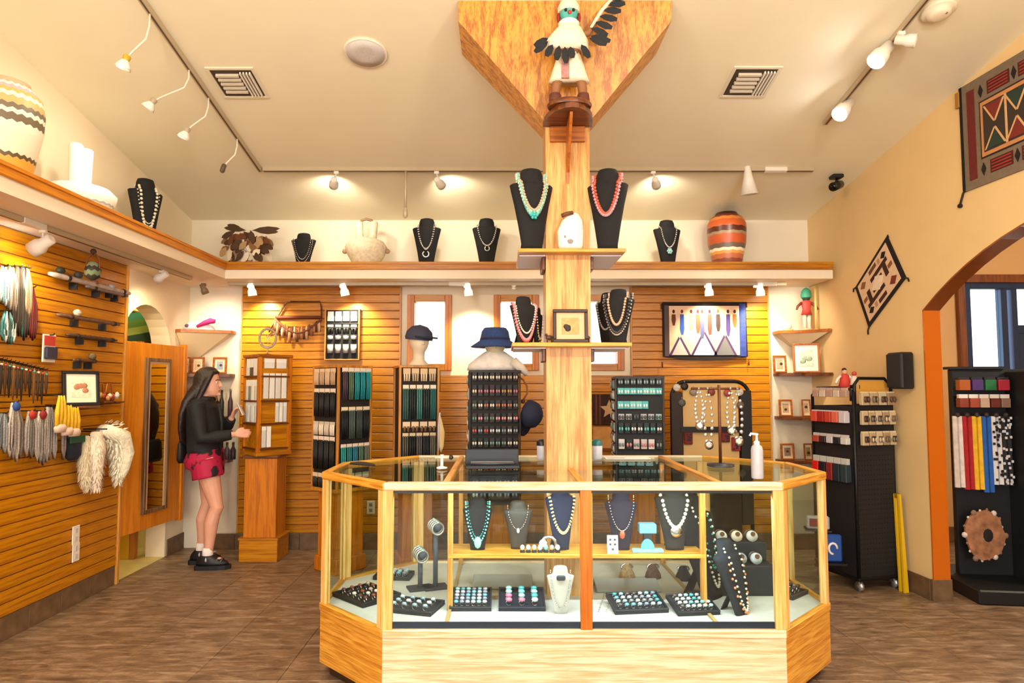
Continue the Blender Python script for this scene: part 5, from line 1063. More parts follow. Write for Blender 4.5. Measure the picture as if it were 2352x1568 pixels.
# woven piece and tan board between the pillar and the turquoise tower
a, b = PY(1362, 975, 6.1), PY(1416, 905, 6.1)
t = T('woven_panel', 'dark brown woven panel with pale star between pillar and turquoise tower', 'wall hanging', ((a.x + b.x) / 2, 6.13, a.z)); w, h = b.x - a.x, b.z - a.z
MB().bx(-w / 2, w / 2, -.012, .02, 0, h, .003).obj('panel', M('#3a2018', .9, var=.4, scale=40), t)
for x in (-.38, -.22): MB().bx(x * w, (x + .07) * w, -.014, -.011, 0, h).obj('stripe', M('#6a3a30', .9), t)
MB().prism([(w * .2 + (.09 if k % 2 == 0 else .04) * math.cos(RAD(90 + 36 * k)), h * .5 + (.09 if k % 2 == 0 else .04) * math.sin(RAD(90 + 36 * k))) for k in range(10)], -.016, -.011, 'xz').obj('star', M('#c8a074', .9), t)
a, b = PY(1364, 1036, 6.1), PY(1414, 980, 6.1)
t = T('tan_board', 'tan hide board under the dark woven panel', 'board', ((a.x + b.x) / 2, 6.13, a.z)); w, h = b.x - a.x, b.z - a.z
MB().bx(-w / 2, w / 2, -.01, .02, 0, h, .004).obj('board', M('#d89a58', .8, var=.15, scale=12), t); MB().bx(-w / 2, w / 2, -.012, -.009, 0, h * .12).obj('dark_edge', M('#8a4a1c', .8), t)
# ---------------------------------------------------------------- left slatwall merchandise
LW = -2.945
def PL(px, py, off=.0): return PX(px, py, LW + off)
def wallT(name, label, cat, p, grp=None): return T(name, label, cat, p, math.pi / 2, grp)      # local x = +Y (deeper), local -y = into the room
def hook(t, z=0.0, l=.06): MB().tube([(0, .0, z), (0, -l, z), (0, -l - .008, z + .012)], .004, 6).obj('hook', BLKMETAL, t)
# flutes on pegs
def flute(label, px0, py0, px1, py1, c, tuft=None, r=.014):
    a, b = PL(px0, py0, .05), PL(px1, py1, .05); L = b.y - a.y; z = (a.z + b.z) / 2
    t = wallT('wooden_flute', label, 'flute', (LW + .05, a.y, z), 'flutes on the left slatwall')
    MB().tube([(0, 0, 0), (L * .06, 0, 0), (L * .5, 0, 0), (L * .94, 0, 0), (L, 0, 0)], [r * .6, r, r * 1.05, r, r * .7], 10).obj('barrel', M(c, .5, var=.25, scale=25), t)
    for k in (.35, .45, .55, .65, .75): MB().lathe([(r * .3, 0), (r * .3, .002)], 8, c=(L * k, 0, r)).obj('finger_hole', M('#1c120c', .6), t)
    for k in (.2, .9): MB().tube([(L * k - .012, 0, 0), (L * k + .012, 0, 0)], r * 1.25, 10).obj('binding', M('#2a1a14', .7), t)
    if tuft:
        for k, m in tuft: MB().ball((L * k, 0, r + .022), .03, 8, (1.2, .8, .8)).obj('carved_block', M(m, .7, var=.5, scale=60), t)
    for k in (.3, .75): MB().bx(L * k - .006, L * k + .006, -.006, .05, -r - .045, -r * .9).obj('peg', BLACK, t)
flute('topmost pale flute with two dark carved blocks on the left slatwall', 112, 640, 298, 664, '#b8a8a0', ((.12, '#2a2c24'), (.32, '#3a3c38')), .018)
flute('long mottled flute lying just below the topmost flute', 196, 662, 292, 674, '#7a6a68', ((.2, '#8a5a4a'), (.6, '#a8a4b4')), .014)
flute('second dark flute with small white knot on the left slatwall', 130, 726, 274, 742, '#6a4a3a', ((.3, '#d8c4b0'),))
flute('third thin dark flute on the left slatwall', 152, 772, 268, 778, '#4a3428', None, .012)
flute('lowest short brown flute on the left slatwall', 168, 826, 222, 830, '#5a3a22', ((.8, '#6a5a3a'),), .011)
# bead hanks
def hank(label, px, ptop, pbot, c, w=.05, n=4, off=.05, grp='bead hanks on the left slatwall', tip=None, name='bead_hank', r=.008):
    a, b = PL(px, ptop, off), PL(px, pbot, off); h = a.z - b.z
    t = wallT(name, label, 'beads', (LW + off, (a.y + b.y) / 2, a.z), grp)
    for i in range(n):
        x = (i / max(1, n - 1) - .5) * w; z = h * (1 - .05 * abs(i - n / 2))
        MB().tube([(x * .3, 0, 0), (x - w * .12, -.012, -h * .35), (x - w * .13, -.014, -z * .8), (x, -.014, -z), (x + w * .13, -.014, -z * .8), (x + w * .12, -.012, -h * .35), (x * .3, 0, 0)], r, 6).obj('loop', M(c[i % len(c)], .5, var=.4, scale=150), t)
    MB().tube([(0, off, .004), (0, -.02, .004), (0, -.028, .016)], .004, 6).obj('hook', BLKMETAL, t)
    if tip: MB().ball((0, -.012, -.02), .03, 8, (1, .6, 1)).obj('tie', M(tip, .7), t)
    return t
hank('white and aqua bead hank nearest on the left slatwall', 6, 612, 700, ['#c8dcdc', '#7aa8aa'], .06)
hank('grey brown bead hank, second on the top hook row', 22, 612, 720, ['#5a4a42', '#8a7a6c'], .06)
hank('dark brown long bead hank on the top hook row', 38, 612, 770, ['#241a16', '#30241e'], .06)
hank('dark grey and teal bead hank on the top hook row', 50, 614, 780, ['#28221f', '#3a6a64', '#302220'], .06)
hank('cream bead hank on the top hook row', 60, 616, 730, ['#a8886c', '#8a6e54'], .04)
hank('long dark red bead hank on the top hook row', 70, 660, 780, ['#5a1010', '#6a1a18', '#4a0e14'], .05)
hank('teal and white medallion hank low at the near end', 14, 715, 790, ['#2a6a6c', '#b8c2c0', '#3a3a30'], .08, 5)
# row of feathered key charms
rr = random.Random(5)
for i in range(12):
    px = 4 + i * 9.4; py = 828 + i * 2.2; p = PL(px, py, .06); c = ['#2a1c14', '#4a2c1a', '#1c1410', '#6a4424', '#3a2a20'][i % 5]
    t = wallT('feather_charm', ORD[min(i, 7)] + (' ' if i < 8 else ' plus %s ' % ['one', 'two', 'three', 'four'][i - 8]) + 'dark leather and feather charm in the hanging row', 'charm', p, 'leather charms on the left slatwall')
    L = .15 + rr.random() * .07
    MB().loft([(0, 0, 0, .004, .004, .004), (0, 0, -.03, .009, .006, .006), (0, 0, -L * .6, .012, .007, .007), (.003, 0, -L, .003, .003, .003)], 8).obj('leather_strip', M(c, .8), t); MB().ball((0, 0, -.02), .009, 6).obj('bead', M(['#d8c4a8', '#a83a2a', '#3a8a84'][i % 3], .4), t)
    MB().tube([(0, .06, .012), (0, -.005, .012), (0, -.01, .02)], .003, 5).obj('hook', BLKMETAL, t)
# carded pack
p = PL(112, 768, .03); q = PL(112, 832, .03); t = wallT('carded_pack', 'red and navy carded pack on the left slatwall', 'pack', (LW + .03, p.y, q.z), None); h = p.z - q.z; MB().bx(-.06, .06, -.008, .0, 0, h, .003).obj('card', M('#e2d4c8', .5), t); MB().bx(-.055, .055, -.03, -.008, .02, h * .55, .008).obj('blister', M('#1c2440', .3), t); MB().bx(-.05, .05, -.012, -.008, h * .6, h * .95).obj('red_print', M('#b8342a', .5), t); hook(t, h * .98, .03)
# framed chart
a, b = PL(152, 930, .10), PL(218, 930, .10); t = picture('framed_chart', 'black framed chart of small prints standing out from the left slatwall', (LW + .10, (a.y + b.y) / 2, b.z), .24, .235, RAD(62), BLACK, '#f0e6cc', '#e6dcc0', .1, None, .09, motif='#b87a5a', k=5)
MB().bx(-.1, .1, -.05, .10, -.02, -.005).obj('shelf_bracket', DKWOOD, t)
for px, c, lab in ((238, '#c88a54', 'tan fetish carving cluster beside the framed chart'), (258, '#8a4a34', 'red brown fetish carving cluster at the slatwall edge')):
    p = PL(px, 925, .06); t = wallT('fetish_group', lab, 'carving', (LW + .06, p.y, p.z), 'fetish carvings on the left slatwall'); rr = random.Random(px)
    MB().bx(-.07, .07, -.05, .05, 0, .012, .002).obj('tray', DKWOOD, t); cc = ['#e6d8c4', '#b8442c', c, '#d89a4a']
    for i in range(6): MB().ball((rr.uniform(-.05, .05), rr.uniform(-.03, .03), .03 + rr.random() * .03), .022, 7, (1, .7, rr.uniform(.8, 1.3))).obj('carving', M(cc[i % 4], .5), t)
    MB().tube([(-.05, .03, .05), (-.02, .03, .14), (.03, .03, .14), (.05, .03, .05)], .006, 6).obj('twig_hoop', M('#c87a2a', .7), t)
# silver and bone chokers
for px, t0, t1, c, lab, tip in ((6, 950, 1040, ['#5a6068', '#8a8c90', '#3a3a40'], 'dark grey bone choker loop nearest the viewer', None), (30, 925, 1058, ['#b8aca4', '#8a7e7a', '#a89c94', '#6a605c'], 'pale bone choker loop with blue tie', '#2a4a8a'),
                               (68, 945, 1052, ['#948c88', '#6a6460', '#a8a09c'], 'grey bone choker loop with red tie', '#a8281f'), (92, 945, 1066, ['#aea6a0', '#88807c', '#6f6864', '#9c9490'], 'long pale bone choker loop under the red tie', '#8a1c1c'),
                               (110, 935, 1056, ['#a79e98', '#7a726e', '#90888c'], 'pale bone choker loop right of the red ties', None), (132, 940, 1054, ['#a09088', '#7a6a68'], 'last pale bone choker loop beside the yellow pouches', None)):
    hank(lab, px, t0, t1, c, .085, len(c), .09, 'bone choker loops on the left slatwall', tip, 'bone_choker', .0095)
# yellow fringed pouches
for px, t0, t1, lab in ((140, 908, 985, 'nearest yellow fringed pouch'), (156, 930, 992, 'middle yellow fringed pouch'), (172, 935, 994, 'farthest yellow fringed pouch')):
    a, b = PL(px, t0, .15), PL(px, t1, .15); h = a.z - b.z; t = wallT('yellow_pouch', lab + ' on the left slatwall', 'pouch', (LW + .15, (a.y + b.y) / 2, b.z), 'yellow pouches on the left slatwall')
    for x in (-.035, 0, .035): MB().loft([(x, 0, .0, .014, .01, .01), (x, 0, h * .5, .017, .014, .012), (x * .6, 0, h, .006, .006, .006)], 8).obj('yellow_strip', M('#e2ae1c', .7, var=.15, scale=30), t)
    MB().loft([(0, 0, -.02, .05, .02, .02), (0, 0, .01, .058, .024, .02), (0, 0, .03, .04, .016, .016)], 12).obj('fur_trim', M('#e8c4b0', .9, bump=.6, scale=200), t); MB().tube([(0, .15, h), (0, -.01, h)], .004, 5).obj('hook', BLKMETAL, t)
a, b = PL(168, 1000, .08), PL(168, 1056, .08); h = a.z - b.z; t = wallT('dark_pouch', 'dark green and navy pouch hanging under the yellow pouches', 'pouch', (LW + .08, (a.y + b.y) / 2, b.z))
MB().loft([(0, 0, 0, .04, .02, .02), (0, 0, .03, .075, .03, .03), (0, 0, h * .8, .08, .03, .03), (0, 0, h, .06, .02, .02)], 14).obj('body', M('#101a2a', .8), t); MB().bx(-.075, .075, -.034, -.02, h * .7, h, .004).obj('flap', M('#1c4a30', .8), t); MB().tube([(0, .08, h), (0, 0, h)], .004, 5).obj('hook', BLKMETAL, t)
# white fur pelts
def pelt(label, pts, radii, c, seed, off=.09):
    q = [PL(x, y, off) for x, y in pts]; t = wallT('fur_pelt', label, 'fur', (LW + off, q[0].y, q[0].z), 'white fur pelts on the left slatwall'); rr = random.Random(seed)
    loc = [Vector((v.y - q[0].y, 0, v.z - q[0].z)) for v in q]
    MB().tube(loc, radii, 12, flat=.6).obj('pelt_body', M(c, .95, var=.12, scale=35, bump=1.0), t)
    fur = MB(); n = len(loc)
    for i in range(420):
        k = rr.random() * (n - 1); j = int(k); f = k - j; c0 = loc[j].lerp(loc[j + 1], f); r0 = radii[j] * (1 - f) + radii[j + 1] * f; an = rr.random() * 6.283
        d = (loc[j + 1] - loc[j]).normalized(); s1 = d.cross(Vector((0, 1, 0))).normalized(); s2 = Vector((0, 1, 0)); o = s1 * math.cos(an) + s2 * math.sin(an) * .6
        a_ = c0 + o * r0 * .92; tip = c0 + o * (r0 + .022) + d * .03; sd = d.cross(o).normalized() * .006; fur.add([a_ - sd, a_ + sd, tip], [(0, 1, 2)])
    fur.obj('fur_hair', M(c, .95), t, kind='stuff'); MB().tube([(0, off, 0), (0, -.02, 0)], .005, 5).obj('hook', BLKMETAL, t)
pelt('mottled white fur tail hanging nearest the viewer', [(200, 1000), (196, 1050), (198, 1095), (202, 1120)], [.03, .055, .05, .02], '#d8c8a8', 1)
pelt('middle white fur tail with long point', [(222, 990), (224, 1030), (222, 1080), (222, 1124)], [.045, .075, .055, .03], '#efdcc4', 2, .12)
pelt('large cream fur pelt hooked over the fitting room door edge', [(240, 985), (268, 1000), (277, 1040), (274, 1080), (272, 1112)], [.06, .10, .10, .07, .02], '#efe6cc', 3, .15)
# sockets low on the wall
for py, lab in ((1228, 'upper white socket plate low on the left slatwall'), (1268, 'lower white socket plate low on the left slatwall')):
    p = PL(173, py, .004); t = wallT('wall_socket', lab, 'socket', p); MB().box((0, -.003, 0), (.075, .008, .125), .003).obj('plate', M('#efe4d8', .5), t)
    for z in (-.028, .028): MB().box((0, -.008, z), (.03, .003, .034), .001).obj('outlet', M('#cfc6bc', .5), t)

# ---------------------------------------------------------------- fitting room door with mirror, and what shows behind it
DX, DY = -2.952, 5.10; DA = RAD(7)
a = PX(268, 780, DX); b = PX(267, 1237, DX); dz0, dz1 = b.z, a.z; DW = .80
d = T('door_2', 'orange fitting room half door with a tall framed mirror', None, (DX, DY - .02, 0), math.pi / 2 - DA, kind='structure')
DO = wood('#e08a22', '#c87214', 'z', rough=.3)
MB().bx(0, DW, 0, .035, dz0, dz1, .004).obj('door_slab', DO, d)
MB().bx(DW - .035, DW + .012, -.012, .045, dz0 - .02, dz1 + .02, .004).obj('edge_post', DO, d)
mx0, mx1, mz0, mz1 = .25, .56, dz0 + .13, dz1 - .12
FRM = wood('#8a6a4a', '#5a4028', 'z'); PALEF = M('#c8a078', .4)
mf = MB().bx(mx0, mx1, -.016, -.001, mz0, mz1).obj('mirror_backing', FRM, d)
for x0, x1, z0, z1 in ((mx0, mx0 + .03, mz0, mz1), (mx1 - .03, mx1, mz0, mz1), (mx0 + .03, mx1 - .03, mz0, mz0 + .03), (mx0 + .03, mx1 - .03, mz1 - .03, mz1)): MB().bx(x0, x1, -.03, -.014, z0, z1, .003).obj('mirror_frame', FRM, d)
for x0, x1, z0, z1 in ((mx0 + .03, mx0 + .05, mz0 + .03, mz1 - .03), (mx1 - .05, mx1 - .03, mz0 + .03, mz1 - .03), (mx0 + .05, mx1 - .05, mz1 - .05, mz1 - .03)): MB().bx(x0, x1, -.024, -.014, z0, z1).obj('mirror_bead', PALEF, d)
MB().bx(mx0 + .05, mx1 - .05, -.019, -.016, mz0 + .03, mz1 - .05).obj('mirror_glass', M('#e8ece8', .02, 1.0), d)
for z in (dz0 + .2, (dz0 + dz1) / 2, dz1 - .15): MB().cyl((DW + .012, .016, z - .035), (DW + .012, .016, z + .035), .008, n=8).obj('hinge', M('#7a5a34', .4, .8), d)
# timber jamb post at the slatwall end
p = T('trim_2', 'pale oak post between the left slatwall and the fitting room arch', None, (-2.99, 5.075, 0), kind='structure'); MB().bx(.0, .055, -.012, .018, 0, 2.448, .003).obj('post', OAKZ, p)
# contents of the fitting room
t = T('striped_blanket', 'green and teal striped blanket hanging inside the fitting room arch', 'blanket', (-3.30, 5.80, 2.16)); 
for i, c in enumerate(['#2f8a84', '#5a8a4a', '#9ab05a', '#2a4a3a', '#4a3a20', '#1c1a14']): MB().bx(-.012, .012, -.38, .38, -.065 * i - .065, -.065 * i, mx=Matrix.Rotation(.18, 4, 'X')).obj('stripe', M(c, .8), t)
MB().cyl((0, -.38, .01), (0, .38, .01), .012, n=8).obj('rail', DKWOOD, t)
t = T('clothes_bag', 'crimson bag on the fitting room floor', 'bag', (-3.55, 5.42, .002)); MB().loft([(0, 0, 0, .16, .17, .17), (0, 0, .08, .20, .22, .22), (0, 0, .22, .17, .2, .2), (0, 0, .32, .06, .08, .08)], 18).obj('body', M('#a8244a', .8, var=.3, scale=14), t); MB().tube([(0, -.08, .3), (0, -.04, .4), (0, .04, .4), (0, .08, .3)], .012, 6).obj('handle', M('#3a1420', .8), t)
t = T('yellow_post', 'yellow timber post inside the fitting room', 'post', (-3.3, 5.80, .002)); MB().bx(-.05, .05, -.03, .03, 0, 1.9, .003).obj('stud', M('#d8a41c', .6), t); MB().bx(.055, .095, -.03, .03, 0, 1.9, .003).obj('stud', M('#b8701c', .6), t)
t = T('dark_wardrobe', 'dark cabinet inside the fitting room', 'cabinet', (-4.0, 5.4, .002)); MB().bx(-.2, .2, -.5, .5, 0, 1.95, .01).obj('body', M('#20140e', .6), t); MB().bx(.2, .215, -.48, 0, .05, 1.9, .004).obj('door', M('#2a1a10', .5), t); MB().bx(.2, .215, .005, .48, .05, 1.9, .004).obj('door', M('#2a1a10', .5), t)
# ---------------------------------------------------------------- right wall pieces (local frame of the wall: x towards the viewer, -y into the room)
RROT = -math.pi / 2 + RWA
def uz(px, py, off=0.0): p = PR(px, py, off); return ((6.2 - p.y) / ca, p.z)
def rwT(name, label, cat, u, z, off=.0): 
    t = T(name, label, cat, (RW0 + math.sin(RWA) * u - math.cos(RWA) * off, 6.2 - math.cos(RWA) * u - math.sin(RWA) * off, z), RROT); return t
def quad_map(c):
    """c: four (u, z) corners top, right, bottom, left relative to centre -> (s, t) to (u, z); s along top->right, t along top->left"""
    (ax, ay), (bx_, by), (cx_, cy), (dx, dy) = c
    return lambda s, t: (ax * (1 - s) * (1 - t) + bx_ * s * (1 - t) + cx_ * s * t + dx * (1 - s) * t, ay * (1 - s) * (1 - t) + by * s * (1 - t) + cy * s * t + dy * (1 - s) * t)
cs = [uz(2040, 542), uz(2083, 637), uz(1998, 752), uz(1967, 660)]; cu = sum(q[0] for q in cs) / 4; cz = sum(q[1] for q in cs) / 4
t = rwT('diamond_rug', 'diamond hung woven rug with dark border on the right wall', 'rug', cu, cz, .0); mp = quad_map([(a - cu, b - cz) for a, b in cs])
def qd(pts, y0, y1, name, c, par): return MB().prism([mp(a, b) for a, b in pts], y0, y1, 'xz').obj(name, M(c, .95, var=.06, scale=40), par)
def rc(a0, a1, b0, b1): return [(a0, b0), (a1, b0), (a1, b1), (a0, b1)]
qd(rc(0, 1, 0, 1), -.012, -.002, 'border', '#1c0f0a', t); qd(rc(.07, .93, .07, .93), -.015, -.011, 'field', '#e6c4a0', t)
for k, (x, y, s_, c) in enumerate(((.5, .5, .16, '#f0dcc4'), (.2, .2, .07, '#1c0f0a'), (.8, .8, .07, '#1c0f0a'), (.8, .2, .09, '#7a3420'), (.2, .8, .08, '#8a5a3a'))): qd([(x - s_, y), (x, y - s_), (x + s_, y), (x, y + s_)], -.018, -.014, 'woven_diamond', c, t)
for (a0, a1, b0, b1, c) in ((.28, .36, .16, .62, '#3a1c12'), (.36, .60, .22, .30, '#3a1c12'), (.64, .72, .38, .84, '#3a1c12'), (.40, .64, .70, .78, '#3a1c12'), (.46, .54, .10, .20, '#8a5a34'), (.46, .54, .80, .90, '#8a5a34'), (.12, .20, .40, .60, '#6a4430'), (.80, .88, .40, .60, '#4a2418'), (.14, .24, .30, .36, '#b8906a'), (.76, .86, .64, .70, '#b8906a'), (.42, .48, .36, .52, '#2a140c'), (.52, .58, .48, .64, '#2a140c')): qd(rc(a0, a1, b0, b1), -.0175, -.014, 'woven_step', c, t)
for (s_, q_) in ((0, 0), (1, 0), (1, 1), (0, 1)):
    x, z = mp(s_, q_); MB().tube([(x * .97, -.008, z * .97), (x * 1.08, -.01, z * 1.04 - .01), (x * 1.1, -.008, z * 1.06 - .035)], .006, 6).obj('corner_tassel', M('#2a1a12', .9), t)
# large storm-pattern rug running out of the picture
a, b = uz(2205, 205), uz(2217, 442); u0 = (a[0] + b[0]) / 2; z0, z1 = b[1], a[1]; H_ = z1 - z0; W_ = H_ * 1.5
t = rwT('geometric_rug', 'large red black and grey geometric rug high on the right wall', 'rug', u0, z0)
def q2(x0, x1, y0, y1, d0, d1, name, c, par=None): return MB().bx(x0 * W_, x1 * W_, -d1, -d0, y0 * H_, y1 * H_).obj(name, M(c, .95, var=.08, scale=40), par or t)
q2(0, 1, 0, 1, .002, .012, 'ground', '#7a6a58'); q2(0, .022, 0, 1, .001, .014, 'selvage', '#0e0a0a')
for x0, x1, y0, y1 in ((.06, .12, .08, .92), (.88, .94, .08, .92)): q2(x0, x1, y0, y1, .011, .0145, 'red_panel', '#6a2018')
for y0, y1 in ((.08, .20), (.80, .92)):
    for x0, x1 in ((.22, .38), (.44, .60), (.66, .80)):
        o = q2(x0, x1, y0, y1, .011, .0145, 'red_panel', '#4a1812')
        for i in range(4): q2(x0 + .01, x1 - .01, y0 + .012 + i * .028, y0 + .022 + i * .028, .014, .016, 'red_bar', '#a83422', t)
    for x in (.17, .41, .63, .83): MB().prism([(W_ * (x - .018), H_ * (y0 + y1) / 2), (W_ * x, H_ * y0), (W_ * (x + .018), H_ * (y0 + y1) / 2), (W_ * x, H_ * y1)], -.0155, -.011, 'xz').obj('woven_lozenge', M('#1c1012', .95), t)
q2(.155, .85, .235, .765, .011, .0145, 'dark_frame', '#2a1a14'); q2(.165, .84, .25, .75, .013, .016, 'tan_frame', '#c88a54'); q2(.185, .82, .285, .715, .015, .018, 'inner_ground', '#3a2e26')
for i in range(4):
    x = .21 + i * .155
    for sg in (0, 1):
        zz = lambda f: H_ * ((.30 + f * .40) if sg == 0 else (.70 - f * .40))
        MB().prism([(W_ * (x - .012), zz(.0)), (W_ * (x + .13), zz(.0)), (W_ * (x + .06), zz(.42))], -.0205, -.0175, 'xz').obj('woven_triangle', M('#7a2a1c' if (i + sg) % 2 else '#2a3a30', .95), t)
        for k0, k1 in (((-.012, .0), (.06, .44)), ((.13, .0), (.06, .44))): MB().prism([(W_ * (x + k0[0] - .006), zz(k0[1])), (W_ * (x + k0[0] + .006), zz(k0[1])), (W_ * (x + k1[0] + .006), zz(k1[1])), (W_ * (x + k1[0] - .006), zz(k1[1]))], -.0215, -.0175, 'xz').obj('tan_line', M('#d8aa74', .95), t)
    q2(x + .135, x + .148, .285, .715, .0175, .0215, 'tan_line', '#d8aa74')
MB().tube([(.0, -.01, 0), (-.03, -.012, -.07)], .007, 6).obj('corner_cord', M('#3a2418', .9), t); MB().ball((-.032, -.012, -.08), .016, 8).obj('tassel', M('#1c120c', .9), t); MB().bx(-.03, .005, -.02, -.002, H_ * .82, H_ * .97, .003).obj('hanging_clip', M('#a8742c', .5), t)
# wall speaker
a, b = uz(2052, 812), uz(2099, 893)
t = rwT('wall_speaker', 'black box loudspeaker on the right wall beside the arch', 'speaker', (a[0] + b[0]) / 2 + .06, b[1]); h = a[1] - b[1]
MB().bx(-.085, .085, -.115, -.015, 0, h, .012).obj('cabinet', M('#121216', .5), t); MB().bx(-.078, .078, -.122, -.114, .012, h - .012, .004).obj('grille', M('#1c1c22', .8, var=.4, scale=400), t); MB().bx(-.03, .03, -.015, 0, h * .3, h * .7).obj('bracket', M('#d8c8a8', .5), t)

# ---------------------------------------------------------------- black card rack in the right corner
NC = Vector((PY(1963, 1000, 4.88).x, 4.88, 0)); dR = Vector((.30, .085, 0)).normalized(); WR = .36; dL = Vector((-dR.y, dR.x, 0)); WD = .42
rzR = math.atan2(dR.y, dR.x)
rk = T('card_rack', 'black pegboard card rack on castors in the right corner', 'display rack', NC, rzR)   # local: x right along front face, y depth, origin at near left corner
rz1 = PY(1963, 890, 4.9).z
PB = M('#17161a', .6, var=.3, scale=90)
MB().bx(.004, WR - .004, 0, .02, .10, rz1 - .12).obj('front_panel', PB, rk); MB().bx(0, .02, .021, WD, .10, rz1 - .14).obj('left_panel', PB, rk); MB().bx(WR - .02, WR, .021, WD, .10, rz1 - .14).obj('right_panel', PB, rk); MB().bx(.021, WR - .021, WD - .02, WD, .10, rz1 - .14).obj('back_panel', PB, rk)
MB().bx(-.015, WR + .015, -.015, WD + .015, .075, .10, .004).obj('base_tray', BLKMETAL, rk)
tz = rz1 + .07
MB().tube([(0, 0, .1), (0, 0, rz1 - .03)], .012, 8).obj('corner_tube', BLKMETAL, rk)
MB().tube([(.02, .01, rz1 - .14), (.02, .01, tz - .05), (.06, .01, tz), (WR - .06, .01, tz), (WR, .01, tz - .06), (WR, .01, .1)], .012, 8).obj('header_loop', BLKMETAL, rk)
MB().tube([(0, .02, rz1 - .1), (0, .02, rz1 - .02), (0, .08, rz1), (0, WD - .06, rz1), (0, WD, rz1 - .06), (0, WD, .1)], .012, 8).obj('header_loop', BLKMETAL, rk)
MB().bx(.03, WR - .03, .012, .022, tz - .10, tz - .02).obj('header_board', M('#d89a3a', .6), rk)
for x, y in ((.02, .02), (WR - .02, .02), (.02, WD - .02), (WR - .02, WD - .02)):
    o = MB().tube([(x - .012, y, .035), (x + .012, y, .035)], .035, 14).obj('castor', M('#b8bcc0', .3, .7), rk); MB().bx(x - .018, x + .018, y - .015, y + .015, .05, .078, .003).obj('castor_fork', DULLMETAL, o)
# peg holes as a fine grid of dark studs
mb = MB()
for i in range(12):
    for j in range(24): mb.box((.03 + i * (WR - .06) / 11, -.0008, .16 + j * .036), (.007, .0016, .007))
mb.obj('peg_holes', M('#050506', .9), rk, kind='stuff')
fF = Matrix.Translation(NC) @ Matrix.Rotation(rzR, 4, 'Z') @ Matrix.Translation((WR / 2, -.004, 0)); fS = Matrix.Translation(NC) @ Matrix.Rotation(rzR - math.pi / 2, 4, 'Z') @ Matrix.Translation((-WD / 2, -.004, 0))
def ZR(py, y=4.88): return PY(1963, py, y).z
tan = ['#c8b08a', '#b89a74', '#cdb692', '#a88a6a']
g = 'tan magnet cards on the black rack'
for a, b, n, lab in ((899, 930, 4, 'tan magnet card in the top row of the black rack front'), (943, 975, 5, 'tan magnet card in the second row of the black rack front'), (990, 1022, 5, 'tan magnet card in the third row of the black rack front')):
    hang_cards(fF @ Matrix.Translation((0, -.02, 0)), WR - .04, ZR(a), ZR(b), n, '#d8c49c', tan, lab, g, 0, 'magnet_card', 'card', hh=.12, d=.03)
    bits(fF @ Matrix.Translation((0, -.052, 0)), WR - .04, ZR(a + 8), ZR(b - 4), n, (['#4a342a', '#7a5a44', '#2a2420'], ['#5a3a2c', '#c8b494', '#7a6a5a']), 'small picture on ' + lab.split(' in ')[0] + ' in' + lab.split(' in')[1], 'pictures on the tan magnet cards', 'magnet_print', seed=a, cat='print', sz=(.5, .7))
hang_cards(fS, WD - .06, ZR(890), ZR(912), 5, '#c8a894', ['#b89484', '#d8c4b0'], 'pale magnet in the top row of the rack side', 'magnets on the side of the black rack', 0, 'magnet', 'magnet', hh=.3, d=.03)
hang_cards(fS, WD - .06, ZR(944), ZR(972), 5, '#d8c8cc', ['#d84a3c', '#a82420', '#c8402f', '#e06a50', '#d0c4cc'], 'red packet in the second row of the rack side', 'packets on the side of the black rack', 0, 'red_packet', 'packet', hh=.1, d=.05)
hang_cards(fS, WD - .06, ZR(1000), ZR(1022), 5, '#cfc8c6', ['#b8483a', '#3a1c22', '#d0ccd0', '#1c1c22', '#d8d4cc'], 'small packet in the third row of the rack side', 'packets on the side of the black rack', 0, 'small_packet', 'packet', hh=.3, d=.04)
hang_cards(fS, WD - .06, ZR(1055), ZR(1110), 5, '#c8c4c0', ['#e01410', '#1a1224', '#8a2026', '#1c2a34', '#2a3a40'], 'bright pouch in the fourth row of the rack side', 'pouches on the side of the black rack', 0, 'bright_pouch', 'pouch', hh=.25, d=.05)
p = PY(1930, 1225, 5.0); t = T('toy_pack', 'blue and red snack pack with white ring low in the black rack', 'pack', (PY(1945, 1275, 4.86).x - .06, 4.96, .30), rzR - .4); MB().box((0, 0, .0), (.14, .05, .20), .012).obj('pack_body', M('#1c4a9a', .4), t); MB().tube([(.03 * math.cos(RAD(q)), -.028, .0 + .04 * math.sin(RAD(q))) for q in range(0, 300, 30)], .009, 6).obj('white_ring', M('#efeaf0', .5), t); MB().box((-.05, -.027, .02), (.03, .006, .12), .003).obj('red_panel', M('#a8201c', .5), t); MB().bx(-.09, .09, -.05, .10, -.118, -.102).obj('wire_shelf', BLKMETAL, t)
t = T('toy_pack', 'clear and red blister pack above the blue pack in the black rack', 'pack', (PY(1920, 1235, 4.9).x - .06, 5.05, .47), rzR - .6); MB().box((0, 0, 0), (.16, .05, .10), .01).obj('pack_body', M('#b8b4b8', .3), t); MB().box((-.03, -.027, 0), (.06, .006, .06), .002).obj('red_panel', M('#8a1c1c', .5), t); MB().bx(-.09, .09, -.04, .10, -.064, -.052).obj('wire_shelf', BLKMETAL, t)
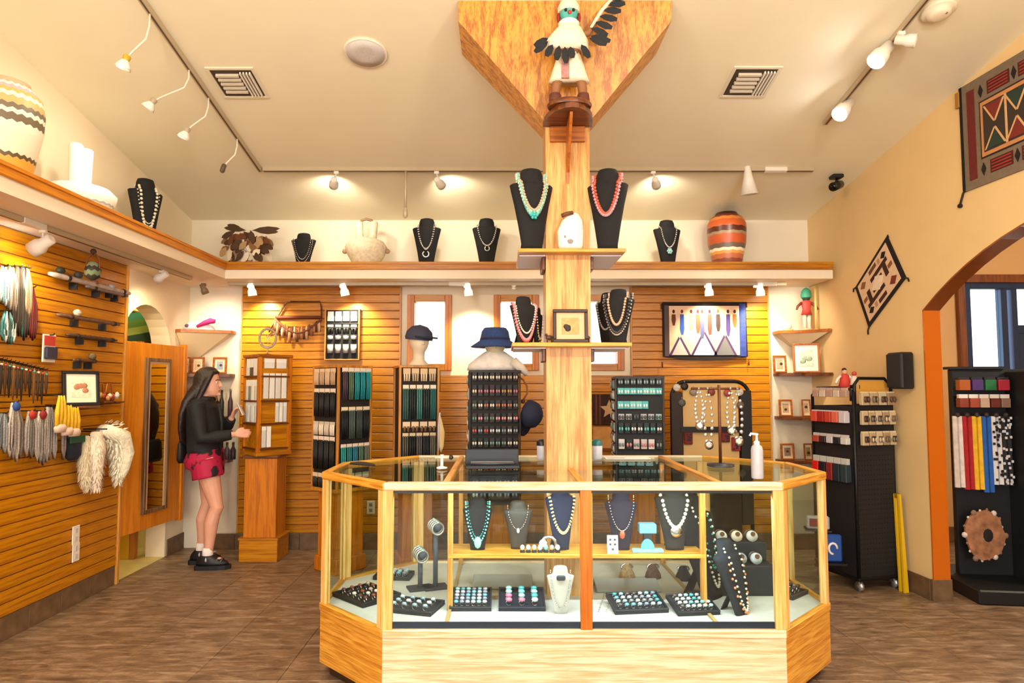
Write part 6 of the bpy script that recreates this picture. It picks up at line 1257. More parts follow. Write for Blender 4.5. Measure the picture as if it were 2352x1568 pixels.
# red figure on the rack header
p = PY(1944, 885, 4.95); t = T('toy_figure', 'small red and white doll perched on the rack header', 'doll', (p.x, 4.97, rz1 + .004)); MB().loft([(0, 0, 0, .05, .04, .04), (0, 0, .05, .035, .03, .03), (0, 0, .09, .03, .025, .025), (0, 0, .10, .015, .015, .015)], 12).obj('body', M('#c83a2c', .7), t); MB().ball((0, 0, .115), .022, 10).obj('head', M('#d8a488', .6), t); MB().ball((0, .004, .128), .02, 8).obj('hair', M('#3a1a14', .7), t)
for sx in (-1, 1): MB().tube([(sx * .03, 0, .085), (sx * .06, -.01, .06), (sx * .075, -.01, .03)], .01, 6).obj('arm', M('#efe6e0', .7), t)
p = PY(1968, 893, 4.9); t = T('toy_figure', 'small white and red doll second on the rack header', 'doll', (p.x, 4.93, rz1 + .02)); MB().loft([(0, 0, 0, .035, .03, .03), (0, 0, .05, .025, .02, .02), (0, 0, .07, .012, .012, .012)], 12).obj('body', M('#e0c8bc', .7), t); MB().ball((0, 0, .085), .018, 10).obj('head', M('#c8443a', .6), t); MB().bx(-.03, .03, -.02, .02, -.028, .0).obj('perch', BLKMETAL, t)
# folded yellow sign
p = PZ(2072, 1325, 0.0); t = T('floor_sign', 'folded yellow wet floor sign leaning between rack and wall', 'sign', (PY(2074, 1200, 4.88).x - .005, 4.88, 0), 0, rot=(RAD(-2), RAD(-.8), .25)); h = PY(2070, 1135, 4.88).z
for y in (-.02, .018): MB().prism([(-.018, 0), (.018, 0), (.012, h), (-.004, h)], y, y + .016, 'xz').obj('leaf', M('#e2b414', .5), t)
MB().bx(-.01, .012, -.004, .018, h - .03, h + .004).obj('hinge', M('#8a6a10', .5), t)

# ---------------------------------------------------------------- scarf rack in the entrance hall
SR = Vector((PY(2204, 1300, 5.0).x, 5.0, 0))
t = T('scarf_rack', 'black gondola rack hung with scarves beyond the arch', 'display rack', SR, -.12)
sz = PY(2250, 848, 5.0).z
MB().bx(0, .55, 0, .06, .09, sz, .006).obj('back_panel', M('#101014', .6), t); MB().bx(.37, .43, -.30, .0, .09, sz - .02, .006).obj('wing_panel', M('#101016', .6), t); MB().bx(-.10, .6, -.42, .3, 0, .10, .01).obj('base', M('#0b0b0d', .5), t); MB().bx(-.02, .37, -.02, .08, sz, sz + .02).obj('cap', BLACK, t)
fm = Matrix.Translation(SR) @ Matrix.Rotation(-.12, 4, 'Z') @ Matrix.Translation((.17, -.03, 0))
def ZS(py): return PY(2250, py, 4.95).z
for z in (ZS(880), ZS(908), ZS(965)): MB().tube([(-.02, -.05, z), (.36, -.05, z)], .006, 6).obj('peg_rail', BLKMETAL, t)
hang_cards(fm @ Matrix.Translation((0, -.02, 0)), .36, ZS(866), ZS(896), 4, '#1c1a24', ['#a8541c', '#4a2a6a', '#1f6a3a', '#a82438'], 'small coloured bundle in the top row of the scarf rack', 'bundles on the scarf rack', 0, 'cloth_bundle', 'bundle', hh=.2, d=.06)
hang_cards(fm @ Matrix.Translation((0, -.02, 0)), .36, ZS(905), ZS(935), 5, '#e6dcd4', ['#8a3a2c', '#a84a34', '#c8a894', '#6a2a24', '#8a6a5a'], 'red brown bracelet pack in the second row of the scarf rack', 'packs on the scarf rack', 0, 'bracelet_pack', 'pack', hh=.3, d=.06)
for i, (c, l, lab, sp) in enumerate((('#dccfc8', 1118, 'white', 0), ('#a8141c', 1122, 'red', 0), ('#e2b01c', 1122, 'yellow', 0), ('#1c58a8', 1128, 'blue', 0), ('#d8d4d6', 1110, 'white and black patterned', 1), ('#16161e', 1112, 'black and white patterned', 2))):
    a = ZS(955); b = ZS(l); o = T('scarf', lab + ' scarf hanging on the hall rack', 'scarf', SR + Vector((-.02 + .066 * i, -.07 - .008 * i, 0)), -.12, 'scarves on the hall rack')
    w_ = .03; top = [(-w_, 0, a), (-w_ * .3, -.012, a), (w_ * .4, .004, a), (w_, -.008, a)]; bot = [(-w_ * 1.1, -.004, b), (-w_ * .3, -.02, b), (w_ * .4, .0, b), (w_ * 1.1, -.012, b)]
    MB().strip(top, bot, (0, .012, 0)).obj('cloth', M(c, .8, var=.12 if not sp else .0, scale=30), o)
    if sp:
        mb = MB(); rr = random.Random(i)
        for k in range(34): mb.box((rr.uniform(-w_, w_), -.019, a - (a - b) * rr.random()), (.014, .006, .018))
        mb.obj('print', M('#1c1a20' if sp == 1 else '#dcd8dc', .8), o, kind='stuff')
    MB().ball((0, -.01, a + .01), .018, 8).obj('knot', M('#3a2c2c', .7), o)
# fur hide below the scarves
p = PY(2250, 1225, 4.9); t = T('hide_wreath', 'tan hide disc with white fur edge hanging low on the scarf rack', 'hide', (p.x, 4.86, p.z), rot=(0, 0, -.1)); rr = random.Random(2); R0 = S(48, 4.9)
poly = [(R0 * (1 + .14 * rr.random()) * .8 * math.cos(RAD(q)), R0 * (1 + .12 * rr.random()) * 1.1 * math.sin(RAD(q))) for q in range(0, 360, 20)]
MB().prism(poly, -.02, .0, 'xz').obj('hide', M('#9a6848', .9, var=.4, scale=18), t); MB().ball((.02, -.02, .0), .035, 10, (1, .3, 1.4)).obj('dark_centre', M('#1a1418', .9), t)
for k, (x, z) in enumerate(poly): MB().ball((x * 1.02, -.012, z * 1.02), .010 + .012 * (k % 3 == 0), 7, (1, .6, 1)).obj('fur_tuft', M('#d8c8bc' if k % 2 else '#8a6a54', .9), t)
# red beaded strips on the wing panel
fm = Matrix.Translation(SR) @ Matrix.Rotation(-.12, 4, 'Z') @ Matrix.Translation((.43, -.32, 0))
for j, (a, b) in enumerate(((845, 880), (884, 920), (930, 965), (968, 1005))): hang_cards(fm, .16, ZS(a), ZS(b), 3, '#c88a8a', ['#8a2028', '#a83440'], 'red beaded card in the %s row at the right edge' % ['top', 'second', 'third', 'fourth'][j], 'red beaded cards beyond the arch', 3, 'beaded_card', hh=.3)
# ---------------------------------------------------------------- jewellery in the glass case
ROWN = ['front', 'second', 'third', 'fourth', 'fifth', 'sixth']
RINGM = MB().tube([(.009 * math.cos(RAD(q)), 0, .006 + .009 * math.sin(RAD(q))) for q in range(0, 360, 60)], .0022, 5, True).mesh('ring_band')
STONEM = MB().ball((0, 0, .016), .0085, 8, (1.15, .9, .7)).mesh('stone')
def tray(label, px, py, w, d, rz, nx, ny, cols, rail='#14181f', tilt=.0, what='ring', short='', Z=None, scale=1.0):
    Z = DZ if Z is None else Z; p = PZ(px, py, Z)
    t = T('jewellery_tray', label, 'tray', p, 0, 'jewellery trays in the case', rot=(tilt, 0, rz)); lift = d / 2 * math.sin(abs(tilt)); t.location.z += lift
    MB().bx(-w / 2, w / 2, -d / 2, d / 2, 0, .012, .002).obj('base', M(rail, .7), t)
    for x0, x1, y0, y1 in ((-w / 2, w / 2, -d / 2, -d / 2 + .01), (-w / 2, w / 2, d / 2 - .01, d / 2), (-w / 2, -w / 2 + .01, -d / 2 + .01, d / 2 - .01), (w / 2 - .01, w / 2, -d / 2 + .01, d / 2 - .01)): MB().bx(x0, x1, y0, y1, .012, .024, .002).obj('rim', M(rail, .5), t)
    mw = Matrix.Translation(t.location) @ t.rotation_euler.to_matrix().to_4x4(); rr = random.Random(int(px * py))
    for j in range(ny):
        for i in range(nx):
            c = cols[rr.randrange(len(cols))]
            o = put(STONEM, what, M(c, .25), None, label='%s %s %s in %s' % (ORD[i], what, ROWN[j] + ' row', short), cat='jewellery', group=what + 's in ' + short)
            o.matrix_world = mw @ Matrix.Translation((-w / 2 + .02 + (w - .04) * (i + .5) / nx, -d / 2 + .02 + (d - .04) * (j + .5) / ny, .013)) @ Matrix.Scale(scale, 4)
            put(RINGM, 'setting', SILVER, o)
    return t
BL = ['#9fd0d8', '#e2e8ec', '#b8bcc8', '#6fb4c4', '#d8d4d8', '#8a94a8']; TQ = ['#4fb8c0', '#7fd0d4', '#d87a9a', '#a8d8d8', '#e8e4e0']; SV = ['#c8ccd0', '#5a4a44', '#e2e0de', '#8a8a90', '#3fa0a8']
tray('black tray of brown and white stones in the left corner of the case', 842, 1370, .29, .25, -.75, 5, 4, ['#8a4a34', '#e2d4c8', '#5a3a34', '#c8a894', '#2a2428'], what='brooch', short='the left corner tray', scale=1.5)
tray('black tray of white squares at the left front of the case', 950, 1396, .27, .20, -.28, 4, 3, ['#c8dce2', '#e2ecf0', '#9ab8c4'], what='earring', short='the tray of white squares', scale=1.5)
tray('pale blue and silver ring tray left of centre', 1082, 1390, .215, .19, .0, 6, 5, BL, '#20262f', .25, what='ring', short='the pale blue tray', scale=1.35)
tray('navy tray with three columns of turquoise sets', 1198, 1390, .24, .19, .0, 3, 4, TQ, '#141f33', .25, what='pendant', short='the navy turquoise tray', scale=1.9)
tray('long dark tray of silver and turquoise rings right of the middle post', 1462, 1396, .28, .18, .12, 7, 4, BL + SV, '#131a24', .2, what='ring', short='the long silver tray', scale=1.3)
tray('dark tray of turquoise rings at the right of the centre section', 1590, 1400, .22, .18, .12, 6, 4, TQ + SV, '#131a24', .2, what='ring', short='the right turquoise tray', scale=1.3)
tray('small dark tray of black pieces in the right corner of the case', 1815, 1365, .18, .12, .7, 3, 2, ['#16161a', '#3a3438'], '#2a2a30', what='pin', short='the right corner tray', scale=1.8)
for px, py, w_, d_, lab in ((1155, 1345, .34, .16, 'pale grey felt pad at the back of the deck left of the pillar'), (1440, 1352, .36, .14, 'pale grey felt pad on the deck right of the middle post')):
    p = PZ(px, py, DZ); t = T('felt_pad', lab, 'display pad', p, rot=(.22, 0, 0)); t.location.z += d_ / 2 * math.sin(.22); MB().bx(-w_ / 2, w_ / 2, -d_ / 2, d_ / 2, 0, .012, .003).obj('pad', M('#b4bac4', .9), t); MB().bx(-w_ / 2, w_ / 2, d_ / 2 - .012, d_ / 2, -.03, .0).obj('prop', M('#8a9098', .8), t)
tray('dark tray of grey stones at the back left of the case', 905, 1325, .22, .14, -.1, 5, 3, SV + BL, '#181c22', what='charm', short='the back left tray', scale=1.5)
tray('dark tray of red and black pins at the back right of the case', 1765, 1330, .18, .14, .3, 4, 3, ['#a82a24', '#1c1a1e', '#d8c8b8', '#3a3438'], '#15151a', what='badge', short='the back right tray', scale=1.6)
# busts on the inner shelf and the deck
G3 = 'necklace busts inside the case'; GREYV = M('#3c434c', .7, var=.15, scale=80); NAVY = M('#0f1a38', .8)
def cb(label, px, ptop, pbase, Z, rz=0.0, wid=1.0, mat=None, lean=.06, Y=None):
    p = PZ(px, pbase, Z) if Y is None else PY(px, pbase, Y); q = PY(px, ptop, p.y); return bust(label, (p.x, p.y, Z), q.z - Z, rz, wid, mat, G3, lean)
SY = 3.50
b = cb('black bust with turquoise bead necklace on the inner shelf', 1097, 1145, 1268, SHZ, .05, .95, None, Y=SY); necklace('turquoise nugget necklace on the left shelf bust', b, [(M('#7fc4b8', .35, var=.3, scale=90), .93, .15, .24, .022, 30), (TURQ, .93, .25, .2, .014, 30)], ('drop', M('#8fd0d8', .3), .11, .16))
b = cb('dark grey bust with fine silver chain on the inner shelf', 1190, 1150, 1266, SHZ, 0, 1.0, M('#3a332c', .6), Y=SY + .02); necklace('fine silver chain with drop on the grey shelf bust', b, [(SILVER, .9, .42, .22, .014, 26)], ('drop', PEARL, .05, .4))
b = cb('navy bust with gold and white strand next to the middle post', 1290, 1112, 1266, SHZ, .25, .8, NAVY, Y=SY); necklace('gold and white bead strand on the navy bust', b, [(M('#d8bc84', .4), .93, .28, .2, .018, 34), (BONE, .93, .26, .22, .014, 34)])
b = cb('purple black bust with coral pendant right of the middle post', 1428, 1128, 1266, SHZ, -.05, .9, M('#1a1024', .85), Y=SY); necklace('silver chain with coral drop pendant', b, [(SILVER, .92, .34, .22, .014, 34)], ('drop', M('#d8603c', .4), .07, .28))
b = cb('black bust with heavy silver concho necklace on the inner shelf', 1550, 1112, 1266, SHZ, 0, .95, M('#1c1812', .8), Y=SY); necklace('heavy pale bead necklace with round concho pendant', b, [(M('#d8ccbc', .35), .92, .36, .21, .03, 24)], ('disc', SILVER, .09, .30))
b = cb('pale grey bust with silver strand standing on the deck by the pillar', 1288, 1300, 1408, DZ, 0, .95, M('#c4bcb4', .7)); necklace('silver necklace with dark tag on the pale deck bust', b, [(SILVER, .9, .12, .22, .016, 30)], ('bar', M('#2a2c34', .5), .12, .78))
b = cb('tall black bust leaning at the right end of the case', 1640, 1145, 1372, DZ, .75, 1.1, None, .30); necklace('white bead strand on the tall leaning bust', b, [(BONE, .9, .12, .12, .014, 34), (M('#3a9a84', .4), .8, .3, .08, .012, 20)])
b = cb('second black bust leaning beside the right corner post', 1706, 1245, 1408, DZ, .75, 1.15, M('#141b26', .8, var=.15, scale=60), .30); necklace('pale strand with coral end on the second leaning bust', b, [(BONE, .9, .05, .16, .018, 30), (M('#e08a5a', .4), .7, .02, .2, .02, 16)])
# bracelet stands
for px, pb, pt, lab in ((1000, 1350, 1205, 'tall grey bracelet bar at the left of the case'), (965, 1352, 1268, 'short grey bracelet bar at the left of the case')):
    p = PZ(px, pb, DZ); h = PY(px, pt, p.y).z - DZ; t = T('bracelet_stand', lab, 'stand', p, .35, 'bracelet bars in the case')
    MB().bx(-.07, .07, -.05, .05, 0, .012, .003).obj('foot', M('#2c3038', .7), t); MB().cyl((0, 0, .012), (0, 0, h), .014, n=12).obj('post', M('#4a505a', .7), t); MB().tube([(0, -.07, h), (0, .07, h)], .02, 12).obj('bar', M('#4a505a', .7), t)
    for k in range(4):
        y = -.05 + .033 * k; o = T('bracelet', ['first', 'second', 'third', 'fourth'][k] + ' silver bracelet on the ' + lab.split(' at ')[0], 'bracelet', p + Vector((-.35 * y, y, h)), .35, 'silver bracelets on the bars'); MB().tube([(.033 * math.cos(RAD(q)), 0, -.012 + .033 * math.sin(RAD(q))) for q in range(0, 360, 30)], .006, 6, True).obj('cuff', M('#cfc8c0', .3, .8), o); MB().ball((0, 0, .022), .008, 8).obj('stone', M('#bcd4d4', .3), o)
# small things on the inner shelf
for i in range(7):
    p = PY(1200 + i * 13.5, 1262, 3.44); c = ['#e2c8b0', '#a8d0cc', '#d8b8a0', '#efeae4', '#7fc0bc', '#c8a890', '#dfe8e8'][i]; t = T('stone_pendant', ORD[i] + ' small stone pendant in the row on the inner shelf', 'pendant', (p.x, 3.44, SHZ), group='stone pendants on the inner shelf'); MB().bx(-.012, .012, -.008, .008, 0, .012, .002).obj('block', M('#1a1614', .7), t); MB().ball((0, 0, .026), .014, 8, (.9, .6, 1.1)).obj('stone', M(c, .3), t)
p = PY(1260, 1255, 3.46); t = T('silver_cuff', 'broad silver cuff with pale stone on the inner shelf', 'bracelet', (p.x, 3.455, SHZ)); MB().tube([(.038 * math.cos(RAD(q)), .0, .04 + .038 * math.sin(RAD(q))) for q in range(-60, 241, 30)], .010, 6).obj('cuff', SILVER, t); MB().ball((-.03, -.012, .045), .022, 10, (1, .6, 1)).obj('stone', M('#b8dce4', .25), t)
p = PY(1408, 1262, 3.42); t = T('price_card', 'white price card with printed squares on the inner shelf', 'card', (p.x, 3.425, SHZ), rot=(-.12, 0, 0)); MB().bx(-.028, .028, -.002, .002, 0, .09).obj('card', M('#f4f0ee', .6), t)
for x, z in ((-.012, .068), (.012, .068), (-.012, .045), (.012, .045), (0, .02)): MB().bx(x - .006, x + .006, -.003, -.002, z - .005, z + .005).obj('print', M('#4a4448', .6), t)
p = PY(1487, 1215, 3.52); t = T('turquoise_box', 'small turquoise box on a stand between two busts', 'box', (p.x, 3.53, SHZ)); z = p.z - SHZ; MB().bx(-.045, .045, -.03, .03, z - .02, z + .03, .004).obj('box', M('#6fb8d0', .5), t); MB().bx(-.02, .02, -.02, .02, 0, z - .02).obj('plinth', M('#2a2428', .6), t)
p = PY(1487, 1260, 3.45); t = T('turquoise_card', 'turquoise half round jewellery stand on the inner shelf', 'stand', (p.x, 3.445, SHZ)); MB().bx(-.08, .08, -.02, .02, 0, .018, .004).obj('foot', M('#7fc4d8', .5), t); MB().prism([(.035 * math.cos(RAD(q)), .018 + .05 * math.sin(RAD(q))) for q in range(0, 181, 20)], -.006, .006, 'xz').obj('half_disc', M('#5fb0cc', .5), t)
# watch rolls on a dark riser at the right
p = PY(1690, 1300, 3.72); t = T('dark_riser', 'dark stepped riser behind the leaning busts', 'riser', (p.x + .02, 3.76, DZ)); MB().bx(-.17, .17, -.12, .12, 0, .16, .004).obj('lower_step', M('#1c2028', .7), t); MB().bx(-.17, .17, .0, .12, .16, .26, .004).obj('upper_step', M('#1c2028', .7), t)
for i, (px, py, c, zz, yy) in enumerate(((1655, 1235, '#e2dad0', .26, 3.80), (1690, 1228, '#ecd8bc', .26, 3.80), (1725, 1235, '#d8d0c8', .26, 3.80), (1700, 1285, '#a8bcc8', .16, 3.70), (1735, 1300, '#c8ccd0', .16, 3.70))):
    q = PY(px, py, yy); t = T('watch_pillow', ['left pale watch pillow on the upper riser step', 'cream watch pillow in the middle of the upper riser step', 'right pale watch pillow on the upper riser step', 'blue grey watch pillow on the lower riser step', 'silver grey watch pillow at the right of the lower riser step'][i], 'watch pillow', (q.x, yy, DZ + zz), group='watch pillows on the riser'); MB().tube([(0, -.025, .03), (0, .025, .03)], .03, 12).obj('pillow', M(c, .7), t); MB().tube([(.031 * math.cos(RAD(a)), 0, .03 + .031 * math.sin(RAD(a))) for a in range(0, 360, 30)], .005, 6, True).obj('watch_band', M('#3a2c28', .5), t); MB().lathe([(.013, 0), (.013, .006)], 12, mx=Matrix.Translation((0, -.028, .045)) @ Matrix.Rotation(RAD(90), 4, 'X')).obj('watch_face', M('#6a4a3a', .3), t)
# flat strands laid out on the deck right of the middle post
for i in range(5):
    a, b_ = PZ(1395 + i * 14, 1345, DZ), PZ(1375 + i * 17, 1405, DZ)
    t = T('flat_strand', ORD[i] + ' fine strand laid flat on the deck right of the middle post', 'necklace', a, group='strands laid flat on the deck'); mb = MB(); d_ = b_ - a
    for k in range(16): mb.ball(Vector((d_.x * k / 15, d_.y * k / 15, .004)), .0045, 6)
    mb.obj('bead_strand', M(['#a89a90', '#c8bcb0', '#8a7a70', '#d8d0c8', '#9a9490'][i], .4), t, kind='stuff')
for px, py, lab, c in ((1570, 1330, 'dark display hand at the back of the deck', '#161414'), (1500, 1325, 'brown shell cluster at the back of the deck', '#6a4a34'), (1440, 1325, 'tan basket piece at the back of the deck', '#b89468')):
    p = PZ(px, py, DZ); t = T('display_prop', lab, 'display prop', p, group='props at the back of the deck'); MB().lathe([(.05, 0), (.045, .02), (.03, .05), (.015, .08)], 12).obj('cone', M(c, .6, var=.4, scale=60), t); MB().tube([(.035 * math.cos(RAD(a)), .0, .06 + .02 * math.sin(RAD(a))) for a in range(0, 360, 40)], .006, 6, True).obj('band', SILVER, t)

# ---------------------------------------------------------------- on top of the case
p = PZ(1655, 1070, TZ); t = T('necklace_tree', 'brown pole stand hung with silver concho necklaces on the case top', 'stand', p); h = PY(1657, 884, p.y).z - TZ
BRP = M('#5a2c14', .4); MB().lathe([(.075, 0), (.075, .012), (.02, .02)], 20).obj('foot', M('#2a2a34', .4), t); MB().cyl((0, 0, .015), (0, 0, h), .009, n=10).obj('pole', BRP, t); MB().tube([(-.16, 0, h - .02), (.12, 0, h - .02)], .007, 8).obj('cross_bar', BRP, t)
for k, (x, ln, lab) in enumerate(((-.12, .19, 'leftmost silver concho necklace on the pole stand'), (-.07, .30, 'long silver concho necklace left of the pole'), (.06, .22, 'silver concho necklace right of the pole'), (.10, .28, 'rightmost silver concho necklace on the pole stand'))):
    n_ = T('concho_necklace', lab, 'necklace', p + Vector((x, -.012, h - .02)), group='concho necklaces on the pole stand'); mb = MB()
    for sg in (-1, 1):
        for i in range(9): f = i / 8; mb.ball((sg * .022 * math.sin(f * 2.6), -.004, -ln * f), .008 + .004 * f, 7, (1, .6, 1))
    mb.obj('bead_strand', M('#c9c4c0', .3, .7), n_, kind='stuff'); MB().lathe([(.024, 0), (.026, .004), (.012, .010)], 14, mx=Matrix.Translation((0, -.008, -ln - .02)) @ Matrix.Rotation(RAD(90), 4, 'X')).obj('concho', SILVER, n_)
p = PZ(1740, 1098, TZ); t = T('pump_bottle', 'clear hand sanitiser pump bottle on the right front of the case top', 'bottle', p); h = PY(1740, 990, p.y).z - TZ
MB().lathe([(.027, 0), (.029, .006), (.029, h * .6), (.024, h * .68), (.012, h * .72)], 18).obj('bottle_body', M('#b4b0b8', .18), t); MB().lathe([(.013, h * .70), (.014, h * .78), (.006, h * .80), (.005, h * .92)], 12).obj('collar', M('#f2eff2', .4), t); MB().tube([(.006, 0, h * .93), (-.03, -.005, h * .95), (-.036, -.005, h * .90)], .006, 8).obj('pump_head', M('#f2eff2', .4), t)
for px, lab, c in ((1371, 'tumbler with teal lid just right of the pillar', '#1f6a6a'), (1246, 'tumbler with black lid just left of the pillar', '#15151c')):
    p = PY(px, 1075, 4.12); t = T('tumbler', lab, 'bottle', (p.x, 4.12, TZ)); h = PY(px, 1008, 4.12).z - TZ; MB().lathe([(.03, 0), (.034, .01), (.036, h * .68), (.033, h * .70)], 16).obj('cup', M('#c8ccd8', .3), t); MB().lathe([(.037, h * .68), (.036, h * .85), (.022, h * .97), (.004, h)], 16).obj('lid', M(c, .4), t)
p = PZ(1015, 1075, TZ); t = T('ring_stand', 'small white ring stand with dark clip on the case top', 'stand', p); MB().lathe([(.03, 0), (.03, .006), (.008, .012), (.008, .07), (.012, .075)], 14).obj('stem', M('#efece8', .5), t); MB().tube([(-.04, 0, .06), (.045, 0, .06)], .008, 8).obj('arm', M('#d8c8b0', .5), t); MB().ball((.05, 0, .06), .014, 8).obj('clip', M('#2a2018', .5), t)
p = PZ(1130, 1080, TZ); t = T('pen_tray', 'long black open case of pens on the case top under the dark tower', 'tray', (p.x, p.y + .1, TZ), .05); MB().bx(-.15, .15, -.05, .05, 0, .02, .004).obj('base', M('#14161c', .5), t); MB().bx(-.15, .15, .05, .06, .0, .10, .003).obj('lid', M('#1a1c24', .5), t)
for i in range(5): MB().tube([(-.12, -.035 + .018 * i, .027), (.12, -.035 + .018 * i, .027)], .006, 6).obj('pen', M(['#2a3040', '#8a8f98', '#1c1c22', '#4a5060', '#c8ccd0'][i], .3), t)
p = PZ(820, 1068, TZ); t = T('feather_pen', 'dark feather bundle lying on the left of the case top', 'feather', p + Vector((.03, .0, .0)), -.5); MB().loft([(0, 0, 0.001, .10, .02, .02), (0, 0, .012, .09, .02, .02), (0, 0, .02, .03, .008, .008)], 12).obj('vane', M('#2a221c', .8), t)
# white papers on the rear of the case top
p = PZ(1440, 1052, TZ); t = T('paper_sheet', 'white paper sheet on the rear case top right of the pillar', 'paper', (p.x, 4.17, TZ)); MB().bx(-.14, .14, -.06, .06, 0, .003).obj('sheet', M('#f2eef0', .6), t); MB().bx(-.13, -.02, -.05, -.01, .003, .0035).obj('print', M('#b8a8a8', .6), t)
# ---------------------------------------------------------------- the customer
WX, WY = PY(472, 1200, 5.58).x, 5.58
wm = T('person', 'person with long dark hair in black jacket and crimson shorts touching the kiosk', 'person', (WX, WY, 0), RAD(97))
SKIN = M('#e2a68c', .5, var=.04, scale=12); JK = M('#101012', .75, var=.25, scale=60, bump=.2); HAIR = M('#22120e', .45, var=.5, scale=70, bump=.5)
def P3(x, f, z): return Vector((x, -f, z))
def remesh(o, vs, it=4):
    m = o.modifiers.new('remesh', 'REMESH'); m.mode = 'VOXEL'; m.voxel_size = vs; m.use_smooth_shade = True
    s_ = o.modifiers.new('smooth', 'SMOOTH'); s_.factor = .5; s_.iterations = it
b = MB()
for sx, kn, an, hipf in ((-1, (-.095, .115, .50), (-.10, .055, .10), .01), (1, (.085, -.01, .50), (.085, -.055, .10), -.01)):
    hip = P3(sx * .085, hipf, .90); k = P3(*kn); a = P3(*an)
    th = [hip, hip.lerp(k, .25), hip.lerp(k, .6), hip.lerp(k, .88), k, k.lerp(a, .12) + P3(0, -.012, 0), k.lerp(a, .32) + P3(0, -.022, 0), k.lerp(a, .65) + P3(0, -.008, 0), a.lerp(k, .08), a - Vector((0, 0, .05))]
    b.tube(th, [.098, .094, .074, .058, .056, .052, .058, .043, .035, .036], 14)
    b.tube([a + P3(0, -.05, -.06), a + P3(0, .02, -.065), a + P3(0, .12, -.08)], [.03, .036, .024], 10)
b.loft([(0, .0, .84, .13, .09, .11), (0, .0, .92, .148, .095, .12), (0, .02, 1.02, .135, .095, .10), (0, .03, 1.15, .15, .11, .10), (0, .045, 1.30, .165, .10, .10), (0, .05, 1.37, .12, .07, .08), (0, .045, 1.40, .05, .05, .055)], 20)
b.tube([P3(0, -.045, 1.36), P3(0, -.03, 1.43), P3(0, -.005, 1.50)], [.058, .05, .052], 12)
hc0 = 0.0
b.loft([(0, -.025, 1.415, .022, .03, .02), (0, -.02, 1.43, .042, .058, .05), (0, -.01, 1.465, .058, .075, .07), (0, 0, 1.51, .068, .085, .09), (0, .005, 1.555, .073, .086, .102), (0, .008, 1.60, .068, .08, .10), (0, .01, 1.635, .048, .058, .07), (0, .01, 1.65, .015, .02, .02)], 20)
b.loft([(0, -.088, 1.498, .011, .016, .01), (0, -.092, 1.51, .012, .022, .01), (0, -.09, 1.53, .008, .012, .01), (0, -.084, 1.555, .005, .004, .006)], 8)
b.ball((0, -.082, 1.470), .014, 8, (1.4, .8, .7)); b.ball((0, -.08, 1.435), .016, 8)
for sx in (-1, 1): b.ball((sx * .074, .01, 1.53), .026, 8, (.3, .7, 1.15))
def hand(w_, d, up, side, curl=1.0, mir=1):
    """palm from the wrist along d, finger row along side"""
    d = d.normalized(); side = (side - d * side.dot(d)).normalized(); n_ = d.cross(side).normalized()
    for i in range(4): b.tube([w_, w_ + d * .05 + side * (.012 * (i - 1.5)), w_ + d * .085 + side * (.0185 * (i - 1.5))], [.018, .014, .0105], 8)
    for i, L in enumerate((.068, .078, .073, .056)):
        r0 = w_ + d * .08 + side * (.0195 * (i - 1.5)); m1 = r0 + d * L * .45 + n_ * (L * .18 * curl); e = m1 + d * L * .28 + n_ * (L * .38 * curl); b.tube([r0, m1, e], [.0095, .009, .0065], 8)
    th0 = w_ + d * .025 - side * .02; b.tube([th0, th0 + d * .028 - side * .024 + n_ * .006, th0 + d * .056 - side * .028 + n_ * .018], [.013, .011, .008], 8)
RS, RE, RWr = P3(-.175, -.05, 1.345), P3(-.215, .02, 1.075), P3(-.15, .25, 1.105)
LS, LE, LWr = P3(.175, -.04, 1.345), P3(.20, .07, 1.10), P3(.075, .17, 1.235)
for s0, e0, w0 in ((RS, RE, RWr), (LS, LE, LWr)): b.tube([s0, s0.lerp(e0, .5), e0, e0.lerp(w0, .4), w0], [.05, .042, .037, .034, .025], 12)
hand(RWr, P3(.10, .95, .06), None, Vector((0, 0, -1)), .6); hand(LWr, P3(-.25, .35, .75), None, P3(1, 0, 0) * -1, .9)
o = b.obj('body', SKIN, wm); remesh(o, .0055, 5)
# jacket
j = MB()
j.loft([(0, .005, .93, .155, .12, .135), (0, .01, .96, .17, .13, .15), (0, .02, 1.08, .165, .14, .145), (0, .035, 1.22, .184, .145, .135), (0, .045, 1.33, .19, .12, .125), (0, .048, 1.385, .14, .085, .095), (0, .045, 1.42, .078, .07, .075)], 24)
for s0, e0, w0 in ((RS, RE, RWr), (LS, LE, LWr)): j.tube([s0 + (Vector((0, .0, .01))), s0.lerp(e0, .5), e0, e0.lerp(w0, .45), e0.lerp(w0, .93)], [.072, .062, .058, .052, .043], 14)
o = j.obj('jacket', JK, wm); remesh(o, .009, 3)
MB().tube([(.085 * math.cos(RAD(q)), .04 - .085 * math.sin(RAD(q)), 1.405 + .02 * math.cos(RAD(q + 90))) for q in range(-230, 51, 20)], .022, 8).obj('collar', JK, wm)
MB().tube([P3(-.06, .10, 1.36), P3(-.05, .125, 1.2), P3(-.05, .12, .97)], .012, 6).obj('jacket_placket', M('#1b1b1f', .7), wm)
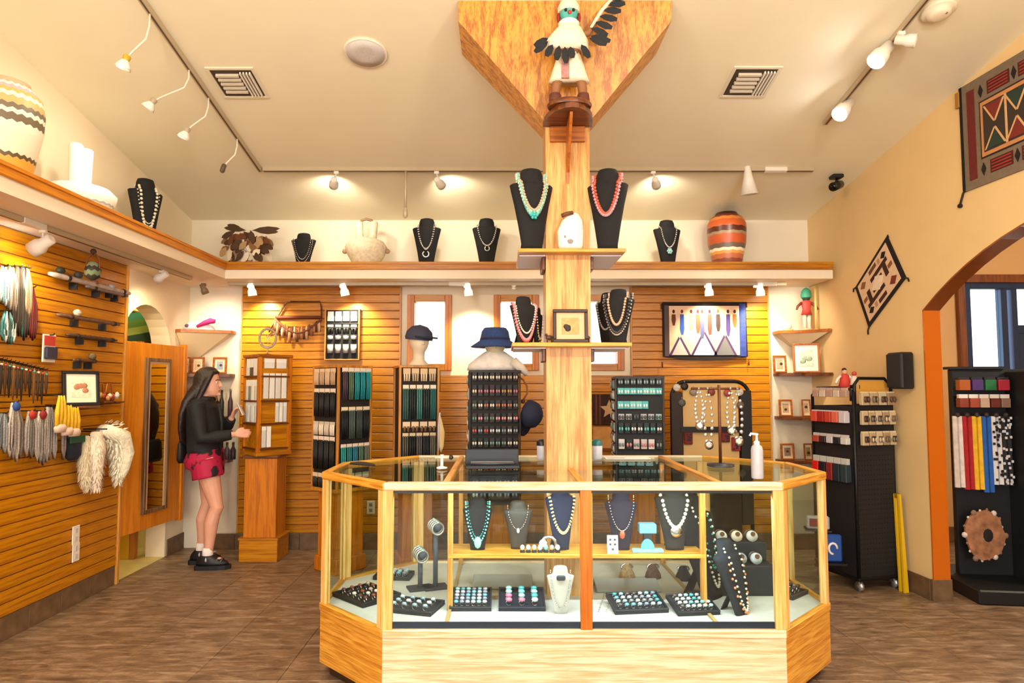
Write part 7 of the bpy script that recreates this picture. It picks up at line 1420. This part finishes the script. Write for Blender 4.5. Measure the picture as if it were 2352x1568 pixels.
# shorts
s_ = MB(); s_.loft([(0, .0, .99, .16, .12, .135), (0, .0, .95, .168, .125, .155), (0, .002, .88, .188, .14, .18), (0, .0, .82, .186, .13, .165), (0, .0, .80, .14, .09, .1)], 24)
for sx, f0, f1 in ((-1, .01, .04), (1, -.01, -.01)): s_.tube([P3(sx * .085, f0, .89), P3(sx * .088, (f0 + f1) / 2, .82), P3(sx * .092, f1, .745)], [.112, .122, .124], 18)
SHM = bpy.data.materials.new('crimson_floral'); SHM.use_nodes = True; nt = SHM.node_tree; pb = nt.nodes['Principled BSDF']; pb.inputs['Roughness'].default_value = .7
tc = nt.nodes.new('ShaderNodeTexCoord'); vo = nt.nodes.new('ShaderNodeTexNoise'); vo.inputs['Scale'].default_value = 13; vo.inputs['Detail'].default_value = 1.5; nt.links.new(tc.outputs['Object'], vo.inputs['Vector'])
cr = nt.nodes.new('ShaderNodeValToRGB'); cr.color_ramp.elements[0].position = .40; cr.color_ramp.elements[0].color = lin('#1a0410'); cr.color_ramp.elements[1].position = .46; cr.color_ramp.elements[1].color = lin('#b00c40'); nt.links.new(vo.outputs['Fac'], cr.inputs['Fac']); nt.links.new(cr.outputs['Color'], pb.inputs['Base Color'])
o = s_.obj('shorts', SHM, wm); remesh(o, .008, 3)
# socks and shoes
for sx, an in ((-1, (-.10, .055, .10)), (1, (.085, -.055, .10))):
    a = P3(*an); MB().tube([a + Vector((0, 0, .075)), a + Vector((0, 0, .03)), a + Vector((0, 0, -.03))], [.041, .043, .046], 12).obj('sock', M('#efe4e2', .8), wm)
    sh = MB(); prof = []
    u = [(-.095, .03), (-.08, .045), (.0, .05), (.09, .052), (.15, .045), (.185, .018)]
    poly = [(a.x + w_, a.y - f) for f, w_ in u] + [(a.x - w_, a.y - f) for f, w_ in reversed(u)]
    so = MB().prism(poly, .0, .035).obj('shoe_sole', M('#0c0c0e', .6), wm)
    up = MB().loft([(a.x, a.y - .04, .033, .05, .135, .13), (a.x, a.y - .035, .06, .048, .125, .125), (a.x, a.y - .02, .085, .045, .075, .10), (a.x, a.y - .005, .115, .045, .055, .06)], 18).obj('shoe_upper', M('#131316', .5), wm)
    for i in range(3): MB().tube([(a.x - .04, a.y - .05 - .03 * i, .085 - .010 * i), (a.x, a.y - .06 - .03 * i, .102 - .010 * i), (a.x + .04, a.y - .05 - .03 * i, .085 - .010 * i)], .005, 6).obj('strap', M('#6a6468', .5), up)
    MB().ball((a.x - .02 * sx * -1, a.y - .10, .09), .02, 8, (1, 1, .5)).obj('bow', M('#c89a8a', .6), up)
# hair
h = MB(); h.loft([(0, .16, 1.01, .06, .02, .02), (0, .18, 1.05, .11, .03, .03), (0, .185, 1.15, .14, .04, .035), (0, .18, 1.27, .145, .055, .04), (0, .15, 1.38, .13, .075, .055), (0, .095, 1.46, .105, .075, .075), (0, .045, 1.52, .092, .06, .085), (0, .03, 1.58, .09, .085, .098), (0, .018, 1.63, .078, .092, .09), (0, .012, 1.66, .05, .06, .06), (0, .01, 1.672, .015, .02, .02)], 24)
for sx in (-1, 1): h.tube([(sx * .055, -.045, 1.635), (sx * .080, -.02, 1.57), (sx * .086, .02, 1.48), (sx * .10, .06, 1.38)], [.022, .024, .026, .02], 8)
o = h.obj('hair', HAIR, wm); remesh(o, .007, 3)
for sx in (-1, 1):
    MB().ball((sx * .030, -.066, 1.537), .0118, 8).obj('eye', M('#f2ece6', .3), wm); MB().ball((sx * .030, -.0735, 1.536), .0055, 8).obj('iris', M('#2a1810', .3), wm)
    MB().tube([(sx * .014, -.084, 1.556), (sx * .032, -.080, 1.561), (sx * .050, -.066, 1.555)], .003, 5).obj('eyebrow', HAIR, wm)
MB().tube([(-.02, -.083, 1.470), (0, -.096, 1.471), (.02, -.083, 1.470)], .006, 6).obj('lips', M('#b8605a', .5), wm)
MB().tube([(RWr.x + .034 * math.cos(RAD(q)), RWr.y + .02, RWr.z + .034 * math.sin(RAD(q))) for q in range(0, 360, 30)], .005, 6, True).obj('bracelet', M('#3a2018', .5), wm)
# phone in the raised hand, bag on the far hip
mw = Matrix.Translation((WX, WY, 0)) @ Matrix.Rotation(RAD(97), 4, 'Z')
p = mw @ (LWr + P3(-.045, .085, .075)); t = T('phone', 'small white phone held in the raised hand', 'phone', p, RAD(97), rot=(RAD(-25), 0, RAD(97))); MB().box((0, 0, 0), (.065, .009, .12), .004).obj('body', M('#e6e2de', .3), t); MB().box((0, .005, 0), (.058, .002, .11), .001).obj('screen', M('#14161a', .1), t)
p = mw @ P3(.05, -.21, .86); t = T('shoulder_bag', 'black shoulder bag hanging behind the hip of the customer', 'bag', p, RAD(97)); MB().loft([(0, 0, 0, .09, .03, .03), (0, 0, .03, .11, .04, .04), (0, 0, .16, .10, .035, .035), (0, 0, .19, .08, .02, .02)], 16).obj('body', M('#0e0e10', .6), t); MB().tube([(-.08, 0, .17), (-.06, -.03, .36), (0, -.10, .52), (.02, -.14, .54)], .009, 6).obj('strap', M('#0e0e10', .6), t)
